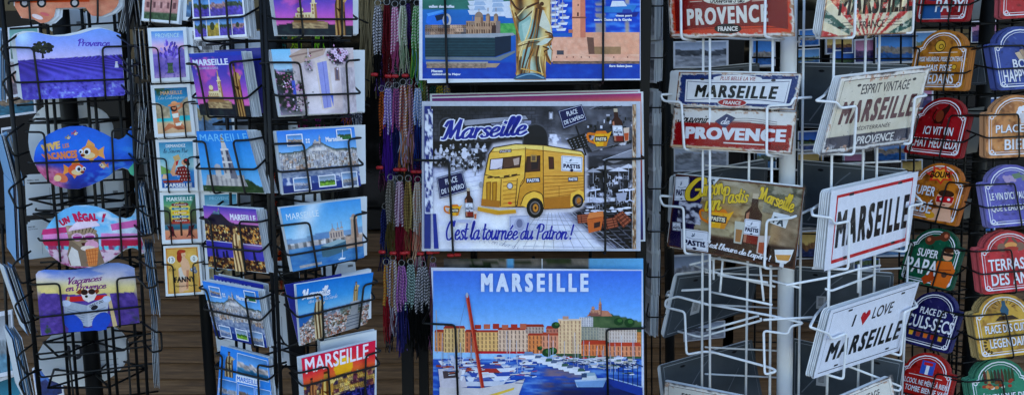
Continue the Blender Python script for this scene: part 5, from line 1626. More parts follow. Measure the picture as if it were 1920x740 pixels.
def art_provred(a):
    a.ras(lambda U, V: rust(U, V, mix((214, 78, 46), (196, 60, 38), fbm(U, V, 4, 4, 2)), 3), 120, 48)
    a.poly([(.05, .2), (.2, .28), (.8, .22), (.95, .16), (.95, .86), (.8, .78), (.2, .82), (.05, .88)], (128, 22, 30)); a.line([(.07, .26), (.93, .2), (.93, .82), (.07, .84)], .012, (90, 18, 24), closed=True)
    a.ell(.48, .24, .2, .13, (226, 222, 210), 26); a.line([(.285, .24), (.3, .15), (.48, .12), (.66, .15), (.675, .24), (.66, .33), (.48, .36), (.3, .33)], .012, (110, 40, 30), closed=True)
    a.script('Souvenirs de', (.35, .15, .62, .33), (40, 30, 30), .3)
    for s in (.23, .73):
        for k in range(3):
            a.line([(s - .05, .18 + .06 * k), (s + .05, .17 + .06 * k)], .014, (226, 200, 180))
    a.text('PROVENCE', [(.15, .44), (.8, .36), (.8, .71), (.15, .77)], (226, 222, 212), .03, sp=1.15)
    a.ell(.48, .835, .11, .1, (36, 26, 26), 22); a.text('FRANCE', (.4, .79, .56, .88), (228, 222, 212), .024)

def art_marsblue(a):
    a.ras(lambda U, V: rust(U, V, mix((36, 52, 100), (50, 68, 118), fbm(U, V, 5, 4, 2)), 5), 120, 44)
    a.poly([(.07, .22), (.93, .16), (.92, .86), (.08, .86)], (222, 224, 226)); a.line([(.085, .27), (.3, .3), (.7, .27), (.915, .22), (.905, .8), (.7, .75), (.3, .76), (.095, .81)], .02, (48, 58, 96), closed=True)
    a.ell(.5, .17, .2, .105, (228, 226, 222), 26); a.text('PLUS BELLE LA VIE', (.36, .115, .65, .22), (150, 45, 40), .008, .2)
    a.text('MARSEILLE', (.16, .36, .84, .72), (16, 16, 20), .03, .12, sp=1.15)
    a.ell(.485, .845, .125, .12, (226, 222, 216), 24); a.ell(.485, .845, .117, .105, (160, 36, 40), 24); a.text('FRANCE', (.41, .8, .56, .9), (228, 224, 216), .02, .15)
    for x in (.21, .79):
        a.ell(x, .2, .02, .035, (70, 62, 58), 10)

def art_provwhite(a):
    a.ras(lambda U, V: np.where((V > .34 - .05 * U + .03 * np.sin(U * 9))[..., None], rust(U, V, (150, 26, 34), 7), rust(U, V, (220, 218, 212), 7)), 120, 44)
    a.script('Souvenir', (.05, .13, .31, .36), (36, 32, 34), .3); a.script('Souvenir', (.05, .13, .31, .36), (36, 32, 34), .3)
    a.poly([(.36, .3), (.45, .1), (.53, .2), (.45, .46)], (62, 70, 104)); a.script('de', (.415, .2, .48, .36), (225, 225, 230), .3)
    for k in range(3):
        a.line([(.5, .22 + .05 * k), (.65, .2 + .05 * k), (.86, .26 + .05 * k)], .012, (90, 84, 92), smooth=True)
    a.text('PROVENCE', [(.12, .46), (.94, .42), (.94, .73), (.12, .76)], (222, 226, 232), .038)
    a.rect(.45, .8, .78, .83, (225, 220, 214)); a.text('FRANCE', (.82, .8, .96, .93), (110, 30, 34), .012)
    a.rect(.02, .93, .6, .98, (205, 175, 140))

def art_garcon(a):
    def f(U, V):
        c = mix((196, 190, 150), (228, 226, 205), fbm(U, V, 6, 6, 3))
        c = mix(c, (232, 234, 228), st(.5, .62, fbm(U, V, 4, 5, 6)) * st(.6, .2, V) * .7)
        c = mix(c, mix((96, 74, 44), (225, 215, 190), fbm(U, V, 26, 20, 21)), .4)
        c = mix(c, (70, 52, 40), st(.6, .75, fbm(U, V, 12, 10, 22)) * .5)
        c = mix(c, (190, 140, 75), np.exp(-(((U - .4) / .18) ** 2 + ((V - .42) / .12) ** 2)) * .8)
        c = mix(c, (200, 160, 120), np.exp(-(((U - .88) / .12) ** 2 + ((V - .6) / .2) ** 2)) * .8)
        c = mix(c, mix((60, 75, 70), (190, 200, 195), st(.45, .6, fbm(U, V, 16, 14, 8))), ((U > .72) & (V < .36)) * .55)
        c = mix(c, mix((70, 60, 55), (215, 205, 190), fbm(U, V, 20, 18, 9)), st(.82, .9, U) * st(.2, .3, V) * .6)
        c = mix(c, mix((48, 34, 34), (96, 66, 52), fbm(U, V, 5, 22, 4)), st(.72, .78, V))
        pur = mix((42, 36, 88), (58, 50, 110), fbm(U, V, 8, 8, 2))
        c = np.where((U < .26 - .08 * V)[..., None], pur, c)
        c = c * mix((.62, .58, .52), (1.0, .98, .95), fbm(U, V, 7, 6, 31))
        bw = mix((45, 45, 60), (190, 192, 205), st(.4, .65, fbm(U, V, 22, 18, 11)))
        m = ((U > .06) & (U < .25) & (V > .36) & (V < .64))
        c = np.where(m[..., None], bw, c)
        return mix(c, (90, 58, 42), st(.03, .012, np.minimum(np.minimum(U, 1 - U) * 1.7, np.minimum(V, 1 - V)) + .02 * (fbm(U, V, 30, 20, 3) - .5)))
    a.ras(f, 150, 110)
    def lab(q):
        pastis_label(a, q)
    lab([(.0, .04), (.115, .02), (.13, .34), (.015, .36)]); lab([(.02, .66), (.09, .65), (.1, .76), (.03, .77)])
    a.poly([(.27, .0), (.36, .0), (.3, .14), (.26, .12)], (215, 222, 225)); a.text('IS', [(.28, .02), (.33, .02), (.31, .11), (.27, .1)], (60, 75, 85), .03)
    a.poly([(.8, .34), (.92, .36), (.9, .52), (.78, .48)], (220, 226, 228)); a.text('PA', [(.81, .39), (.89, .42), (.88, .51), (.8, .47)], (60, 75, 85), .03)
    teapot(a, .385, .53, .088, True, .8, 1.5)
    bottle(a, .655, .14, .66, .13)
    a.poly([(.52, .52), (.6, .52), (.59, .8), (.53, .8)], (190, 190, 175)); a.poly([(.535, .62), (.585, .62), (.58, .78), (.54, .78)], (165, 120, 75))
    a.poly([(.71, .66), (.8, .64), (.77, .9), (.71, .88)], (205, 190, 180)); a.poly([(.72, .74), (.78, .73), (.76, .88), (.72, .87)], (170, 80, 50))
    a.poly([(.84, .8), (.98, .76), (.96, .9), (.93, .95), (.86, .95)], (232, 232, 228)); a.poly([(.85, .86), (.965, .83), (.95, .91), (.87, .92)], (205, 150, 80)); a.rect(.89, .95, .92, 1, (220, 222, 222))
    lab([(.1, .72), (.33, .71), (.34, .98), (.12, .99)])
    y_, o_ = (222, 188, 62), (52, 42, 38)
    a.script('G', [(.115, .04), (.25, .02), (.25, .3), (.12, .33)], y_, .4, (o_, .1)); a.script('arçon,', [(.22, .14), (.4, .06), (.42, .23), (.23, .3)], y_, .36, (o_, .1), .1); a.script('un', [(.28, .32), (.4, .28), (.4, .4), (.28, .44)], y_, .34, (o_, .1), .1)
    a.script('Pastis', [(.4, .1), (.6, .08), (.6, .26), (.41, .31)], y_, .34, (o_, .1), .1); a.script('Marseille', [(.68, .04), (.95, .12), (.94, .32), (.68, .2)], y_, .36, (o_, .1), .15)
    a.script("C'est l'heure de l'apéro !", [(.31, .82), (.82, .88), (.83, .98), (.31, .94)], (238, 238, 242), .34)

def art_rays(a):
    def f(U, V):
        th = np.arctan2((V - 1.15) * .55, U - .5) / math.pi * -1
        k = np.floor(th * 22).astype(int)
        n = fbm(U, V, 8, 5, 3)
        c = np.choose(k % 4, [np.zeros_like(U), np.ones_like(U), np.full_like(U, 2), np.ones_like(U)])[..., None]
        cr, rd, gr = A3((228, 216, 180)), A3((186, 48, 50)), A3((45, 95, 85))
        out = np.where(c == 1, cr, np.where(c == 0, rd, gr))
        out = np.where(((U > .3) & (U < .7))[..., None] & (c == 2), rd, out)
        out = mix(out, (225, 218, 195), st(.62, .68, fbm(U, V, 34, 22, 6)) * .8)
        d = np.minimum(np.minimum(U, 1 - U) * 1.6, np.minimum(V, 1 - V))
        return mix((110, 70, 50), out, st(.005, .03, d + .02 * (n - .5)))
    a.ras(f, 110, 80)
    a.text('MARSEILLE', [(.14, .32), (.95, .26), (.97, .66), (.14, .68)], (44, 36, 34), .024)
    a.text('FRANCE', [(.38, .78), (.66, .76), (.66, .88), (.38, .9)], (52, 44, 40), .012)
    for k in range(3):
        a.line([(.2, .79 + .045 * k), (.36, .785 + .045 * k)], .008, (52, 44, 40)); a.line([(.68, .77 + .045 * k), (.86, .76 + .045 * k)], .008, (52, 44, 40))
    for x in (.18, .86):
        a.ell(x, .86, .024, .02, (40, 34, 32), 10)

def art_esprit(a):
    a.ras(lambda U, V: np.where((V > .78 + .02 * (fbm(U, V * 0, 20, 1, 2) - .5))[..., None], rust(U, V, mix((28, 32, 52), (42, 46, 66), fbm(U, V, 8, 6, 4)), 9, (40, 38, 44), (205, 205, 200)), rust(U, V, mix((186, 178, 152), (216, 212, 196), fbm(U, V, 6, 5, 2)), 9, (50, 44, 42))), 120, 80)
    a.line([(.05, .06), (.95, .06), (.95, .94), (.05, .94)], .01, (52, 48, 46), closed=True)
    a.text('ESPRIT VINTAGE', (.26, .13, .8, .26), (48, 44, 44), .012)
    a.text('MARSEILLE', (.1, .33, .93, .63), (80, 20, 34), .036, .1, sp=1.2); a.text('MÉDITERRANÉE', (.3, .67, .7, .735), (62, 54, 52), .01)
    a.text('PROVENCE', (.36, .815, .78, .92), (206, 206, 200), .012)
    for x in (.22, .84):
        a.ell(x, .135, .022, .02, (40, 36, 34), 10)
    for k in range(30):
        a.ell(hsh(k, 1) * .9 + .05, hsh(k, 2) * .7 + .06, .004, .006, (110, 100, 92), 6)

def art_redborder(a):
    a.ras(lambda U, V: mix((216, 220, 228), (226, 229, 236), fbm(U, V, 3, 3, 2)), 20, 12)
    a.line([(.07, .09), (.94, .09), (.94, .91), (.07, .91)], .05, (182, 34, 42), closed=True)
    a.text('MARSEILLE', (.09, .28, .93, .75), (20, 22, 28), .036, sp=1.25)
    for x, y in ((.22, .1), (.78, .1), (.22, .9), (.78, .9)):
        a.rect(x - .025, y - .016, x + .025, y + .016, (40, 40, 46))

def art_ilove(a):
    a.ras(lambda U, V: mix((214, 219, 228), (228, 231, 238), fbm(U, V, 3, 3, 2)), 20, 12)
    a.line([(.035, .06), (.965, .06), (.965, .94), (.035, .94)], .012, (62, 64, 74), closed=True)
    a.text('I', (.28, .2, .31, .37), (30, 32, 40), .012, .1); a.text('LOVE', (.5, .18, .74, .35), (30, 32, 40), .012, .1)
    a.poly([(.41, .4), (.365, .27), (.375, .21), (.4, .2), (.415, .24), (.435, .19), (.46, .2), (.47, .26)], (178, 30, 44))
    a.text('MARSEILLE', (.08, .52, .94, .8), (20, 22, 28), .03, .12, sp=1.2)
    for x, y in ((.22, .1), (.82, .1), (.22, .9), (.82, .9)):
        a.rect(x - .022, y - .014, x + .022, y + .014, (50, 52, 60))

def art_vintagelow(a):
    a.ras(lambda U, V: rust(U, V, (205, 202, 190), 11, (45, 40, 38)), 60, 40)
    a.line([(.05, .06), (.95, .06), (.95, .94), (.05, .94)], .012, (52, 48, 46), closed=True); a.text('ESPRIT VINTAGE', (.2, .14, .78, .28), (48, 44, 44), .012)
    a.text('MARSEILLE', (.1, .36, .92, .68), (92, 30, 42), .028)

def art_tinback(a):
    a.ras(lambda U, V: mix((66, 72, 75), (94, 100, 104), fbm(U, V, 3, 3, 4)), 12, 8)
    a.line([(.03, .05), (.97, .05), (.97, .95), (.03, .95)], .012, (150, 157, 162), closed=True); a.line([(.1, .9), (.35, .35), (.5, .12)], .02, (116, 122, 126), smooth=True); a.line([(.55, .95), (.8, .4)], .012, (112, 118, 122))
    for x in (.22, .78):
        a.ell(x, .12, .03, .022, (48, 50, 54), 10); a.ell(x, .12, .02, .012, (26, 28, 30), 10)
def art_tagback(a):
    art_tinback(a)
    a.poly([(.24, .5), (.34, .49), (.34, .72), (.24, .73)], (190, 190, 186))
    for k in range(7):
        a.line([(.26, .53 + .022 * k), (.315, .525 + .022 * k)], .009, (60, 60, 66))

# --- dome-topped wooden signs
DOME = [(0, .29), (.02, .265), (.09, .26), (.12, .25), (.13, .2), (.19, .12), (.28, .055), (.39, .012), (.5, 0), (.61, .012), (.72, .055), (.81, .12), (.87, .2), (.88, .25), (.91, .26), (.98, .265), (1, .29), (1, .96), (.985, .985), (.95, 1), (.05, 1), (.015, .985), (0, .96)]
def dome(base, lines, pic=None, wear=.18, rough=0):
    def g(a):
        b = A3(base)
        def f(U, V):
            n = fbm(U, V, 5, 6, 3)
            c = mix(b * (1 - wear), np.minimum(b * (1 + wear * .6), 250), n)
            if rough:
                c = mix(c, (95, 50, 28), st(.52, .72, fbm(U, V, 9, 9, 8)) * rough)
            g = c.mean(-1, keepdims=True)
            c = g + (c - g) * .88
            c = mix(c, c * .55, st(.62, .76, fbm(U, V, 13, 15, 17)) * .6)
            return mix(c, (205, 205, 205), st(.7, .76, fbm(U, V, 30, 34, 19)) * .22)
        a.ras(f, 44, 44)
        w = (226, 228, 232)
        for i, (o, lw) in enumerate(((.055, .018), (.095, .008))):
            s = 1 - 2 * o
            k = o / .5
            pts = [(.5 + (u - .5) * s, .5 + (v - .5) * (1 - 2 * o * .95) if v > .5 else (v * (1 - o * 1.1) + o * .95)) for u, v in DOME if not (.005 < u < .1 and v < .3 and v > .262) and not (.9 < u < .995 and .262 < v < .3)]
            a.line(pts, lw, w, closed=True)
        for sx in (-1, 1):
            for sy in (0, 1):
                x, y = .5 + sx * .4, (.345 if sy == 0 else .9)
                a.ell(x, y, .035, .034, w, 10); a.ell(x, y, .02, .019, b, 8); a.ell(x - sx * .05, y + (.03 if sy else -.02), .014, .013, w, 8)
        if pic:
            pic(a)
        for (t, box, *r) in lines:
            col = r[0] if r else w
            q = a.box(box)
            a.text(t, q + (.006, .008), b * .35, .008)
            a.text(t, q, col, .012)
    return g

def pic_papy(a):
    a.ell(.28, .5, .2, .16, (40, 55, 90)); a.ell(.26, .52, .12, .11, (150, 125, 110)); a.ell(.22, .5, .05, .04, (25, 30, 40)); a.ell(.32, .5, .05, .04, (25, 30, 40)); a.poly([(.1, .72), (.45, .72), (.5, .95), (.1, .95)], (45, 90, 140))
def pic_roll(a):
    a.ell(.47, .27, .1, .1, (70, 50, 20)); a.ell(.47, .27, .085, .085, (205, 160, 60)); a.ell(.49, .28, .045, .045, (70, 50, 20)); a.ell(.49, .28, .03, .03, (205, 160, 60)); a.line([(.28, .385), (.8, .375)], .01, (230, 225, 215)); a.ell(.78, .62, .045, .045, (70, 50, 20)); a.ell(.78, .62, .035, .035, (205, 160, 60))
def pic_cat(a):
    k = (60, 30, 24)
    a.poly([(.4, .45), (.42, .3), (.5, .2), (.56, .16), (.6, .1), (.63, .16), (.62, .22), (.58, .3), (.56, .45)], k); a.line([(.44, .44), (.36, .34), (.4, .2)], .02, k, smooth=True); a.ell(.48, .32, .07, .1, (120, 60, 40))
def pic_boom(a):
    t = [(.5 + (.27 if i % 2 else .15) * math.cos(i * .45), .2 + (.17 if i % 2 else .1) * math.sin(i * .45)) for i in range(14)]
    a.poly(t, (205, 60, 45)); a.poly([(.5 + (x - .5) * .7, .2 + (y - .2) * .7) for x, y in t], (235, 160, 60)); a.text('BOUM', [(.34, .16), (.66, .13), (.68, .24), (.33, .27)], (60, 30, 30), .03)
    s = (228, 175, 145)
    a.ell(.7, .6, .16, .15, s); a.poly([(.55, .78), (.84, .72), (.92, .95), (.5, .98)], s); a.ell(.7, .5, .14, .06, (70, 45, 35)); a.poly([(.55, .56), (.85, .54), (.84, .64), (.56, .66)], (185, 35, 40)); a.ell(.64, .6, .03, .025, (240, 240, 240), 8); a.ell(.77, .59, .03, .025, (240, 240, 240), 8); a.ell(.71, .69, .03, .012, (150, 60, 60), 8); a.ell(.52, .9, .09, .06, (225, 160, 50))
def pic_dumb(a):
    br = (100, 58, 42)
    a.line([(.4, .2), (.62, .13)], .07, br); a.ell(.38, .22, .09, .085, br); a.ell(.62, .12, .09, .085, br); a.ell(.36, .21, .035, .035, (190, 110, 80)); a.ell(.64, .11, .035, .035, (190, 110, 80))
    o, s = (205, 105, 38), (215, 160, 125)
    a.poly([(.62, .98), (.58, .7), (.62, .55), (.86, .52), (.97, .66), (.9, .98)], o); a.poly([(.58, .7), (.42, .9), (.5, .99), (.66, .86)], (170, 70, 30)); a.ell(.77, .42, .09, .1, s); a.ell(.76, .34, .09, .05, (75, 45, 32)); a.rect(.68, .39, .86, .44, (50, 40, 40)); a.ell(.8, .76, .05, .05, (90, 60, 50)); a.line([(.66, .7), (.9, .66)], .02, (150, 70, 30))
def pic_shots(a):
    for k in range(5):
        x = .16 + .14 * k
        a.poly([(x, .7), (x + .1, .7), (x + .09, .84), (x + .01, .84)], (90, 80, 110)); a.poly([(x + .008, .74), (x + .092, .74), (x + .085, .83), (x + .015, .83)], [(235, 180, 60), (150, 70, 60), (205, 110, 40), (180, 60, 40), (205, 150, 50)][k])
def pic_dead(a):
    a.rect(.38, .14, .62, .36, (60, 90, 170)); a.rect(.47, .2, .53, .36, (230, 232, 238)); a.rect(.42, .16, .58, .21, (190, 45, 50)); a.line([(.2, .4), (.8, .39)], .01, (230, 225, 215))
def pic_boules(a):
    a.ell(.72, .22, .12, .13, (120, 120, 110)); a.ell(.62, .3, .06, .06, (90, 90, 95)); a.poly([(.36, .42), (.44, .4), (.5, .52), (.42, .54)], (205, 180, 150)); a.poly([(.44, .38), (.5, .36), (.56, .5), (.5, .52)], (195, 165, 135))
def pic_beer(a):
    for k in range(7):
        a.ell(.6 + .06 * math.cos(k), .28 + .06 * math.sin(k), .045, .05, (235, 235, 238), 10)
    a.poly([(.55, .3), (.78, .3), (.76, .46), (.57, .46)], (205, 200, 200)); a.line([(.78, .32), (.86, .36), (.77, .44)], .02, (205, 200, 200), smooth=True)
def pic_grapes(a):
    for k in range(9):
        a.ell(.38 + .045 * (k % 4) + .02 * (k // 4), .2 + .05 * (k // 4) + .01 * (k % 2), .03, .032, (165, 145, 175), 8)
    for k in range(5):
        a.ell(.68 + .05 * (k % 3), .2 + .05 * (k // 3), .03, .03, (120, 130, 120), 8)
    a.poly([(.5, .16), (.64, .14), (.66, .22), (.54, .24)], (105, 125, 100))
def pic_toast(a):
    for x, s in ((.4, 1), (.66, -1)):
        a.line([(x, .34), (x + s * .03, .22), (x + s * .1, .12)], .05, (110, 85, 75), smooth=True); a.ell(x - s * .02, .27, .07, .07, (130, 100, 85))
    a.ell(.53, .24, .1, .05, (215, 150, 90)); a.ell(.53, .3, .12, .04, (165, 60, 50))
def pic_absinthe(a):
    a.poly([(.46, .34), (.44, .26), (.48, .18), (.48, .1), (.54, .1), (.54, .18), (.58, .26), (.56, .34)], (50, 90, 110)); a.rect(.48, .07, .54, .11, (190, 150, 60)); a.poly([(.34, .42), (.42, .35), (.62, .35), (.72, .42)], (60, 42, 30))
    for k in range(7):
        t = R(200 + 23 * k); a.line([(.51 + .13 * math.cos(t), .26 + .12 * math.sin(t)), (.51 + .2 * math.cos(t), .26 + .18 * math.sin(t))], .012, (70, 50, 30))
    a.line([(.2, .45), (.85, .44)], .01, (235, 230, 220))
    for k in range(6):
        t = R(100 + 26 * k); a.ell(.22 + .1 * math.cos(t), .78 + .12 * math.sin(t), .03, .018, (80, 62, 30), 8, rot=100 + 26 * k)
def pic_buffet(a):
    rr = random.Random(4)
    for k in range(9):
        x = .24 + .055 * k
        a.poly([(x, .36), (x, .2 + .03 * (k % 3)), (x + .015, .16), (x + .03, .16), (x + .045, .2 + .03 * (k % 3)), (x + .045, .36)], rr.choice([(50, 70, 45), (90, 45, 40), (170, 140, 90), (60, 50, 45)]))
    for k in range(18):
        a.ell(.2 + rr.random() * .56, .34 + rr.random() * .1, .035, .025, rr.choice([(190, 120, 70), (215, 190, 150), (150, 60, 45), (110, 80, 50), (225, 215, 195)]), 8)
S_PAPY = dome((165, 34, 40), [('SUPER', (.28, .42, .8, .58)), ('PAPY', (.36, .62, .9, .84))], pic_papy)
S_PAPY2 = dome((150, 36, 42), [])
S_ROLL = dome((188, 122, 38), [('PISSE HEUREUX, PISSE CONTENT,', (.12, .45, .92, .54)), ('MAIS PISSE', (.28, .58, .74, .69)), ('DEDANS', (.24, .72, .8, .9))], pic_roll, .2, .5)
S_CAT = dome((158, 28, 34), [('ICI VIT UN', (.26, .5, .78, .64)), ('CHAT HEUREUX', (.08, .7, .92, .86))], pic_cat, .25, .15)
S_BABY = dome((196, 116, 36), [('SUPER', (.1, .42, .5, .58)), ('BÉBÉ', (.1, .64, .52, .88))], pic_boom, .25, .6)
S_PAPA = dome((24, 92, 66), [('SUPER', (.22, .38, .6, .52)), ('PAPA', (.08, .56, .66, .82))], pic_dumb, .22)
S_SHOT = dome((36, 34, 92), [('PLACE DES', (.26, .3, .76, .42)), ('CULS-SECS', (.06, .46, .94, .68))], pic_shots, .2)
S_DEAD = dome((178, 38, 34), [("L'ALCOOL NE MÈNE À RIEN,", (.06, .44, .94, .56)), ('ÇA TOMBE BIEN JE VAIS', (.06, .58, .94, .7)), ('NULLE PART', (.1, .73, .9, .88))], pic_dead, .2)
S_PLAGE = dome((188, 40, 52), [('PLAGE', (.12, .4, .88, .66))], None, .1)
S_BOULE = dome((58, 78, 150), [('BOULES', (.3, .52, .86, .66)), ('HAPPY HOUR', (.12, .68, .9, .88))], pic_boules, .2)
S_BEER = dome((206, 140, 84), [('PLACE À', (.16, .44, .78, .6)), ('BIÈRES', (.3, .66, .92, .88))], pic_beer, .15, .45)
S_WINE = dome((98, 94, 172), [("LE VIN D'ICI VAUT MIEUX", (.1, .44, .95, .56)), ("QUE L'EAU DE LÀ-BAS", (.1, .62, .95, .76))], pic_grapes, .15)
S_TERR = dome((196, 48, 58), [('TERRASSE', (.14, .45, .88, .64)), ('DES AMIS', (.16, .68, .88, .88))], pic_toast, .15)
S_LEG = dome((204, 158, 62), [('PLACE DES CUITES', (.16, .48, .9, .61)), ('LÉGENDAIRES', (.2, .66, .9, .84))], pic_absinthe, .15, .35)
S_REP = dome((44, 128, 98), [('RÉPUBLIQUE DES', (.12, .5, .92, .64)), ('APÉROS', (.22, .68, .8, .88))], pic_buffet, .2)
# ------------------------------------------------------------------ the place: pavement, shop front
def pavement():
    m = mat('pavement', (.10, .105, .115), .8, var=.15, vscale=3, bump=.2, bscale=60)
    o = mesh_obj('pavement', [(-60, -60, 0), (60, -60, 0), (60, 60, 0), (-60, 60, 0)], [(0, 1, 2, 3)], m)
    tag(o, kind='structure')
pavement()
WALL_Y = 2.78
def wood_mat():
    m = mat('weathered_slat', (.20, .145, .10), .75)
    nt = m.node_tree
    b = nt.nodes['Principled BSDF']
    tc = nt.nodes.new('ShaderNodeTexCoord')
    mp = nt.nodes.new('ShaderNodeMapping')
    mp.inputs['Scale'].default_value = (2.2, 1, 46)
    nz = nt.nodes.new('ShaderNodeTexNoise')
    nz.inputs['Scale'].default_value = 3.0
    nz.inputs['Detail'].default_value = 8
    nz.inputs['Roughness'].default_value = .65
    cr = nt.nodes.new('ShaderNodeValToRGB')
    e = cr.color_ramp.elements
    e[0].position, e[0].color = .28, (.03, .013, .005, 1)
    e[1].position, e[1].color = .78, (.20, .115, .058, 1)
    k = cr.color_ramp.elements.new(.52)
    k.color = (.10, .05, .02, 1)
    nt.links.new(tc.outputs['Object'], mp.inputs['Vector'])
    nt.links.new(mp.outputs[0], nz.inputs['Vector'])
    nt.links.new(nz.outputs[0], cr.inputs[0])
    nt.links.new(cr.outputs[0], b.inputs['Base Color'])
    bp = nt.nodes.new('ShaderNodeBump')
    bp.inputs['Strength'].default_value = .5
    bp.inputs['Distance'].default_value = .004
    nt.links.new(nz.outputs[0], bp.inputs['Height'])
    nt.links.new(bp.outputs[0], b.inputs['Normal'])
    return m
M['wood'] = wood_mat()
TOP_SLAT = 1.0
def shutters():
    for i, (x0, x1, lab) in enumerate(((-2.6, .62, 'weathered brown wooden louvre panel low behind the postcard racks on the left'), (.66, 2.8, 'weathered brown wooden louvre panel low behind the white sign rack'))):
        root = thing('louvre_panel', ((x0 + x1) / 2, WALL_Y, 0), lab, 'louvre panel', 'louvre panels along the shop front')
        mb = MB()
        z, r = .12, random.Random(i)
        while z < TOP_SLAT - .02:
            a = R(33 + r.uniform(-2, 2))
            w, t = .052, .009
            dy, dz = math.sin(a) * w / 2, math.cos(a) * w / 2
            ny, nz = math.cos(a) * t / 2, -math.sin(a) * t / 2
            sag = r.uniform(-.002, .002)
            v = []
            for x in (x0 + .03, x1 - .03):
                for sy, sz in ((-1, -1), (1, -1), (1, 1), (-1, 1)):
                    v.append((x, WALL_Y - sz * -1 * 0 + (dy if sz > 0 else -dy) * 1 + sy * ny, z + (dz if sz > 0 else -dz) + sy * nz + (sag if x > 0 else -sag)))
            mb.add(v, [(0, 1, 2, 3), (7, 6, 5, 4), (0, 4, 5, 1), (1, 5, 6, 2), (2, 6, 7, 3), (3, 7, 4, 0)])
            z += .049
        mb.build('slats', M['wood'], root, False)
        fb = MB()
        for x in (x0, x1):
            fb.box((x - .035, WALL_Y - .03, .05), (x + .035, WALL_Y + .03, TOP_SLAT + .03))
        fb.box((x0 + .036, WALL_Y - .032, TOP_SLAT - .02), (x1 - .036, WALL_Y + .032, TOP_SLAT + .032))
        fb.box((x0 + .036, WALL_Y - .032, .05), (x1 - .036, WALL_Y + .032, .11))
        fb.build('frame', M['wood'], root, False)
        bb = MB().box((x0, WALL_Y + .05, .05), (x1, WALL_Y + .06, TOP_SLAT))
        bb.build('backing', M['dark'], root, False)
shutters()
def shopfront():
    glass = mat('dark_window_glass', (.004, .004, .004), .08, spec=.25, bump=.02, bscale=3)
    fr = mat('dark_window_frame', (.010, .008, .007), .6, spec=.2, var=.2)
    xs = [-2.7, -1.15, -.32, .62, 1.6, 2.9]
    root = thing('shop_window', (0, WALL_Y, 0), 'dark glazed shop window in a dark frame above the wooden louvres', 'shop window')
    fb = MB()
    for x in xs:
        fb.box((x - .04, WALL_Y - .02, TOP_SLAT + .05), (x + .04, WALL_Y + .04, 2.6))
    fb.box((-2.65, WALL_Y - .018, TOP_SLAT + .045), (2.85, WALL_Y + .038, TOP_SLAT + .1))
    fb.box((-2.65, WALL_Y - .018, 1.62), (2.85, WALL_Y + .03, 1.67))
    fb.build('frame', fr, root, False)
    for a, b in zip(xs, xs[1:]):
        MB().box((a + .04, WALL_Y + .012, TOP_SLAT + .1), (b - .04, WALL_Y + .02, 2.55)).build('pane', glass, root, False)
    w = mat('dark_render', (.10, .09, .08), .85, var=.15, vscale=4, bump=.3, bscale=30)
    wroot = thing('shop_wall', (0, WALL_Y + .3, 0), 'dark rendered wall of the shop behind window and louvres', 'wall')
    mb = MB()
    mb.box((-6, WALL_Y + .1, 0), (6, WALL_Y + .4, 5.2))
    mb.build('wall_face', w, wroot, False)
shopfront()

class Pose(Plane):
    """a card held by its near edge: A top, B bottom of that edge, X direction it runs off in"""
    def __init__(s, A, B, X, W):
        A, B, X = np.asarray(A, float), np.asarray(B, float), np.asarray(X, float)
        Yd = (A - B) / np.linalg.norm(A - B)
        X = X - Yd * (X @ Yd)
        X /= np.linalg.norm(X)
        s.X, s.Y = X, Yd
        s.n = np.cross(X, Yd)
        s.H, s.W = np.linalg.norm(A - B), W
        s.P0 = (A + B) / 2 + X * W / 2
        s.q = np.array([(-W / 2, s.H / 2), (W / 2, s.H / 2), (W / 2, -s.H / 2), (-W / 2, -s.H / 2)])
        s.M = Matrix(((s.X[0], s.Y[0], s.n[0], s.P0[0]), (s.X[1], s.Y[1], s.n[1], s.P0[1]), (s.X[2], s.Y[2], s.n[2], s.P0[2]), (0, 0, 0, 1)))

def edge_stack(name, label, cat, group, top, bot, Y, dirn, W, n, gap=.0024, mts=('paper',), art=None, shape=None, th=.0006, seed=1, Yb=None, sgn=1, flip=False):
    """a pocketful of cards seen nearly edge-on; every card a thing"""
    A, B = at(*top, Y), at(*bot, Yb or Y)
    rng = random.Random(seed)
    for k in range(n):
        off = np.array([1.0, 0, 0]) * gap * k * sgn
        j = rng.uniform(-.002, .002)
        d = np.array([*dirn, 0.0])
        d /= np.linalg.norm(d)
        sh = d * W if flip else 0
        pl = Pose(A + off + sh + (0, j, j * 2), B + off + sh + (rng.uniform(-.001, .001), j, j * 2), -d if flip else d, W)
        if shape == 'round':
            o2 = pl.uv([(.5 + .5 * math.cos(t), .5 + .5 * math.sin(t)) for t in np.linspace(0, 2 * math.pi, 28, endpoint=False)])
        else:
            o2 = pl.uv([(0, 0), (1, 0), (1, 1), (0, 1)])
        v, f = slab(o2, th)
        ob = mesh_obj(name, v, f, M[mts[k % len(mts)]])
        ob.matrix_world = pl.M
        tag(ob, label, cat, group)
        if art and k in (0, n - 1):
            A_ = Art(pl)
            art(A_)
            A_.build(ob, M['ink'])
def unseen_awning():  # canopy added out of view to cut the skylight deep in the racks
    cloth = mat('unseen_awning_cloth', (.16, .17, .20), .85, var=.1, vscale=6)
    root = thing('unseen_awning', (0, WALL_Y, 2.6), 'dark cloth canopy added out of view above the racks to shade them', 'unseen_awning')
    v, f = [], []
    for i in range(13):
        x = -4.2 + 8.4 * i / 12
        for (y, z) in ((WALL_Y + .1, 2.75), (2.2, 2.6), (1.6, 2.43), (1.59, 2.28)):
            v.append((x, y, z + (.012 if i % 2 else 0)))
    for i in range(12):
        for k in range(3):
            f.append((i * 4 + k, i * 4 + k + 1, i * 4 + k + 5, i * 4 + k + 4))
    wpart('cloth', v, f, cloth, root, False)
    MB().wire([(-4.2, 1.6, 2.42), (4.2, 1.6, 2.42)], .02).build('front_bar', M['pole'], root)
unseen_awning()
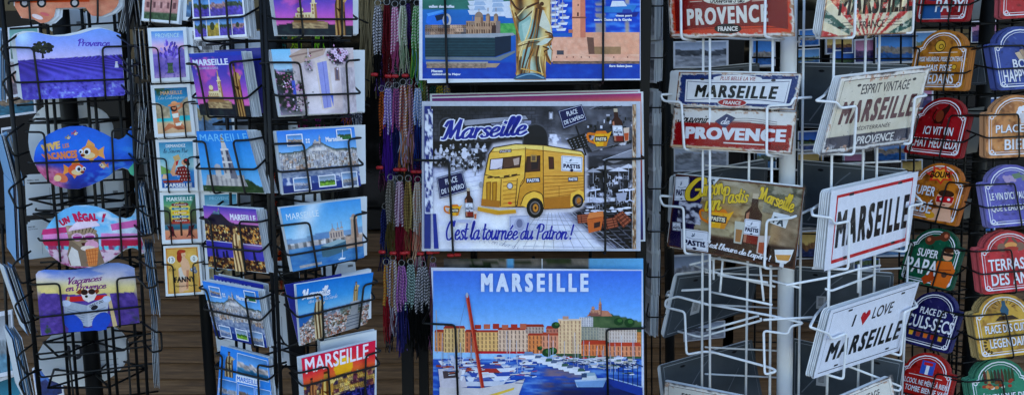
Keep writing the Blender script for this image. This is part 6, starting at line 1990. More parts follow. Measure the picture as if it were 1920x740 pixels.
# ------------------------------------------------------------------ cards and signs, each in its pocket
GA, GS = 'shaped souvenir cards in the left rack', 'spare cards behind the front card of a pocket'
def spare(what):
    w = what.split(',')[0].split()
    what = ' '.join(w[:11])
    return dict(stack_label='spare copy right behind the ' + what, stack_group='spare copies behind the ' + what)
A_Q0 = [(22, -60), (226, -64), (228, 34), (26, 44)]
card('A0', 'shaped_card', 'shaped card with an orange beach car on sand, top of the left rack', 'souvenir card', A_Q0, 1.72, -24, art_beachcar, px=True,
     out=[(24, -60), (226, -60), (222, 10), (210, 22), (190, 31), (172, 30), (160, 14), (104, 16), (103, 30), (90, 42), (76, 44), (62, 36), (40, 34), (26, 10)], th=.0012, stack=2, gap=.003, drift=(.006, -.001), **spare('beach car shaped card'))
wave = [(0, .12), (.04, .06), (.12, .02), (.2, .02), (.3, .06), (.38, .08), (.5, .07), (.62, .03), (.74, -.03), (.82, -.05), (.9, -.02), (1, .04), (1.0, .98), (.98, 1), (.02, 1), (0, .98)]
card('A1', 'shaped_card', 'wavy-topped Provence card with a lone tree over purple lavender rows', 'souvenir card', [(26, 58), (226, 60), (235, 179), (42, 188)], 1.72, -24, art_lavender,
     out=wave, th=.0012, stack=3, gap=.0024, drift=(-.0018, .001), **spare('lavender field wavy card'))
whale = [(63, 300), (66, 280), (74, 266), (90, 252), (110, 242), (130, 237), (155, 236), (175, 241), (195, 250), (208, 257), (222, 262), (232, 258), (240, 248), (244, 238), (248, 236), (249, 250), (248, 274), (253, 300), (255, 318), (251, 329), (246, 326), (240, 317), (230, 314), (216, 319), (205, 329), (190, 338), (168, 348), (148, 354), (126, 354), (104, 348), (86, 336), (72, 320)]
card('A2', 'shaped_card', 'blue fish-shaped card reading VIVE LES VACANCES with cartoon goldfish under water', 'souvenir card', [(63, 238), (248, 234), (256, 345), (70, 352)], 1.72, -24, art_fish, px=True,
     out=whale, th=.0012, stack=1, gap=.003, drift=(.001, .0012), **spare('blue goldfish shaped card'))
whale2 = [(79, 452), (82, 436), (91, 420), (106, 402), (122, 391), (140, 385), (162, 384), (182, 387), (202, 395), (220, 405), (236, 409), (246, 406), (252, 398), (255, 389), (260, 387), (262, 400), (262, 425), (264, 445), (270, 462), (270, 473), (264, 475), (257, 466), (247, 463), (234, 466), (222, 475), (208, 486), (190, 495), (168, 501), (140, 502), (116, 494), (94, 478)]
card('A3', 'shaped_card', 'pink fish-shaped card reading UN RÉGAL with a cat in sunglasses eating ice cream', 'souvenir card', [(78, 388), (260, 382), (268, 490), (86, 500)], 1.72, -25, art_cat, px=True,
     out=whale2, th=.0012, stack=1, gap=.003, drift=(.002, -.001), **spare('pink ice cream shaped card'))
card('A4', 'shaped_card', 'wavy-topped Vacances en Provence card with a dog reading a newspaper in a deckchair', 'souvenir card', [(67, 508), (252, 497), (262, 604), (77, 627)], 1.72, -27, art_dog, px=True,
     out=[(67, 514), (72, 508), (84, 505), (116, 506), (140, 505), (160, 502), (180, 497), (200, 493), (222, 492), (240, 496), (252, 502), (262, 604), (240, 607), (200, 612), (165, 617), (128, 622), (100, 625), (77, 628)], th=.0012)
# their backs, seen through the rack from its far side
for i, (q, sh, lab) in enumerate((
    ([(50, 205), (122, 200), (130, 320), (56, 328)], 'round', 'round-ended pale card back behind the goldfish card, left'),
    ([(120, 206), (206, 202), (212, 300), (126, 306)], 'round', 'round pale card back marked 3D between the lavender and goldfish cards'),
    ([(80, 170), (160, 166), (164, 216), (84, 222)], None, 'pale pointed card back just under the lavender card'),
    ([(46, 332), (128, 328), (134, 398), (50, 404)], None, 'pale postcard back printed with a church name below the goldfish card'),
    ([(160, 328), (222, 325), (228, 388), (165, 392)], None, 'pale postcard back with a bar code beside the rack pole'),
    ([(50, 420), (98, 416), (102, 480), (54, 486)], None, 'grey postcard back left of the pink ice cream card'),
    ([(66, 618), (236, 600), (240, 716), (74, 732)], 'round', 'large round pale card back with printed lines in the lowest left pocket'),
    ([(160, 22), (214, 20), (216, 60), (162, 62)], None, 'white card back with a small red drawing under the beach car card'),
    ([(84, 20), (158, 18), (160, 62), (86, 66)], 'round', 'pale curved card back between the beach car and lavender cards'),
)):
    pl = card('AB%d' % i, 'blank_card', lab, 'card', q, 1.93, -22, (art_shapeback if i in (1, 6) else art_back if i != 7 else None), mt='bright',
         out=None if sh is None else [(.5 + .5 * math.cos(t), .5 + .5 * math.sin(t)) for t in np.linspace(0, 6.283, 24, endpoint=False)], stack=2, gap=.003, drift=(.003, .003), stack_label='pale card tucked behind another card back in the far side of the left rack', stack_group='card backs inside the left rack')
# the faces turned away on the left and right of that rack
LE = 'cards seen edge-on at the left of the photo'
for i, (t, b, n, mts, lab) in enumerate((
    ((2, 55), (3, 188), 4, ('tint', 'paper'), 'grey-edged card in the edge-on pocket beside the lavender card'),
    ((2, 250), (28, 345), 7, ('tint', 'paper', 'grey'), 'thin card in the edge-on pocket left of the goldfish card'),
    ((24, 345), (30, 490), 6, ('tint', 'dusk', 'paper'), 'thin card in the edge-on pocket left of the pink ice cream card'),
    ((6, 500), (48, 624), 8, ('paper', 'tint', 'dusk', 'paper', 'grey'), 'thin white card in the leaning edge-on pocket left of the deckchair dog card'),
    ((22, 632), (46, 745), 7, ('paper', 'tint', 'grey'), 'thin card in the lowest edge-on pocket at the left frame edge'))):
    edge_stack('postcard', lab, 'postcard', LE + ' %d' % (i + 1), t, b, 1.72, (-.55, .83), .14, n, mts=mts, seed=i + 3, gap=.0031)
for i, (q, s, lab) in enumerate((
    ([(14, 52), (72, 46), (78, 108), (18, 116)], ((150, 205, 195), (170, 190, 185), (120, 140, 130)), 'pale green vintage car card behind the left rack post'),
    ([(-8, 160), (64, 150), (68, 212), (-4, 222)], ((90, 150, 190), (150, 130, 110), (60, 110, 130)), 'white-bordered harbour card behind the left rack post'),
    ([(-8, 108), (34, 104), (38, 180), (-4, 190)], ((200, 190, 190), (225, 180, 170), (120, 110, 120)), 'pinkish lettered card behind the left rack post'),
    ([(2, 240), (30, 236), (34, 300), (6, 310)], ((90, 95, 110), (150, 140, 130), (60, 60, 70)), 'dark harbour card in the gap left of the goldfish card'),
    ([(-30, 590), (22, 580), (30, 700), (-24, 712)], ((190, 195, 200), (150, 160, 165), (110, 150, 170)), 'glossy wrapped grey card at the lower left edge'),
    ([(-20, 715), (52, 690), (60, 790), (-14, 806)], ((60, 130, 150), (200, 140, 60), (40, 110, 130)), 'teal and orange lettered card in the bottom left corner'),
    ([(60, 690), (110, 660), (120, 740), (70, 760)], ((90, 130, 200), (60, 70, 120), (40, 60, 110)), 'dark blue card tucked low beside the left rack post'))):
    card('AL%d' % i, 'postcard', lab, 'postcard', q, 2.02, -10, art_view(i + 30, *s, border=.05), stack=1, gap=.004, stack_label='card behind others in the far left pockets', stack_group='cards behind others in the far left pockets')
for i, (t, b, n, shape, mts, lab) in enumerate((
    ((236, -10), (222, 60), 6, None, ('paper', 'grey'), 'thin card edge-on right of the beach car card'),
    ((238, 110), (240, 190), 4, None, ('paper', 'paper', 'grey'), 'thin card edge-on right of the lavender card'),
    ((262, 205), (256, 300), 5, None, ('paper', 'grey'), 'thin card edge-on right of the goldfish card'),
    ((253, 350), (268, 440), 6, None, ('tint', 'paper'), 'thin pale blue card edge-on right of the ice cream card'),
    ((270, 470), (286, 592), 6, None, ('tint', 'paper', 'tint', 'grey'), 'thin pale card edge-on right of the deckchair dog card'),
    ((284, 606), (290, 742), 4, 'round', ('paper',), 'round-ended card edge-on low beside the bare wooden louvres'))):
    edge_stack('postcard', lab, 'postcard', 'cards edge-on at the right of the left rack %d' % (i + 1), t, b, 1.76, (-.33, .94), .12, n, mts=mts, shape=shape, seed=i + 11, gap=.003, sgn=1)
# grey pockets of the poster-card rack
for i, (x, y0, y1) in enumerate(((254, -20, 45), (258, 52, 146), (264, 158, 252), (276, 262, 352), (286, 360, 452))):
    edge_stack('postcard', 'grey-backed card edge-on left of the %s small poster card' % ('first', 'second', 'third', 'fourth', 'fifth')[i], 'postcard', 'grey cards edge-on beside small poster cards %d' % (i + 1), (x + 18, y0), (x + 26, y1), 1.78, (-.40, .92), .11, 4, mts=('grey', 'grey', 'paper'), seed=i + 21, gap=.0075, sgn=-1)
BQ = dict(B0=[(271, -62), (345, -64), (335, 45), (265, 39)], B1=[(276, 53), (349, 51), (356, 151), (284, 154)], B2=[(282, 160), (356, 157), (367, 253), (290, 258)],
          B3=[(291, 262), (367, 259), (371, 357), (299, 358)], B4=[(299, 360), (372, 358), (378, 453), (304, 456)], B5=[(306, 461), (374, 458), (382, 550), (311, 555)])
for k, fn, lab in (('B0', art_facade, 'white-bordered small card of a pink arcaded building, top of its column'), ('B1', art_bouquet, 'white-bordered PROVENCE card with a lavender bouquet'), ('B2', art_calanque, 'white-bordered MARSEILLE Les Calanques card with a sunbather in a hat'),
                   ('B3', art_soap, 'white-bordered soap advert card with a woman in a red dotted dress'), ('B4', art_signpost, 'white-bordered MARSEILLE card with a signpost and two deckchairs at sunset'), ('B5', art_fanny, 'yellow FANNY card with a red-haired pin-up and pétanque balls')):
    card(k, 'small_poster_card', lab, 'postcard', BQ[k], 1.78, -12, fn, mt='bright', stack=4, gap=.0022, drift=(.001, -.0004), group='small poster cards in one column', **spare(lab.split(' card')[0].replace('white-bordered ', '') + ' small card'))
for k, kind, lab in (('B0', 'dusk view', 'second-column card with pinkish picture beside the arcaded building card'), ('B1', 'grey town', 'second-column card of a grey town behind the purple MARSEILLE postcards'), ('B2', 'old arcade in town', 'second-column card peeking beside the sunbather card'),
                     ('B3', 'harbour quay', 'second-column card peeking beside the soap advert card'), ('B4', 'provence', 'second-column PROVENCE card beside the signpost card'), ('B5', 'sea view of the coast', 'second-column card peeking beside the FANNY card')):
    q = np.array(BQ[k], float) + [77, -1]
    card(k + 's', 'small_poster_card', lab, 'postcard', q, 1.8, -12, art_second(kind), mt='bright', stack=2, gap=.0022, group='small poster cards in the second column', **spare('small poster card in the second column, ' + kind))
# --- postcard rack, face turned left
C = 'landscape postcards on the left face of the middle rack'
for k, q, fn, n, lab in (
    ('C0', [(357, -42), (452, -48), (463, 69), (364, 75)], art_lavgrid, 6, 'postcard with a grid of small lavender photos'),
    ('C1', [(354, 101), (452, 96), (472, 219), (376, 216)], art_duskchurch, 6, 'purple dusk MARSEILLE Notre-Dame de la Garde postcard'),
    ('C2', [(368, 246), (462, 244), (496, 362), (382, 358)], art_tower, 8, 'light blue MARSEILLE postcard of a tall church tower'),
    ('C3', [(381, 385), (480, 392), (500, 511), (391, 500)], art_nightduo, 6, 'night-time MARSEILLE postcard with city lights and a gilded statue'),
    ('C4', [(379, 526), (484, 545), (501, 651), (404, 629)], art_multicity, 4, 'multi-view white city Marseille postcard on the left face'),
    ('C5', [(414, 647), (503, 671), (512, 768), (407, 746)], art_bluemulti, 5, 'blue postcard with statue and four small views, lowest on the left face')):
    card(k, 'postcard', lab, 'postcard', q, 1.62, 30, fn, stack=n, gap=.003, drift=(.0006, -.0002), group=C, **spare(lab))
card('C1b', 'postcard', 'second purple MARSEILLE postcard showing its edge behind the dusk one', 'postcard', [(402, 95), (494, 89), (494, 212), (400, 214)], 1.66, 30, art_plainblue('MARSEILLE'))
card('C3b', 'postcard', 'second night-time postcard with MARSEILLE just showing behind', 'postcard', [(404, 384), (502, 396), (508, 505), (410, 498)], 1.66, 30, art_nightduo)
card('C4b', 'postcard', 'violet-blue MARSEILLE postcard standing taller behind the multi-view card', 'postcard', [(401, 515), (494, 533), (504, 646), (410, 628)], 1.65, 30, art_plainblue('MARSEILLE'), stack=3, gap=.003, **spare('violet-blue postcard behind the multi-view card'))
# --- face turned right
D = 'landscape postcards on the right face of the middle rack'
for k, q, fn, n, lab in (
    ('D0', [(507, -40), (661, -42), (662, 67), (521, 66)], lambda a: art_duskchurch(a, False), 3, 'purple dusk basilica postcard, top of the right face'),
    ('D1', [(508, 93), (662, 90), (669, 211), (527, 216)], art_house, 3, 'pale postcard of a white house with blue door and flowers'),
    ('D2', [(518, 246), (664, 238), (677, 348), (532, 363)], art_multicity, 3, 'multi-view Marseille postcard with harbour and inset photos on the right face'),
    ('D3', [(525, 390), (676, 372), (683, 482), (549, 509)], art_fort, 3, 'blue MARSEILLE postcard of the fort and cathedral by the sea'),
    ('D4', [(555, 533), (700, 510), (688, 606), (564, 647)], art_statuepano, 2, 'Marseille postcard with gilded statue above the rooftops'),
    ('D5', [(565, 671), (704, 637), (702, 748), (574, 790)], art_redsunset, 4, 'red sunset MARSEILLE postcard with statue and night harbour')):
    card(k, 'postcard', lab, 'postcard', q, 1.62, -36, fn, stack=n, gap=.0026, drift=(-.0008, .0), group=D, **spare(lab))
for k, q, lab in (('D1b', [(560, 94), (684, 94), (684, 209), (566, 212)], 'white house'), ('D2b', [(560, 240), (685, 234), (686, 344), (566, 354)], 'multi-view harbour'), ('D3b', [(560, 382), (688, 368), (688, 478), (566, 492)], 'blue fort'), ('D4b', [(568, 530), (696, 504), (696, 596), (574, 628)], 'gilded statue'), ('D5b', [(600, 640), (706, 618), (706, 742), (604, 764)], 'red sunset'), ('D0b', [(560, -40), (672, -42), (672, 64), (566, 64)], 'purple basilica')):
    card(k, 'blank_card', 'white card standing loose behind the %s postcard' % lab, 'postcard', q, 1.68, -34, None, stack=4, gap=.0035, drift=(.0004, 0), stack_label='white card behind the loose one at the back of the %s pocket' % lab, stack_group='white cards at the back of the %s pocket' % lab)
card('D4c', 'postcard', 'blue postcard fanned out left behind the gilded statue card', 'postcard', [(533, 533), (640, 512), (650, 612), (560, 645)], 1.65, -36, art_plainblue(' '))
# backs seen through the middle rack
for i, (q, lab) in enumerate((([(400, 225), (470, 224), (472, 262), (402, 262)], 'above the church tower card'), ([(430, 60), (500, 58), (502, 90), (432, 92)], 'above the dusk MARSEILLE card'), ([(510, 228), (556, 226), (560, 250), (514, 252)], 'above the harbour card'), ([(520, 366), (600, 362), (604, 392), (524, 396)], 'above the blue fort card'),
        ([(505, 490), (560, 486), (562, 520), (508, 524)], 'beside the fort card'), ([(405, 365), (470, 366), (474, 392), (408, 392)], 'above the night card'), ([(500, 545), (548, 560), (552, 690), (506, 675)], 'between the two faces low down'), ([(395, 498), (440, 502), (444, 530), (398, 528)], 'above the white city card'), ([(600, 486), (664, 476), (668, 512), (604, 522)], 'above the statue card'), ([(404, 628), (470, 646), (474, 668), (408, 660)], 'above the blue four-view card'))):
    card('CB%d' % i, 'blank_card', 'pale card back inside the middle rack ' + lab, 'postcard', q, 1.86, 5, art_back)
# --- posters
card('E0', 'placemat', 'large poster with gilded statue, fort, cathedral and harbour, cut by the top of the photo', 'poster', [(786, -130), (1201, -130), (1201, 150), (801, 156)], 1.8, 0, art_heritage, px=True, th=.002)
card('E1', 'placemat', 'large Marseille poster of a yellow PASTIS van over a grey café street', 'poster', [(793, 196), (1192, 192), (1196, 467), (811, 466)], 1.8, 0, art_van, px=True, th=.002)
card('E1b', 'placemat', 'orange and purple sunset poster mostly hidden behind the yellow van poster', 'poster', [(806, 182), (1206, 172), (1210, 452), (818, 456)], 1.83, 0, art_sunset, th=.002)
card('E2', 'placemat', 'large MARSEILLE poster of the old harbour with moored boats and a red mast', 'poster', [(808, 501), (1205, 505), (1208, 775), (824, 775)], 1.8, 0, art_harbour, px=True, th=.002)
card('E2b', 'placemat', 'poster of cliffs and pines showing as a strip above the harbour poster', 'poster', [(832, 485), (1206, 484), (1208, 760), (836, 762)], 1.84, 0, art_cove, th=.002)
card('E0b', 'placemat', 'violet poster edge showing just under the statue poster', 'poster', [(806, 176), (1200, 168), (1204, 440), (812, 446)], 1.86, 0, art_sunset, th=.002)
# --- tin signs on the white rack
H = 'tin signs on the left face of the white rack'
def film(key, ob_name, m=.018, z=.0022):
    pl = CARDS[key]
    v, f = slab(pl.uv([(-m, -m * 1.6), (1 + m, -m * 1.6), (1 + m, 1 + m * 1.6), (-m, 1 + m * 1.6)]), .0002)
    v[:, 2] += z
    o = mesh_obj('plastic_sleeve', v, f, M['film'], bpy.data.objects[ob_name])
def tin(key, lab, q, yaw, fn, n, px=False, group=H, Y=1.85, sleeve=True, **k):
    card(key, 'tin_sign', lab, 'tin sign', q, Y, yaw, fn, th=.0009, inkm='tin_ink', stack=n, gap=.0029, corner=.03, group=group, stack_mat='white', **{**dict(drift=(-.0012, .0006)), **spare(lab), **k})
    if sleeve:
        o = [x for x in bpy.data.objects if x.get('label') == lab][0]
        film(key, o.name)
tin('H0', 'red and orange Souvenirs de PROVENCE FRANCE tin plate, top of the white rack', [(1252, -24), (1488, -28), (1491, 69), (1257, 71)], 30, art_provred, 5)
tin('H1', 'blue and white PLUS BELLE LA VIE MARSEILLE tin plate', [(1273, 135), (1504, 138), (1491, 207), (1266, 199)], 34, art_marsblue, 8, drift=(-.0036, .0008))
tin('H1c', 'red and white Souvenir de PROVENCE tin plate below the blue MARSEILLE one', [(1264, 202), (1494, 210), (1485, 289), (1256, 276)], 34, art_provwhite, 5, drift=(-.0012, -.0002))
tin('H2', 'Garçon un Pastis tin sign with yellow jug and bottle', [(1267, 326), (1509, 351), (1490, 505), (1251, 461)], 38, art_garcon, 4, drift=(-.0022, .0006))
I = 'tin signs on the right face of the white rack'
tin('I0', 'red, cream and green sunray MARSEILLE FRANCE tin plate', [(1556, -52), (1728, -62), (1709, 63), (1538, 71)], -42, art_rays, 4, group=I)
tin('I1', 'cream ESPRIT VINTAGE MARSEILLE tin plate with a dark lower band', [(1577, 145), (1745, 126), (1704, 269), (1537, 291)], -42, art_esprit, 4, group=I)
tin('I2', 'white MARSEILLE town-sign plate with a red border', [(1559, 358), (1722, 321), (1704, 458), (1545, 508)], -42, art_redborder, 5, group=I, drift=(-.0018, .0004))
tin('I3', 'white I LOVE MARSEILLE plate with a red heart', [(1558, 581), (1724, 527), (1685, 657), (1525, 709)], -42, art_ilove, 4, group=I, drift=(-.0018, .0004))
tin('I4', 'worn cream VINTAGE plate in the bottom pocket of the white rack, right face', [(1556, 752), (1670, 704), (1690, 800), (1560, 850)], -40, art_vintagelow, 3, group=I)
tin('H4', 'dark-edged cream plate cut off at the bottom of the white rack, left face', [(1246, 714), (1420, 748), (1410, 850), (1240, 820)], 38, art_vintagelow, 4)
# signs on the far faces, grey backs towards us
for i, (q, fn, yaw, lab) in enumerate((
    ([(1270, 516), (1426, 498), (1408, 580), (1244, 634)], art_tagback, -38, 'grey tin back with a bar code tag beside the empty white pocket'),
    ([(1238, 684), (1410, 636), (1430, 745), (1250, 790)], art_tagback, -38, 'grey tin back in the bottom left pocket of the white rack'),
    ([(1262, 132), (1424, 118), (1424, 200), (1264, 215)], art_tinback, -30, 'grey tin back above the blue MARSEILLE plate'),
    ([(1262, 330), (1440, 298), (1436, 400), (1258, 420)], art_tinback, -36, 'grey tin back above the Garçon plate'),
    ([(1496, 118), (1706, 122), (1706, 246), (1498, 238)], art_tinback, 30, 'grey tin back behind the ESPRIT VINTAGE plate'),
    ([(1496, 300), (1700, 318), (1690, 440), (1496, 424)], art_tinback, 32, 'grey tin back behind the red-bordered plate'),
    ([(1490, 500), (1676, 512), (1668, 625), (1488, 600)], art_tagback, 34, 'grey tin back with a tag behind the red heart plate'),
    ([(1486, 634), (1694, 678), (1680, 775), (1484, 742)], art_tagback, 36, 'grey tin back low in the right pocket of the white rack'))):
    tin('HB%d' % i, lab, q, yaw, fn, 2, group='tin backs on the far faces of the white rack', Y=2.06, sleeve=False)
# --- wooden dome signs
EDGE = dict(K0=(165, 34, 40), K1=(188, 122, 38), K2=(158, 28, 34), K3=(196, 116, 36), K4=(24, 92, 66), K5=(60, 60, 120), K6=(178, 38, 34), L0=(188, 80, 90), L1=(58, 78, 150), L2=(206, 150, 104), L3=(130, 126, 185), L4=(190, 70, 76), L5=(170, 145, 90), L6=(44, 128, 98))
def domes(items, yaw, Y, group, n, drift):
    for k, q, fn, nn, lab in items:
        M['edge' + k] = mat('sign_edge', tuple(np.clip(ink(EDGE[k], DEEP.get(k[0])) * .8 + .04, 0, .8)), .6, spec=.2)
        nn = min(nn, 3)
        card(k, 'dome_sign', lab, 'wooden sign', q, Y, yaw, fn, out=DOME, th=.003, mt='edge' + k, group=group, stack=nn, gap=.0034, drift=drift, stack_label='spare wooden sign behind the ' + ' '.join(lab.split(',')[0].split()[:10]), stack_group='spare signs behind the ' + lab.split(',')[0], inkm='tin_ink')
domes((('K0', [(1735, -75), (1832, -70), (1812, 40), (1716, 42)], S_PAPY, 2, 'red SUPER PAPY dome sign, cut by the photo top'),
       ('K1', [(1722, 57), (1823, 55), (1806, 169), (1701, 168)], S_ROLL, 3, 'mustard dome sign about the toilet with a paper roll'),
       ('K2', [(1723, 182), (1826, 184), (1799, 298), (1693, 286)], S_CAT, 2, 'dark red ICI VIT UN CHAT HEUREUX dome sign'),
       ('K3', [(1718, 300), (1823, 312), (1790, 424), (1688, 402)], S_BABY, 2, 'orange SUPER BÉBÉ dome sign with a masked baby'),
       ('K4', [(1713, 421), (1816, 436), (1783, 545), (1683, 522)], S_PAPA, 1, 'green SUPER PAPA dome sign with a dumb-bell'),
       ('K5', [(1712, 538), (1812, 557), (1778, 663), (1682, 637)], S_SHOT, 2, 'navy PLACE DES CULS-SECS dome sign with shot glasses'),
       ('K6', [(1697, 650), (1799, 673), (1770, 785), (1666, 758)], S_DEAD, 1, 'red ALCOOL dome sign with a dead-end road sign')), 48, 2.05, 'wooden dome signs, left column', 2, (.002, .0005))
domes((('L0', [(1880, -80), (1990, -86), (1984, 30), (1875, 36)], S_PLAGE, 2, 'crimson dome sign at the top right corner'),
       ('L1', [(1852, 52), (1968, 48), (1985, 163), (1872, 170)], S_BOULE, 4, 'blue HAPPY HOUR dome sign with pétanque boules'),
       ('L2', [(1848, 181), (1962, 175), (1963, 292), (1848, 297)], S_BEER, 2, 'pale orange PLACE À BIÈRES dome sign with a beer mug'),
       ('L3', [(1834, 312), (1950, 305), (1968, 418), (1853, 428)], S_WINE, 2, 'violet wine dome sign with grapes'),
       ('L4', [(1829, 436), (1946, 428), (1958, 540), (1843, 552)], S_TERR, 5, 'bright red TERRASSE DES AMIS dome sign'),
       ('L5', [(1817, 556), (1935, 545), (1954, 660), (1837, 675)], S_LEG, 4, 'yellow LÉGENDAIRES dome sign with a bottle'),
       ('L6', [(1810, 678), (1928, 665), (1945, 790), (1830, 800)], S_REP, 5, 'green RÉPUBLIQUE DES APÉROS dome sign')), -22, 2.0, 'wooden dome signs, right column', 2, (-.0012, .0012))
for i, (q, lab) in enumerate((([(1812, -40), (1846, -44), (1836, 36), (1804, 40)], 'dark grey sign back right of the SUPER PAPY sign'), ([(1806, 90), (1840, 84), (1850, 158), (1812, 160)], 'pale wrapped sign back with a bar code right of the mustard sign'), ([(1808, 205), (1846, 200), (1832, 285), (1800, 290)], 'dark grey sign back right of the dark red cat sign'), ([(1806, 374), (1822, 372), (1818, 408), (1800, 412)], 'small dark label card right of the orange baby sign'))):
    card('KB%d' % i, 'wooden_sign', lab, 'wooden sign', q, 2.2, 20, art_tinback if i == 1 else None, mt='greyback' if i != 1 else 'paper', th=.003)
# --- black and white cards behind the posters
G = 'black and white cards in the pockets right of the posters'
for i, (y0, y1, x) in enumerate(((-40, 72, 1243), (78, 154, 1243), (170, 236, 1240), (210, 318, 1240), (316, 400, 1240), (398, 474, 1238), (466, 552, 1238), (552, 628, 1235))):
    edge_stack('postcard', 'white-edged card in pocket %d from the top right of the posters' % (i + 1) if False else 'white-edged monochrome card in the %s pocket beside the posters' % ('first', 'second', 'third', 'fourth', 'fifth', 'sixth', 'seventh', 'eighth')[i], 'postcard', G + ' %d' % (i + 1), (x - 14, y0), (x - 16, y1), 1.97, (-.17, .98), .1, 6, mts=('bright', 'bright', 'paper'), seed=40 + i, gap=.003, sgn=1, flip=True, art=art_view(50 + i, (215, 218, 225), (120, 122, 128), (170, 172, 180), .04))
for i, (q, lab, mid) in enumerate((([(1262, 78), (1366, 76), (1366, 126), (1262, 128)], 'monochrome card of a rocky cove under the red PROVENCE plate', (95, 100, 108)), ([(1262, 272), (1366, 270), (1366, 320), (1262, 322)], 'monochrome beach card between the two lower left plates', (165, 168, 176)), ([(1258, 478), (1330, 474), (1330, 545), (1258, 550)], 'white card behind the empty white pocket', (200, 202, 208)), ([(1280, 606), (1360, 600), (1360, 632), (1282, 640)], 'monochrome street card low behind the white rack', (110, 112, 120)), ([(1258, 326), (1300, 324), (1300, 400), (1258, 402)], 'pale card at the left edge behind the Garçon plate', (180, 182, 190)))):
    card('GB%d' % i, 'postcard', lab, 'postcard', q, 2.4, 0, art_view(60 + i, (190, 202, 222), mid, (165, 170, 180), .04, .3), stack=1, gap=.004, stack_label='plain card behind a monochrome one', stack_group='plain cards behind monochrome ones')
# --- distant stock seen through the gaps
rr = random.Random(12)
P1 = [((90, 150, 220), (160, 150, 140), (60, 110, 170)), ((120, 170, 220), (120, 130, 110), (90, 130, 170)), ((225, 190, 120), (150, 110, 80), (60, 70, 110)), ((70, 120, 200), (90, 110, 80), (70, 90, 140)), ((200, 140, 170), (100, 80, 120), (60, 60, 110))]
spots = [(1497, 56, 40, 30, 'yellow'), (1494, 92, 44, 32, 'blue'), (1548, 70, 52, 30, 'pale'), (1562, 94, 58, 36, 'blue harbour'), (1602, 74, 40, 44, 'tilted'), (1640, 62, 74, 56, 'bright street'), (1716, 60, 40, 40, 'small red-topped'), (1494, 286, 50, 58, 'framed blue'), (1496, 246, 46, 36, 'deep blue'), (1582, 288, 40, 40, 'white leaning'), (1410, 74, 44, 50, 'dark'), (1416, 268, 40, 50, 'narrow'),
         (1494, 432, 46, 52, 'low blue'), (1836, 184, 40, 46, 'violet'), (1690, 160, 60, 44, 'sea'), (1640, 262, 60, 40, 'turquoise'), (1640, 430, 60, 50, 'sky blue'), (1690, 300, 40, 40, 'dim'), (1600, 470, 50, 40, 'sunlit'), (1820, 40, 50, 40, 'dim violet'), (1826, 400, 40, 36, 'dim green'), (1340, 320, 70, 40, 'half-hidden')]
for i, (x, y, w, h, nm) in enumerate(spots):
    card('M%d' % i, 'postcard', '%s postcard far back in the gap %s the white rack%s' % (nm, 'right of' if x > 1610 else 'behind', ', low' if y > 240 else ''), 'postcard', [(x, y), (x + w, y - 2), (x + w, y + h), (x, y + h + 2)], 2.5, rr.uniform(-15, 15), art_view(80 + i, *P1[i % 5], border=.05), stack=1, gap=.01, stack_label='postcard tucked behind another one far back at the right', stack_group='postcards tucked behind others far back')
# ------------------------------------------------------------------ the wire racks
def pocket(root, key, uL=.2, uR=.8, vt=.2, vc=.76, m='black', r=.0019, back=-.03, cross=True, left=True, right=True, side=.05, front=.006, bl=None, rise=.1, vb=1.03):
    """one wire pocket: two hooked uprights and a bar in front of the cards"""
    pl = CARDS[key]
    P = lambda u, v, z: pl.world(pl.uv((u, v)), z)[0]
    mb = MB()
    bl = bl if bl is not None else back
    if left:
        mb.wire([P(-side, vt - .01, bl), P(-side, vt, front), P(uL, vt + .01, front), P(uL + .01, vb, front), P(uL + .01, vb + .01, back)], r)
    if right:
        mb.wire([P(1 + side, vt - .02, back), P(1 + side, vt - .01, front), P(uR, vt, front), P(uR - .01, vb, front), P(uR - .01, vb + .01, back)], r)
    if cross:
        mb.wire([P(-side, vc - rise, bl), P(-side * .6, vc - .01, front + .003), P(1 + side * .6, vc - .01, front + .003), P(1 + side, vc - rise, back)], r)
    mb.wire([P(-side, vb + .03, back), P(1 + side, vb + .02, back)], r)
    mb.build('pocket', M[m], root)

def rod(root, p, r=.0022, name='upright', m='black'):
    """straight vertical wires: list of (x0,y0,x1,y1,Y)"""
    for x0, y0, x1, y1, Y in p:
        MB().wire([at(x0, y0, Y), at(x1, y1, Y)], r).build(name, M[m], root)

def pole(root, x0, y0, x1, y1, Y, r, m='pole', ns=20):
    a, b = at(x0, y0, Y), at(x1, y1, Y)
    d = (a - b) / (a - b)[2]
    MB().add(*tube([b + d * (.03 - b[2]), b + d * (2.15 - b[2])], r, ns)).build('pole', M[m], root)
    c = b + d * (0 - b[2])
    v, f = tube([c + (0, 0, .003), c + (0, 0, .012), c + (0, 0, .03), c + (0, 0, .034)], .16, 28, rr=[.17, .17, .05, .02])
    MB().add(v, f).build('base', M[m], root)

def ring(root, cx, y, Y, rad, n=5, m='black', r=.0022, rot=0):
    """a level polygon of wire round the pole at photo height y"""
    c = at(cx, y, Y)
    P = [c + rad * np.array([math.cos(rot + 2 * math.pi * k / n), math.sin(rot + 2 * math.pi * k / n), 0]) for k in range(n + 1)]
    mb = MB()
    for a, b in zip(P, P[1:]):
        mb.wire([a, b], r)
    for a in P[:-1]:
        mb.wire([c, a], r)
    mb.build('level_ring', M[m], root)

def root_at(name, x, y, Y, label, cat, group=None):
    p = at(x, y, Y)
    return thing(name, (p[0], p[1], 0), label, cat, group)

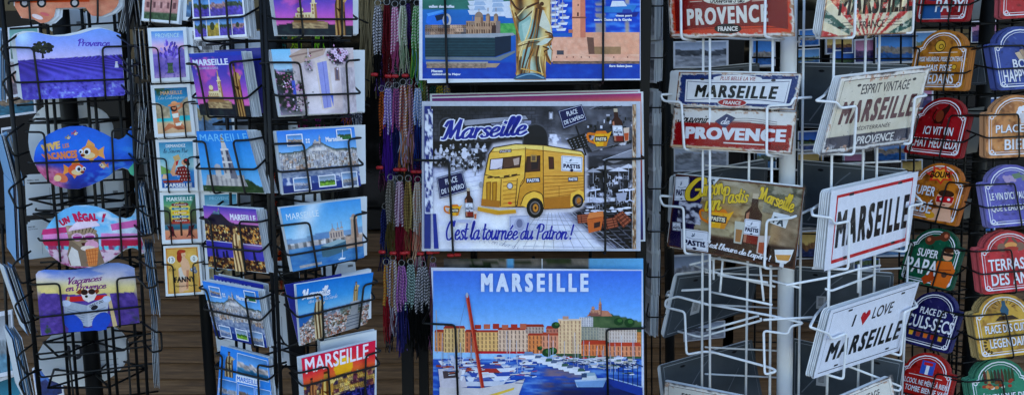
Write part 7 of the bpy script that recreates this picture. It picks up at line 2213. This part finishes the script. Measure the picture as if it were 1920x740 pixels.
# left rack of shaped cards
ra = root_at('card_rack', 178, 740, 1.9, 'black wire rack of shaped cards on a thick pole at the left', 'card rack', 'black wire card racks')
pole(ra, 138, 300, 178, 740, 1.9, .0165)
rod(ra, [(1, -20, 76, 760, 1.7)], .0042, 'frame_post')
rod(ra, [(70, -20, 132, 760, 1.79), (84, -20, 147, 760, 1.79), (150, -20, 208, 760, 1.8), (163, -20, 222, 760, 1.8), (211, -20, 262, 760, 1.81), (236, -20, 278, 760, 1.74), (4, 420, 20, 760, 1.86)], .003)
for k, kw in (('A0', dict(uL=.14, uR=.78, vt=.3, vc=.62)), ('A1', dict(uL=.16, uR=.81, vt=.24, vc=.76, side=.07)), ('A2', dict(uL=.1, uR=.78, vt=.08, vc=.6, side=.08, vb=.9)), ('A3', dict(uL=.14, uR=.79, vt=.05, vc=.56, side=.06, vb=.92)), ('A4', dict(uL=.22, uR=.8, vt=.2, vc=.72, side=.06))):
    pocket(ra, k, rise=.02 if k != 'A1' else .14, **kw)
CARDS['A5'] = Plane([(78, 650), (280, 625), (290, 735), (86, 760)], 1.74, -26)
pocket(ra, 'A5', uL=.24, uR=.78, vt=.1, vc=.5)
pocket(ra, 'A5', uL=.24, uR=.78, vt=.0, vc=.2, left=False)
for y, cx in ((10, 128), (80, 134), (225, 146), (370, 158), (400, 160), (500, 168), (640, 176), (700, 178)):
    ring(ra, cx, y, 1.88, .1, 5, rot=.3 + y)
# side pockets on the turned-away faces
def side_pocket(root, pts, Y, r=.0019, m='black', name='pocket'):
    MB().wire([at(x, y, Y + dy) for x, y, dy in pts], r).build(name, M[m], root)
for y in (64, 128, 232, 330, 470, 545, 640, 690):
    x = 28 + y * .055
    side_pocket(ra, [(x + 4, y, 0), (x - 26, y + 22, -.03), (x - 30, y + 28, -.03), (x - 14, y + 62, -.03), (x + 14, y + 52, 0)], 1.7)
for y, x in ((85, 228), (140, 232), (268, 246), (402, 256), (500, 262), (620, 272)):
    side_pocket(ra, [(x - 8, y - 18, .03), (x + 20, y + 2, -.02), (x + 30, y + 2, .02), (x + 32, y + 36, .02), (x + 14, y + 40, -.02), (x - 4, y + 20, .03)], 1.72)
# rack of small poster cards
rb = root_at('card_rack', 392, 740, 1.94, 'black wire rack of small poster cards standing behind the postcard rack', 'card rack', 'black wire card racks')
pole(rb, 366, 300, 396, 740, 1.93, .0116)
for k in ('B0', 'B1', 'B2', 'B3', 'B4', 'B5'):
    pocket(rb, k, uL=.24, uR=.78, vt=.36, vc=.99, r=.0014, rise=0, side=.07, cross=False)
    pocket(rb, k + 's', uL=.24, uR=.78, vt=.36, vc=.99, r=.0014, rise=0, side=.07, cross=False)
rod(rb, [(272, -20, 308, 500, 1.83), (349, -20, 386, 560, 1.83), (428, -20, 452, 560, 1.86)], .0024)
for y, x in ((50, 262), (156, 270), (258, 278), (356, 286), (456, 296)):
    side_pocket(rb, [(x + 14, y + 34, 0), (x - 16, y + 36, .02), (x - 22, y + 70, .04), (x + 10, y + 72, 0)], 1.78)
# postcard rack with two faces to us
rc = root_at('card_rack', 556, 640, 1.84, 'black wire postcard rack in the middle with two full faces of landscape cards', 'card rack', 'black wire card racks')
pole(rc, 536, 380, 556, 640, 1.86, .0165)
rod(rc, [(495, -20, 528, 760, 1.575), (488, -20, 520, 760, 1.60)], .0034, 'frame_post')
for k in range(6):
    pocket(rc, 'C%d' % k, uL=(.2, .18, .2, .16, .1, .1)[k], uR=(.72, .8, .74, .7, .8, .82)[k], vt=(.1, .16, .16, .2, .12, .15)[k], vc=(.7, .72, .62, .66, .5, .4)[k], back=-.035, rise=.22, side=.06)
    pocket(rc, 'D%d' % k, uL=(.3, .3, .3, .3, .3, .32)[k], uR=(.84, .88, .88, .88, .86, .84)[k], vt=(.1, .2, .2, .26, .2, .2)[k], vc=(.74, .72, .66, .74, .52, .42)[k], back=-.03, rise=.16, side=.07)
rod(rc, [(420, 60, 448, 760, 1.72), (436, 60, 462, 760, 1.72), (462, 60, 486, 760, 1.70), (560, 50, 580, 760, 1.7), (602, 50, 612, 760, 1.72), (620, 50, 628, 760, 1.72), (586, 50, 596, 760, 1.71)], .0028)
for y in (78, 225, 372, 500, 520, 655):
    ring(rc, 528, y, 1.84, .15, 4, rot=R(45) + .1)
for y in (10, 118, 165, 290, 395, 500, 620):
    side_pocket(rc, [(505 + y * .025, y, 0), (520 + y * .025, y + 28, -.01), (668 + y * .02, y + 24, .1), (690 + y * .02, y + 34, .12)], 1.63, .0016)
# poster stand
rd = root_at('poster_rack', 794, 740, 1.95, 'black upright stand holding three large posters in wire pockets', 'poster rack')
mb = MB()
a, b = at(793, 600, 1.93), at(795, 740, 1.93)
mb.box((a[0] - .0095, 1.925, .04), (a[0] + .0095, 1.945, 2.1))
mb.box((at(1200, 600, 1.93)[0] - .0095, 1.925, .04), (at(1200, 600, 1.93)[0] + .0095, 1.945, 2.1))
mb.build('frame_post', M['pole'], rd, False)
mb = MB()
mb.box((a[0] - .2, 1.80, .003), (a[0] + .66, 2.1, .035))
mb.build('base', M['pole'], rd, False)
rod(rd, [(884, -20, 886, 760, 1.9), (892, -20, 892, 760, 1.9), (1108, -20, 1106, 760, 1.9), (1000, 480, 1000, 520, 1.9)], .0035)
def wires(root, pl, lst, r, m='black', name='pocket', fr=.008):
    for pts in lst:
        MB().wire([pl.world(pl.px((x, y)), z)[0] for x, y, z in pts], r, fr).build('pocket_wire', M[m], root)
E0, E1, E2 = CARDS['E0'], CARDS['E1'], CARDS['E2']
wires(rd, E0, [[(834, -30, .008), (839, 157, .008), (839, 160, -.06)], [(1130, -30, .008), (1130, 153, .008), (1130, 157, -.06)], [(798, 158, -.01), (1132, 156, -.01)]], .0023)
wires(rd, E1, [[(790, 300, -.06), (776, 300, .008), (842, 301, .009), (850, 472, .009), (850, 476, -.07)], [(1200, 286, -.06), (1208, 297, .009), (1134, 299, .009), (1134, 474, .009), (1134, 478, -.07)], [(806, 471, -.012), (1206, 470, -.012)]], .0023)
wires(rd, E2, [[(800, 592, -.06), (792, 604, .008), (854, 607, .009), (860, 770, .009)], [(1204, 600, -.06), (1209, 613, .009), (1136, 615, .009), (1140, 770, .009)]], .0023)
# narrow rack of monochrome cards
rg = root_at('card_rack', 1262, 740, 2.3, 'narrow black wire rack of monochrome cards between posters and white rack', 'card rack', 'black wire card racks')
pole(rg, 1254, 300, 1256, 700, 2.34, .012)
for y in (8, 105, 198, 268, 350, 430, 515, 590):
    side_pocket(rg, [(1216, y - 22, .02), (1212, y + 4, 0), (1244, y + 4, -.01), (1252, y - 10, .05)], 1.94, .0016)
rod(rg, [(1206, -20, 1212, 760, 2.2), (1220, -20, 1222, 760, 2.28), (1236, -20, 1238, 760, 2.26)], .0022)
# ---- white rack
rh = root_at('sign_rack', 1470, 740, 2.0, 'white wire rack of tin signs on a white pole', 'sign rack')
pole(rh, 1479, 60, 1471, 720, 2.0, .0168, 'whitepole', 28)
HW = .0026
rod(rh, [(1319, -20, 1316, 760, 1.9), (1331, -20, 1331, 760, 1.88), (1409, -20, 1398, 760, 1.9), (1450, -20, 1443, 760, 1.83), (1508, -20, 1497, 760, 1.93), (1566, -20, 1550, 760, 1.84), (1625, -20, 1608, 760, 1.93), (1651, -20, 1634, 760, 1.95), (1703, 480, 1690, 760, 2.05)], HW, 'upright', 'white')
h = CARDS
Z = .008
wires(rh, h['H0'], [[(1279, -30, Z), (1280, 73, Z), (1294, 76, -.03)], [(1438, -30, Z), (1436, 70, Z), (1462, 72, -.03)]], HW, 'white')
wires(rh, h['H1c'], [[(1320, 170, -.06), (1266, 175, -.03), (1241, 178, Z), (1247, 190, Z), (1281, 192, Z), (1286, 280, Z), (1300, 284, -.04)], [(1512, 181, -.03), (1490, 185, Z), (1486, 197, Z), (1441, 199, Z), (1440, 291, Z), (1455, 294, -.04)]], HW, 'white')
wires(rh, h['H2'], [[(1318, 365, -.06), (1262, 371, -.03), (1239, 366, Z), (1246, 385, Z), (1285, 388, Z), (1287, 474, Z), (1302, 480, -.04)], [(1510, 393, -.03), (1487, 408, Z), (1441, 412, Z), (1436, 502, Z), (1450, 506, -.04)]], HW, 'white')
hp = Plane([(1262, 548), (1500, 575), (1488, 690), (1252, 655)], 1.86, 38)
CARDS['H3'] = hp
wires(rh, hp, [[(1316, 543, -.03), (1240, 547, -.03), (1240, 556, -.02), (1254, 552, .0)], [(1330, 571, 0), (1270, 555, .0), (1248, 562, .0), (1247, 575, 0), (1284, 584, 0), (1287, 664, 0), (1316, 659, -.01), (1331, 662, -.02), (1442, 690, -.01), (1457, 695, 0), (1434, 702, 0), (1432, 619, 0), (1478, 626, 0), (1482, 611, 0), (1504, 606, -.01), (1442, 592, -.01), (1330, 570, 0)]], HW, 'white')
wires(rh, hp, [[(1293, 496, -.01), (1355, 514, 0), (1446, 538, -.02)], [(1346, 515, 0), (1440, 529, 0)], [(1334, 547, 0), (1448, 571, 0)], [(1355, 488, 0), (1350, 547, 0)], [(1425, 498, 0), (1432, 564, 0)], [(1331, 482, 0), (1428, 499, 0), (1440, 502, 0)], [(1293, 496, 0), (1330, 484, -.05)], [(1338, 485, 0), (1338, 524, 0)], [(1448, 526, 0), (1500, 539, .0)], [(1403, 600, -.06), (1405, 605, -.06), (1300, 634, -.03), (1262, 622, -.02)], [(1316, 620, -.02), (1400, 596, -.06)]], HW * .92, 'white', 'pocket')
wires(rh, h['I0'], [[(1598, -30, Z), (1594, 71, Z), (1566, 74, -.04)], [(1708, -30, Z), (1704, 62, Z), (1678, 65, -.04)]], HW, 'white')
wires(rh, h['I1'], [[(1608, 170, -.06), (1562, 182, -.02), (1523, 188, Z), (1562, 191, Z), (1569, 202, Z), (1599, 198, Z), (1594, 289, Z), (1561, 292, -.03)], [(1735, 175, -.01), (1732, 178, Z), (1708, 182, Z), (1701, 269, Z), (1675, 272, -.03)]], HW, 'white')
wires(rh, h['I2'], [[(1608, 380, -.06), (1540, 396, -.02), (1516, 402, Z), (1551, 407, Z), (1557, 418, Z), (1585, 413, Z), (1583, 503, Z), (1550, 508, -.03)], [(1724, 366, -.01), (1724, 380, Z), (1698, 385, Z), (1692, 470, Z), (1675, 472, -.03)]], HW, 'white')
wires(rh, h['I3'], [[(1605, 578, -.06), (1546, 598, -.02), (1511, 610, Z), (1546, 622, Z), (1552, 633, Z), (1580, 622, Z), (1574, 708, Z), (1548, 702, -.03)], [(1718, 560, -.01), (1714, 572, Z), (1689, 582, Z), (1682, 664, Z), (1655, 657, -.03)]], HW, 'white')
ip = Plane([(1546, 700), (1700, 660), (1690, 740), (1540, 790)], 1.86, -40)
wires(rh, ip, [[(1610, 690, -.03), (1690, 724, 0), (1686, 732, 0), (1668, 728, 0)], [(1500, 540, -.03), (1556, 519, 0), (1605, 505, 0), (1650, 497, 0)], [(1554, 505, 0), (1552, 590, 0)], [(1548, 541, 0), (1558, 545, 0), (1640, 514, 0)], [(1610, 495, 0), (1609, 548, 0)], [(1500, 616, -.08), (1545, 598, -.02)]], HW * .92, 'white')
for y in (60, 170, 205, 262, 300, 385, 418, 500, 560, 640, 690):
    for (xa, xb, Ya, Yb, s) in ((1322, 1500, 2.02, 2.16, .05), (1500, 1690, 2.16, 2.08, -.04)):
        MB().wire([at(xa, y + 10, Ya), at(xb, y + 10 + s * (xb - xa), Yb)], HW * .8).build('crossbar', M['white'], rh)
# ---- rack of dome signs
rj = root_at('sign_rack', 1818, 740, 2.22, 'black wire rack of wooden dome signs at the right edge', 'sign rack')
pole(rj, 1838, 284, 1820, 620, 2.24, .0165)
for k in range(7):
    if k < 7:
        pocket(rj, 'K%d' % k, uL=.12, uR=.68, vt=.3, vc=.74, r=.0018, rise=.16, back=-.04, side=.04, front=.005)
    pocket(rj, 'L%d' % k, uL=.5, uR=.95, vt=.3, vc=.68, r=.0018, rise=.14, back=-.04, side=.05, front=.005, right=False)
rod(rj, [(1766, -20, 1730, 760, 2.16), (1782, -20, 1746, 760, 2.16), (1822, -20, 1790, 760, 2.13), (1806, -20, 1776, 760, 2.14), (1900, -20, 1880, 760, 2.1), (1872, -20, 1850, 760, 2.12)], .0026)
for y in (45, 82, 175, 205, 292, 318, 335, 410, 430, 540, 585, 665, 700):
    ring(rj, 1838 - y * .03, y, 2.24, .1, 4, r=.0018, rot=.5)

# ---- wire stand far back between white rack and dome signs
rk = root_at('card_rack', 1600, 740, 2.62, 'black wire card stand far back in the gap behind the white rack', 'card rack', 'black wire card racks')
pole(rk, 1612, 300, 1606, 700, 2.64, .013)
for x in (1420, 1496, 1540, 1580, 1604, 1640, 1690, 1716, 1790, 1850):
    rod(rk, [(x, -20, x - 6, 760, 2.47 + (x % 5) * .02)], .0026)
for y in (66, 108, 128, 262, 300, 330, 436, 480, 560, 640):
    MB().wire([at(1410, y, 2.5), at(1560, y + 3, 2.44), at(1720, y + 2, 2.5), at(1860, y - 4, 2.56)], .002).build('crossbar', M['black'], rk)
# ------------------------------------------------------------------ woven bracelets on hooks left of the posters
BY = 1.86
rbx = root_at('bracelet_hanger', 762, 740, BY + .03, 'black strip hanger with red hooks holding woven bracelets left of the posters', 'bracelet hanger')
mb = MB()
mb.box((at(758, 300, BY + .04)[0] - .012, BY + .035, .05), (at(758, 300, BY + .04)[0] + .012, BY + .045, 2.0))
mb.build('upright', M['pole'], rbx, False)
MB().box((at(758, 300, BY + .04)[0] - .14, BY - .06, .004), (at(758, 300, BY + .04)[0] + .14, BY + .16, .05)).build('base', M['pole'], rbx, False)
for y in (4, 142, 325, 478):
    MB().wire([at(712, y + 2, BY + .02), at(800, y, BY + .02)], .002).build('rail', M['black'], rbx)
for x, y in ((728, 143), (741, 143), (760, 142), (712, 314), (756, 318), (744, 318), (777, 322), (786, 322), (737, 474), (756, 474), (762, 473), (788, 475), (806, 473), (818, 472), (845, 478), (858, 477), (702, 140), (716, 472)):
    c = at(x, y, BY - .004)
    v, f = tube([c + (-.007, 0, 0), c + (-.005, 0, 0), c + (.005, 0, 0), c + (.007, 0, 0)], .006, 10, rr=[.0015, .0036, .0036, .0015])
    MB().add(v, f).build('hook', M['red'], rbx)

def bundle(x0, x1, y0, yb, ye, cols, fr, label, Y=BY, n=None, seed=0, group='woven bracelets hanging left of the posters'):
    """bracelets tied together: plaited strands, loose thread ends and a split ring"""
    rg_ = random.Random(seed)
    top = at((x0 + x1) / 2, y0, Y)
    root = thing('bracelet_bundle', top, label, 'bracelets', group)
    n = n or max(3, int((x1 - x0) / 1.75))
    bm, fm = MB(), MB()
    cl = [ink(c) * .8 for c in cols]
    fl = [ink(c) * .75 for c in fr]
    for k in range(n):
        layer = (k % 3) * .0042 + rg_.uniform(0, .003)
        xs = x0 + (x1 - x0) * (k + .5) / n
        xt = (x0 + x1) / 2 + (xs - (x0 + x1) / 2) * .55
        yq = yb + rg_.uniform(-16, 9)
        m = int((yq - y0) / 1.5)
        ph = rg_.random() * 6
        pts = []
        for i in range(m + 1):
            t = i / m
            x = xt + (xs - xt) * min(1, t * 3) + 1.5 * math.sin(ph + t * (3 + ph)) * t
            pts.append(at(x, y0 + (yq - y0) * t, Y + layer))
        ns = 8
        v, f = tube(pts, .0019, ns)
        c = np.zeros((len(v), 3))
        a = rg_.randrange(len(cl))
        for i in range(m + 1):
            for q in range(ns):
                s = abs((q + 4 * (k % 2)) % ns - ns / 2) / 2
                c[i * ns + q] = cl[(a + int((i + s * 1.2) / 1.9) % 2 + (k % max(1, len(cl) - 1))) % len(cl)]
        bm.add(v, f, c)
        e = pts[-1]
        for q in range(3):
            L = ye - yq + rg_.uniform(-26, 14)
            if L < 4:
                continue
            x_ = xs + rg_.uniform(-2, 2)
            P = [e]
            w1, w2 = rg_.uniform(-2.5, 2.5), rg_.uniform(-5, 5)
            for t in (.25, .5, .75, 1):
                P.append(at(x_ + w1 * math.sin(t * 3) + w2 * t * t, yq + L * t, Y + layer + rg_.uniform(-.003, .003)))
            v, f = tube(spline(np.array(P), 3), .0008, 5)
            fm.add(v, f, fl[(q + k) % len(fl)])
    bm.build('plaits', M['thread'], root)
    fm.build('thread_ends', M['thread'], root)
    t = np.linspace(0, 2 * math.pi, 22)
    c = top + (0, 0, .006)
    P = np.array([c + .0058 * np.array([math.cos(q), .25 * math.sin(q), math.sin(q)]) for q in t])
    MB().add(*tube(P, .00055, 6, True)).build('ring', M['steel'], root)
W_, K_, N_ = (225, 225, 230), (22, 22, 26), (38, 44, 92)
B = [
 (700, 717, 12, 100, 150, [K_, W_], [K_], 'black and white bracelets, top left of the hanger'), (718, 733, 10, 96, 156, [(108, 24, 40), (84, 18, 32)], [(96, 20, 34)], 'dark red bracelets in the top row'),
 (733, 748, 14, 94, 126, [(205, 90, 150), (235, 215, 225)], [(180, 90, 130)], 'pink and white bracelets in the top row'), (748, 763, 12, 88, 130, [(215, 218, 190), (150, 170, 130), (225, 225, 215)], [(200, 205, 175), (150, 175, 140)], 'cream and sage bracelets in the top row'),
 (762, 769, 4, 80, 110, [(60, 40, 110), (110, 80, 150)], [(60, 40, 110)], 'dark violet bracelets tucked behind the top row'), (773, 791, 12, 90, 158, [(70, 165, 60), (215, 235, 205)], [(80, 165, 80), (130, 180, 200), (150, 190, 90)], 'bright green and white bracelets beside the statue poster'),
 (711, 721, 172, 250, 300, [(200, 105, 50), K_], [K_], 'orange and black bracelets in the second row'), (720, 737, 166, 246, 332, [(105, 65, 185), (225, 215, 240)], [(85, 45, 150)], 'purple and white bracelets with long purple ends'),
 (736, 750, 166, 240, 316, [(130, 50, 110), N_, (180, 110, 150)], [N_], 'magenta and navy bracelets in the second row'), (749, 762, 160, 250, 312, [W_, N_, (190, 110, 60)], [(180, 190, 215), (200, 130, 80)], 'white, navy and orange bracelets in the second row'),
 (761, 776, 160, 252, 310, [(170, 125, 60), (60, 42, 40), (175, 140, 175)], [(150, 110, 70), (205, 160, 190)], 'gold and brown bracelets in the second row'), (776, 791, 166, 236, 322, [(105, 150, 215), (225, 232, 245)], [N_, (50, 75, 150)], 'sky blue and white bracelets with navy ends'),
 (790, 804, 163, 230, 300, [(225, 220, 235), (190, 80, 140), (90, 150, 110)], [(190, 120, 160)], 'multicoloured pastel bracelets against the van poster edge'), (805, 818, 160, 210, 230, [(60, 110, 105), K_], [K_], 'dark teal bracelets just under the statue poster'),
 (818, 831, 160, 210, 230, [(215, 180, 60), (50, 120, 80)], [(200, 170, 60)], 'yellow and green bracelets just under the statue poster'), (832, 844, 160, 210, 230, [(60, 110, 180), (215, 190, 80)], [N_], 'blue and yellow bracelets just under the statue poster'),
 (724, 741, 338, 425, 472, [(105, 98, 88), (165, 160, 150), (70, 66, 50)], [(100, 90, 55)], 'olive grey bracelets in the third row'), (741, 758, 340, 420, 474, [(205, 160, 195), (120, 60, 100), (230, 215, 225)], [(140, 35, 60)], 'lilac bracelets with dark red ends in the third row'),
 (758, 773, 340, 430, 476, [(165, 140, 85), (95, 75, 55), (200, 180, 120)], [(150, 60, 60), (150, 110, 80)], 'antique gold bracelets in the third row'), (775, 792, 342, 430, 478, [(220, 190, 150), (215, 110, 140), (225, 225, 225)], [(225, 140, 120), (230, 190, 160)], 'peach and pink bracelets on a large ring'),
 (792, 807, 342, 440, 476, [(60, 34, 50), (130, 90, 110)], [(70, 50, 90), (90, 110, 160)], 'dark plum bracelets beside the van poster'),
 (719, 729, 496, 570, 632, [(80, 110, 165), (205, 170, 80), (190, 100, 60)], [(150, 40, 50)], 'blue and yellow bracelets in the lowest row'), (729, 745, 488, 580, 622, [(190, 160, 90), W_, (120, 60, 80)], [(120, 45, 55), (190, 190, 205)], 'gold and white bracelets in the lowest row'),
 (744, 762, 498, 576, 648, [(140, 75, 160), (205, 150, 195), N_], [N_, (60, 60, 120)], 'violet and pink bracelets with navy ends'), (761, 779, 496, 576, 642, [K_, (190, 225, 215)], [K_], 'black and mint bracelets in the lowest row'),
 (779, 806, 500, 580, 645, [K_, W_], [K_], 'broad black and white bracelets in the lowest row'), (804, 820, 492, 560, 652, [(215, 140, 185), (235, 190, 215)], [(205, 130, 180)], 'pink thread bracelets hanging beside the harbour poster'),
]
for i, (x0, x1, y0, yb, ye, c, f_, lab) in enumerate(B):
    Yb = BY + (.05 if x0 > 789 and x0 < 845 else 0) + (.03 if x1 - x0 < 8 else 0)
    bundle(x0, x1, y0, yb, ye, c, f_, lab, Yb, seed=i)

# a second layer hangs behind, filling the column from rail to rail
B2 = [('deep violet', (706, 722), 60, (80, 50, 130), (150, 120, 190)), ('black and grey', (742, 758), 70, (30, 30, 36), (150, 150, 160)), ('wine red', (768, 784), 50, (110, 24, 40), (70, 20, 30)), ('navy and white', (726, 742), 120, (40, 48, 96), (215, 215, 225)), ('lilac', (756, 772), 118, (190, 150, 210), (110, 80, 150)), ('moss green', (784, 798), 126, (90, 110, 60), (160, 170, 110)),
      ('dark plum', (712, 726), 236, (70, 34, 60), (130, 80, 110)), ('steel blue', (732, 746), 240, (80, 110, 150), (200, 210, 225)), ('tan and brown', (750, 766), 246, (150, 110, 70), (80, 56, 40)), ('dark pink', (770, 786), 238, (190, 70, 130), (90, 40, 70)), ('ink blue', (714, 730), 392, (36, 40, 90), (70, 80, 140)), ('crimson', (738, 752), 396, (150, 30, 50), (90, 24, 36)), ('bronze', (756, 772), 400, (130, 100, 60), (70, 56, 40)), ('rose and white', (780, 796), 388, (210, 130, 160), (225, 215, 220)),
      ('charcoal', (724, 738), 540, (34, 34, 40), (90, 90, 98)), ('indigo', (748, 764), 546, (60, 50, 130), (130, 110, 180)), ('black', (770, 788), 548, (24, 24, 28), (60, 60, 66))]
for i, (nm, (x0, x1), y0, c0, c1) in enumerate(B2):
    bundle(x0, x1, y0, y0 + 78, y0 + 112, [c0, c1], [c0, c1], '%s bracelets in the back layer of the hanger, %s' % (nm, 'high up' if y0 < 110 else 'below the first red hooks' if y0 < 200 else 'in the middle' if y0 < 300 else 'below the ringed row' if y0 < 450 else 'near the bottom'), BY + .035, seed=80 + i)
# more bracelets glimpsed behind the middle rack
for i, (x, y, c) in enumerate(((520, 66, ((30, 120, 110), K_)), (548, 64, ((190, 210, 60), (90, 140, 40))), (590, 66, ((120, 200, 40), (180, 230, 90))), (560, 212, ((190, 40, 120), (90, 30, 80))), (590, 212, ((210, 60, 150), (60, 40, 90))), (640, 206, ((60, 80, 170), (220, 120, 60))), (660, 206, ((80, 90, 110), (215, 215, 220))), (512, 356, ((215, 80, 40), K_)), (520, 500, ((215, 90, 40), (120, 40, 30))), (522, 590, ((200, 60, 130), (70, 60, 150))))):
    bundle(x, x + 18, y - 34, y + 24, y + 40, c, c, '%s bracelets far behind the middle postcard rack' % ('teal', 'yellow-green', 'lime', 'magenta', 'bright pink', 'blue and orange', 'grey and white', 'orange and black', 'rust orange', 'pink and violet')[i], 2.2, n=6, seed=60 + i, group='bracelets behind the middle rack')
# a wrapped bundle of raffia in the gap above
p0, p1 = at(690, -30, 2.3), at(690, 180, 2.3)
root = thing('raffia_bundle', p1, 'tan raffia strands in clear wrap hanging between postcards and bracelets', 'raffia')
mb = MB()
r_ = random.Random(9)
for k in range(46):
    x = r_.uniform(676, 706)
    mb.add(*tube([at(x + r_.uniform(-8, 8), -30, 2.3 + r_.uniform(0, .03)), at(x, 60, 2.29 + r_.uniform(0, .03)), at(x + r_.uniform(-12, 12), 170 + r_.uniform(-30, 20), 2.3)], .0012, 5))
mb.build('strands', mat('raffia', (.20, .15, .075), .7), root)
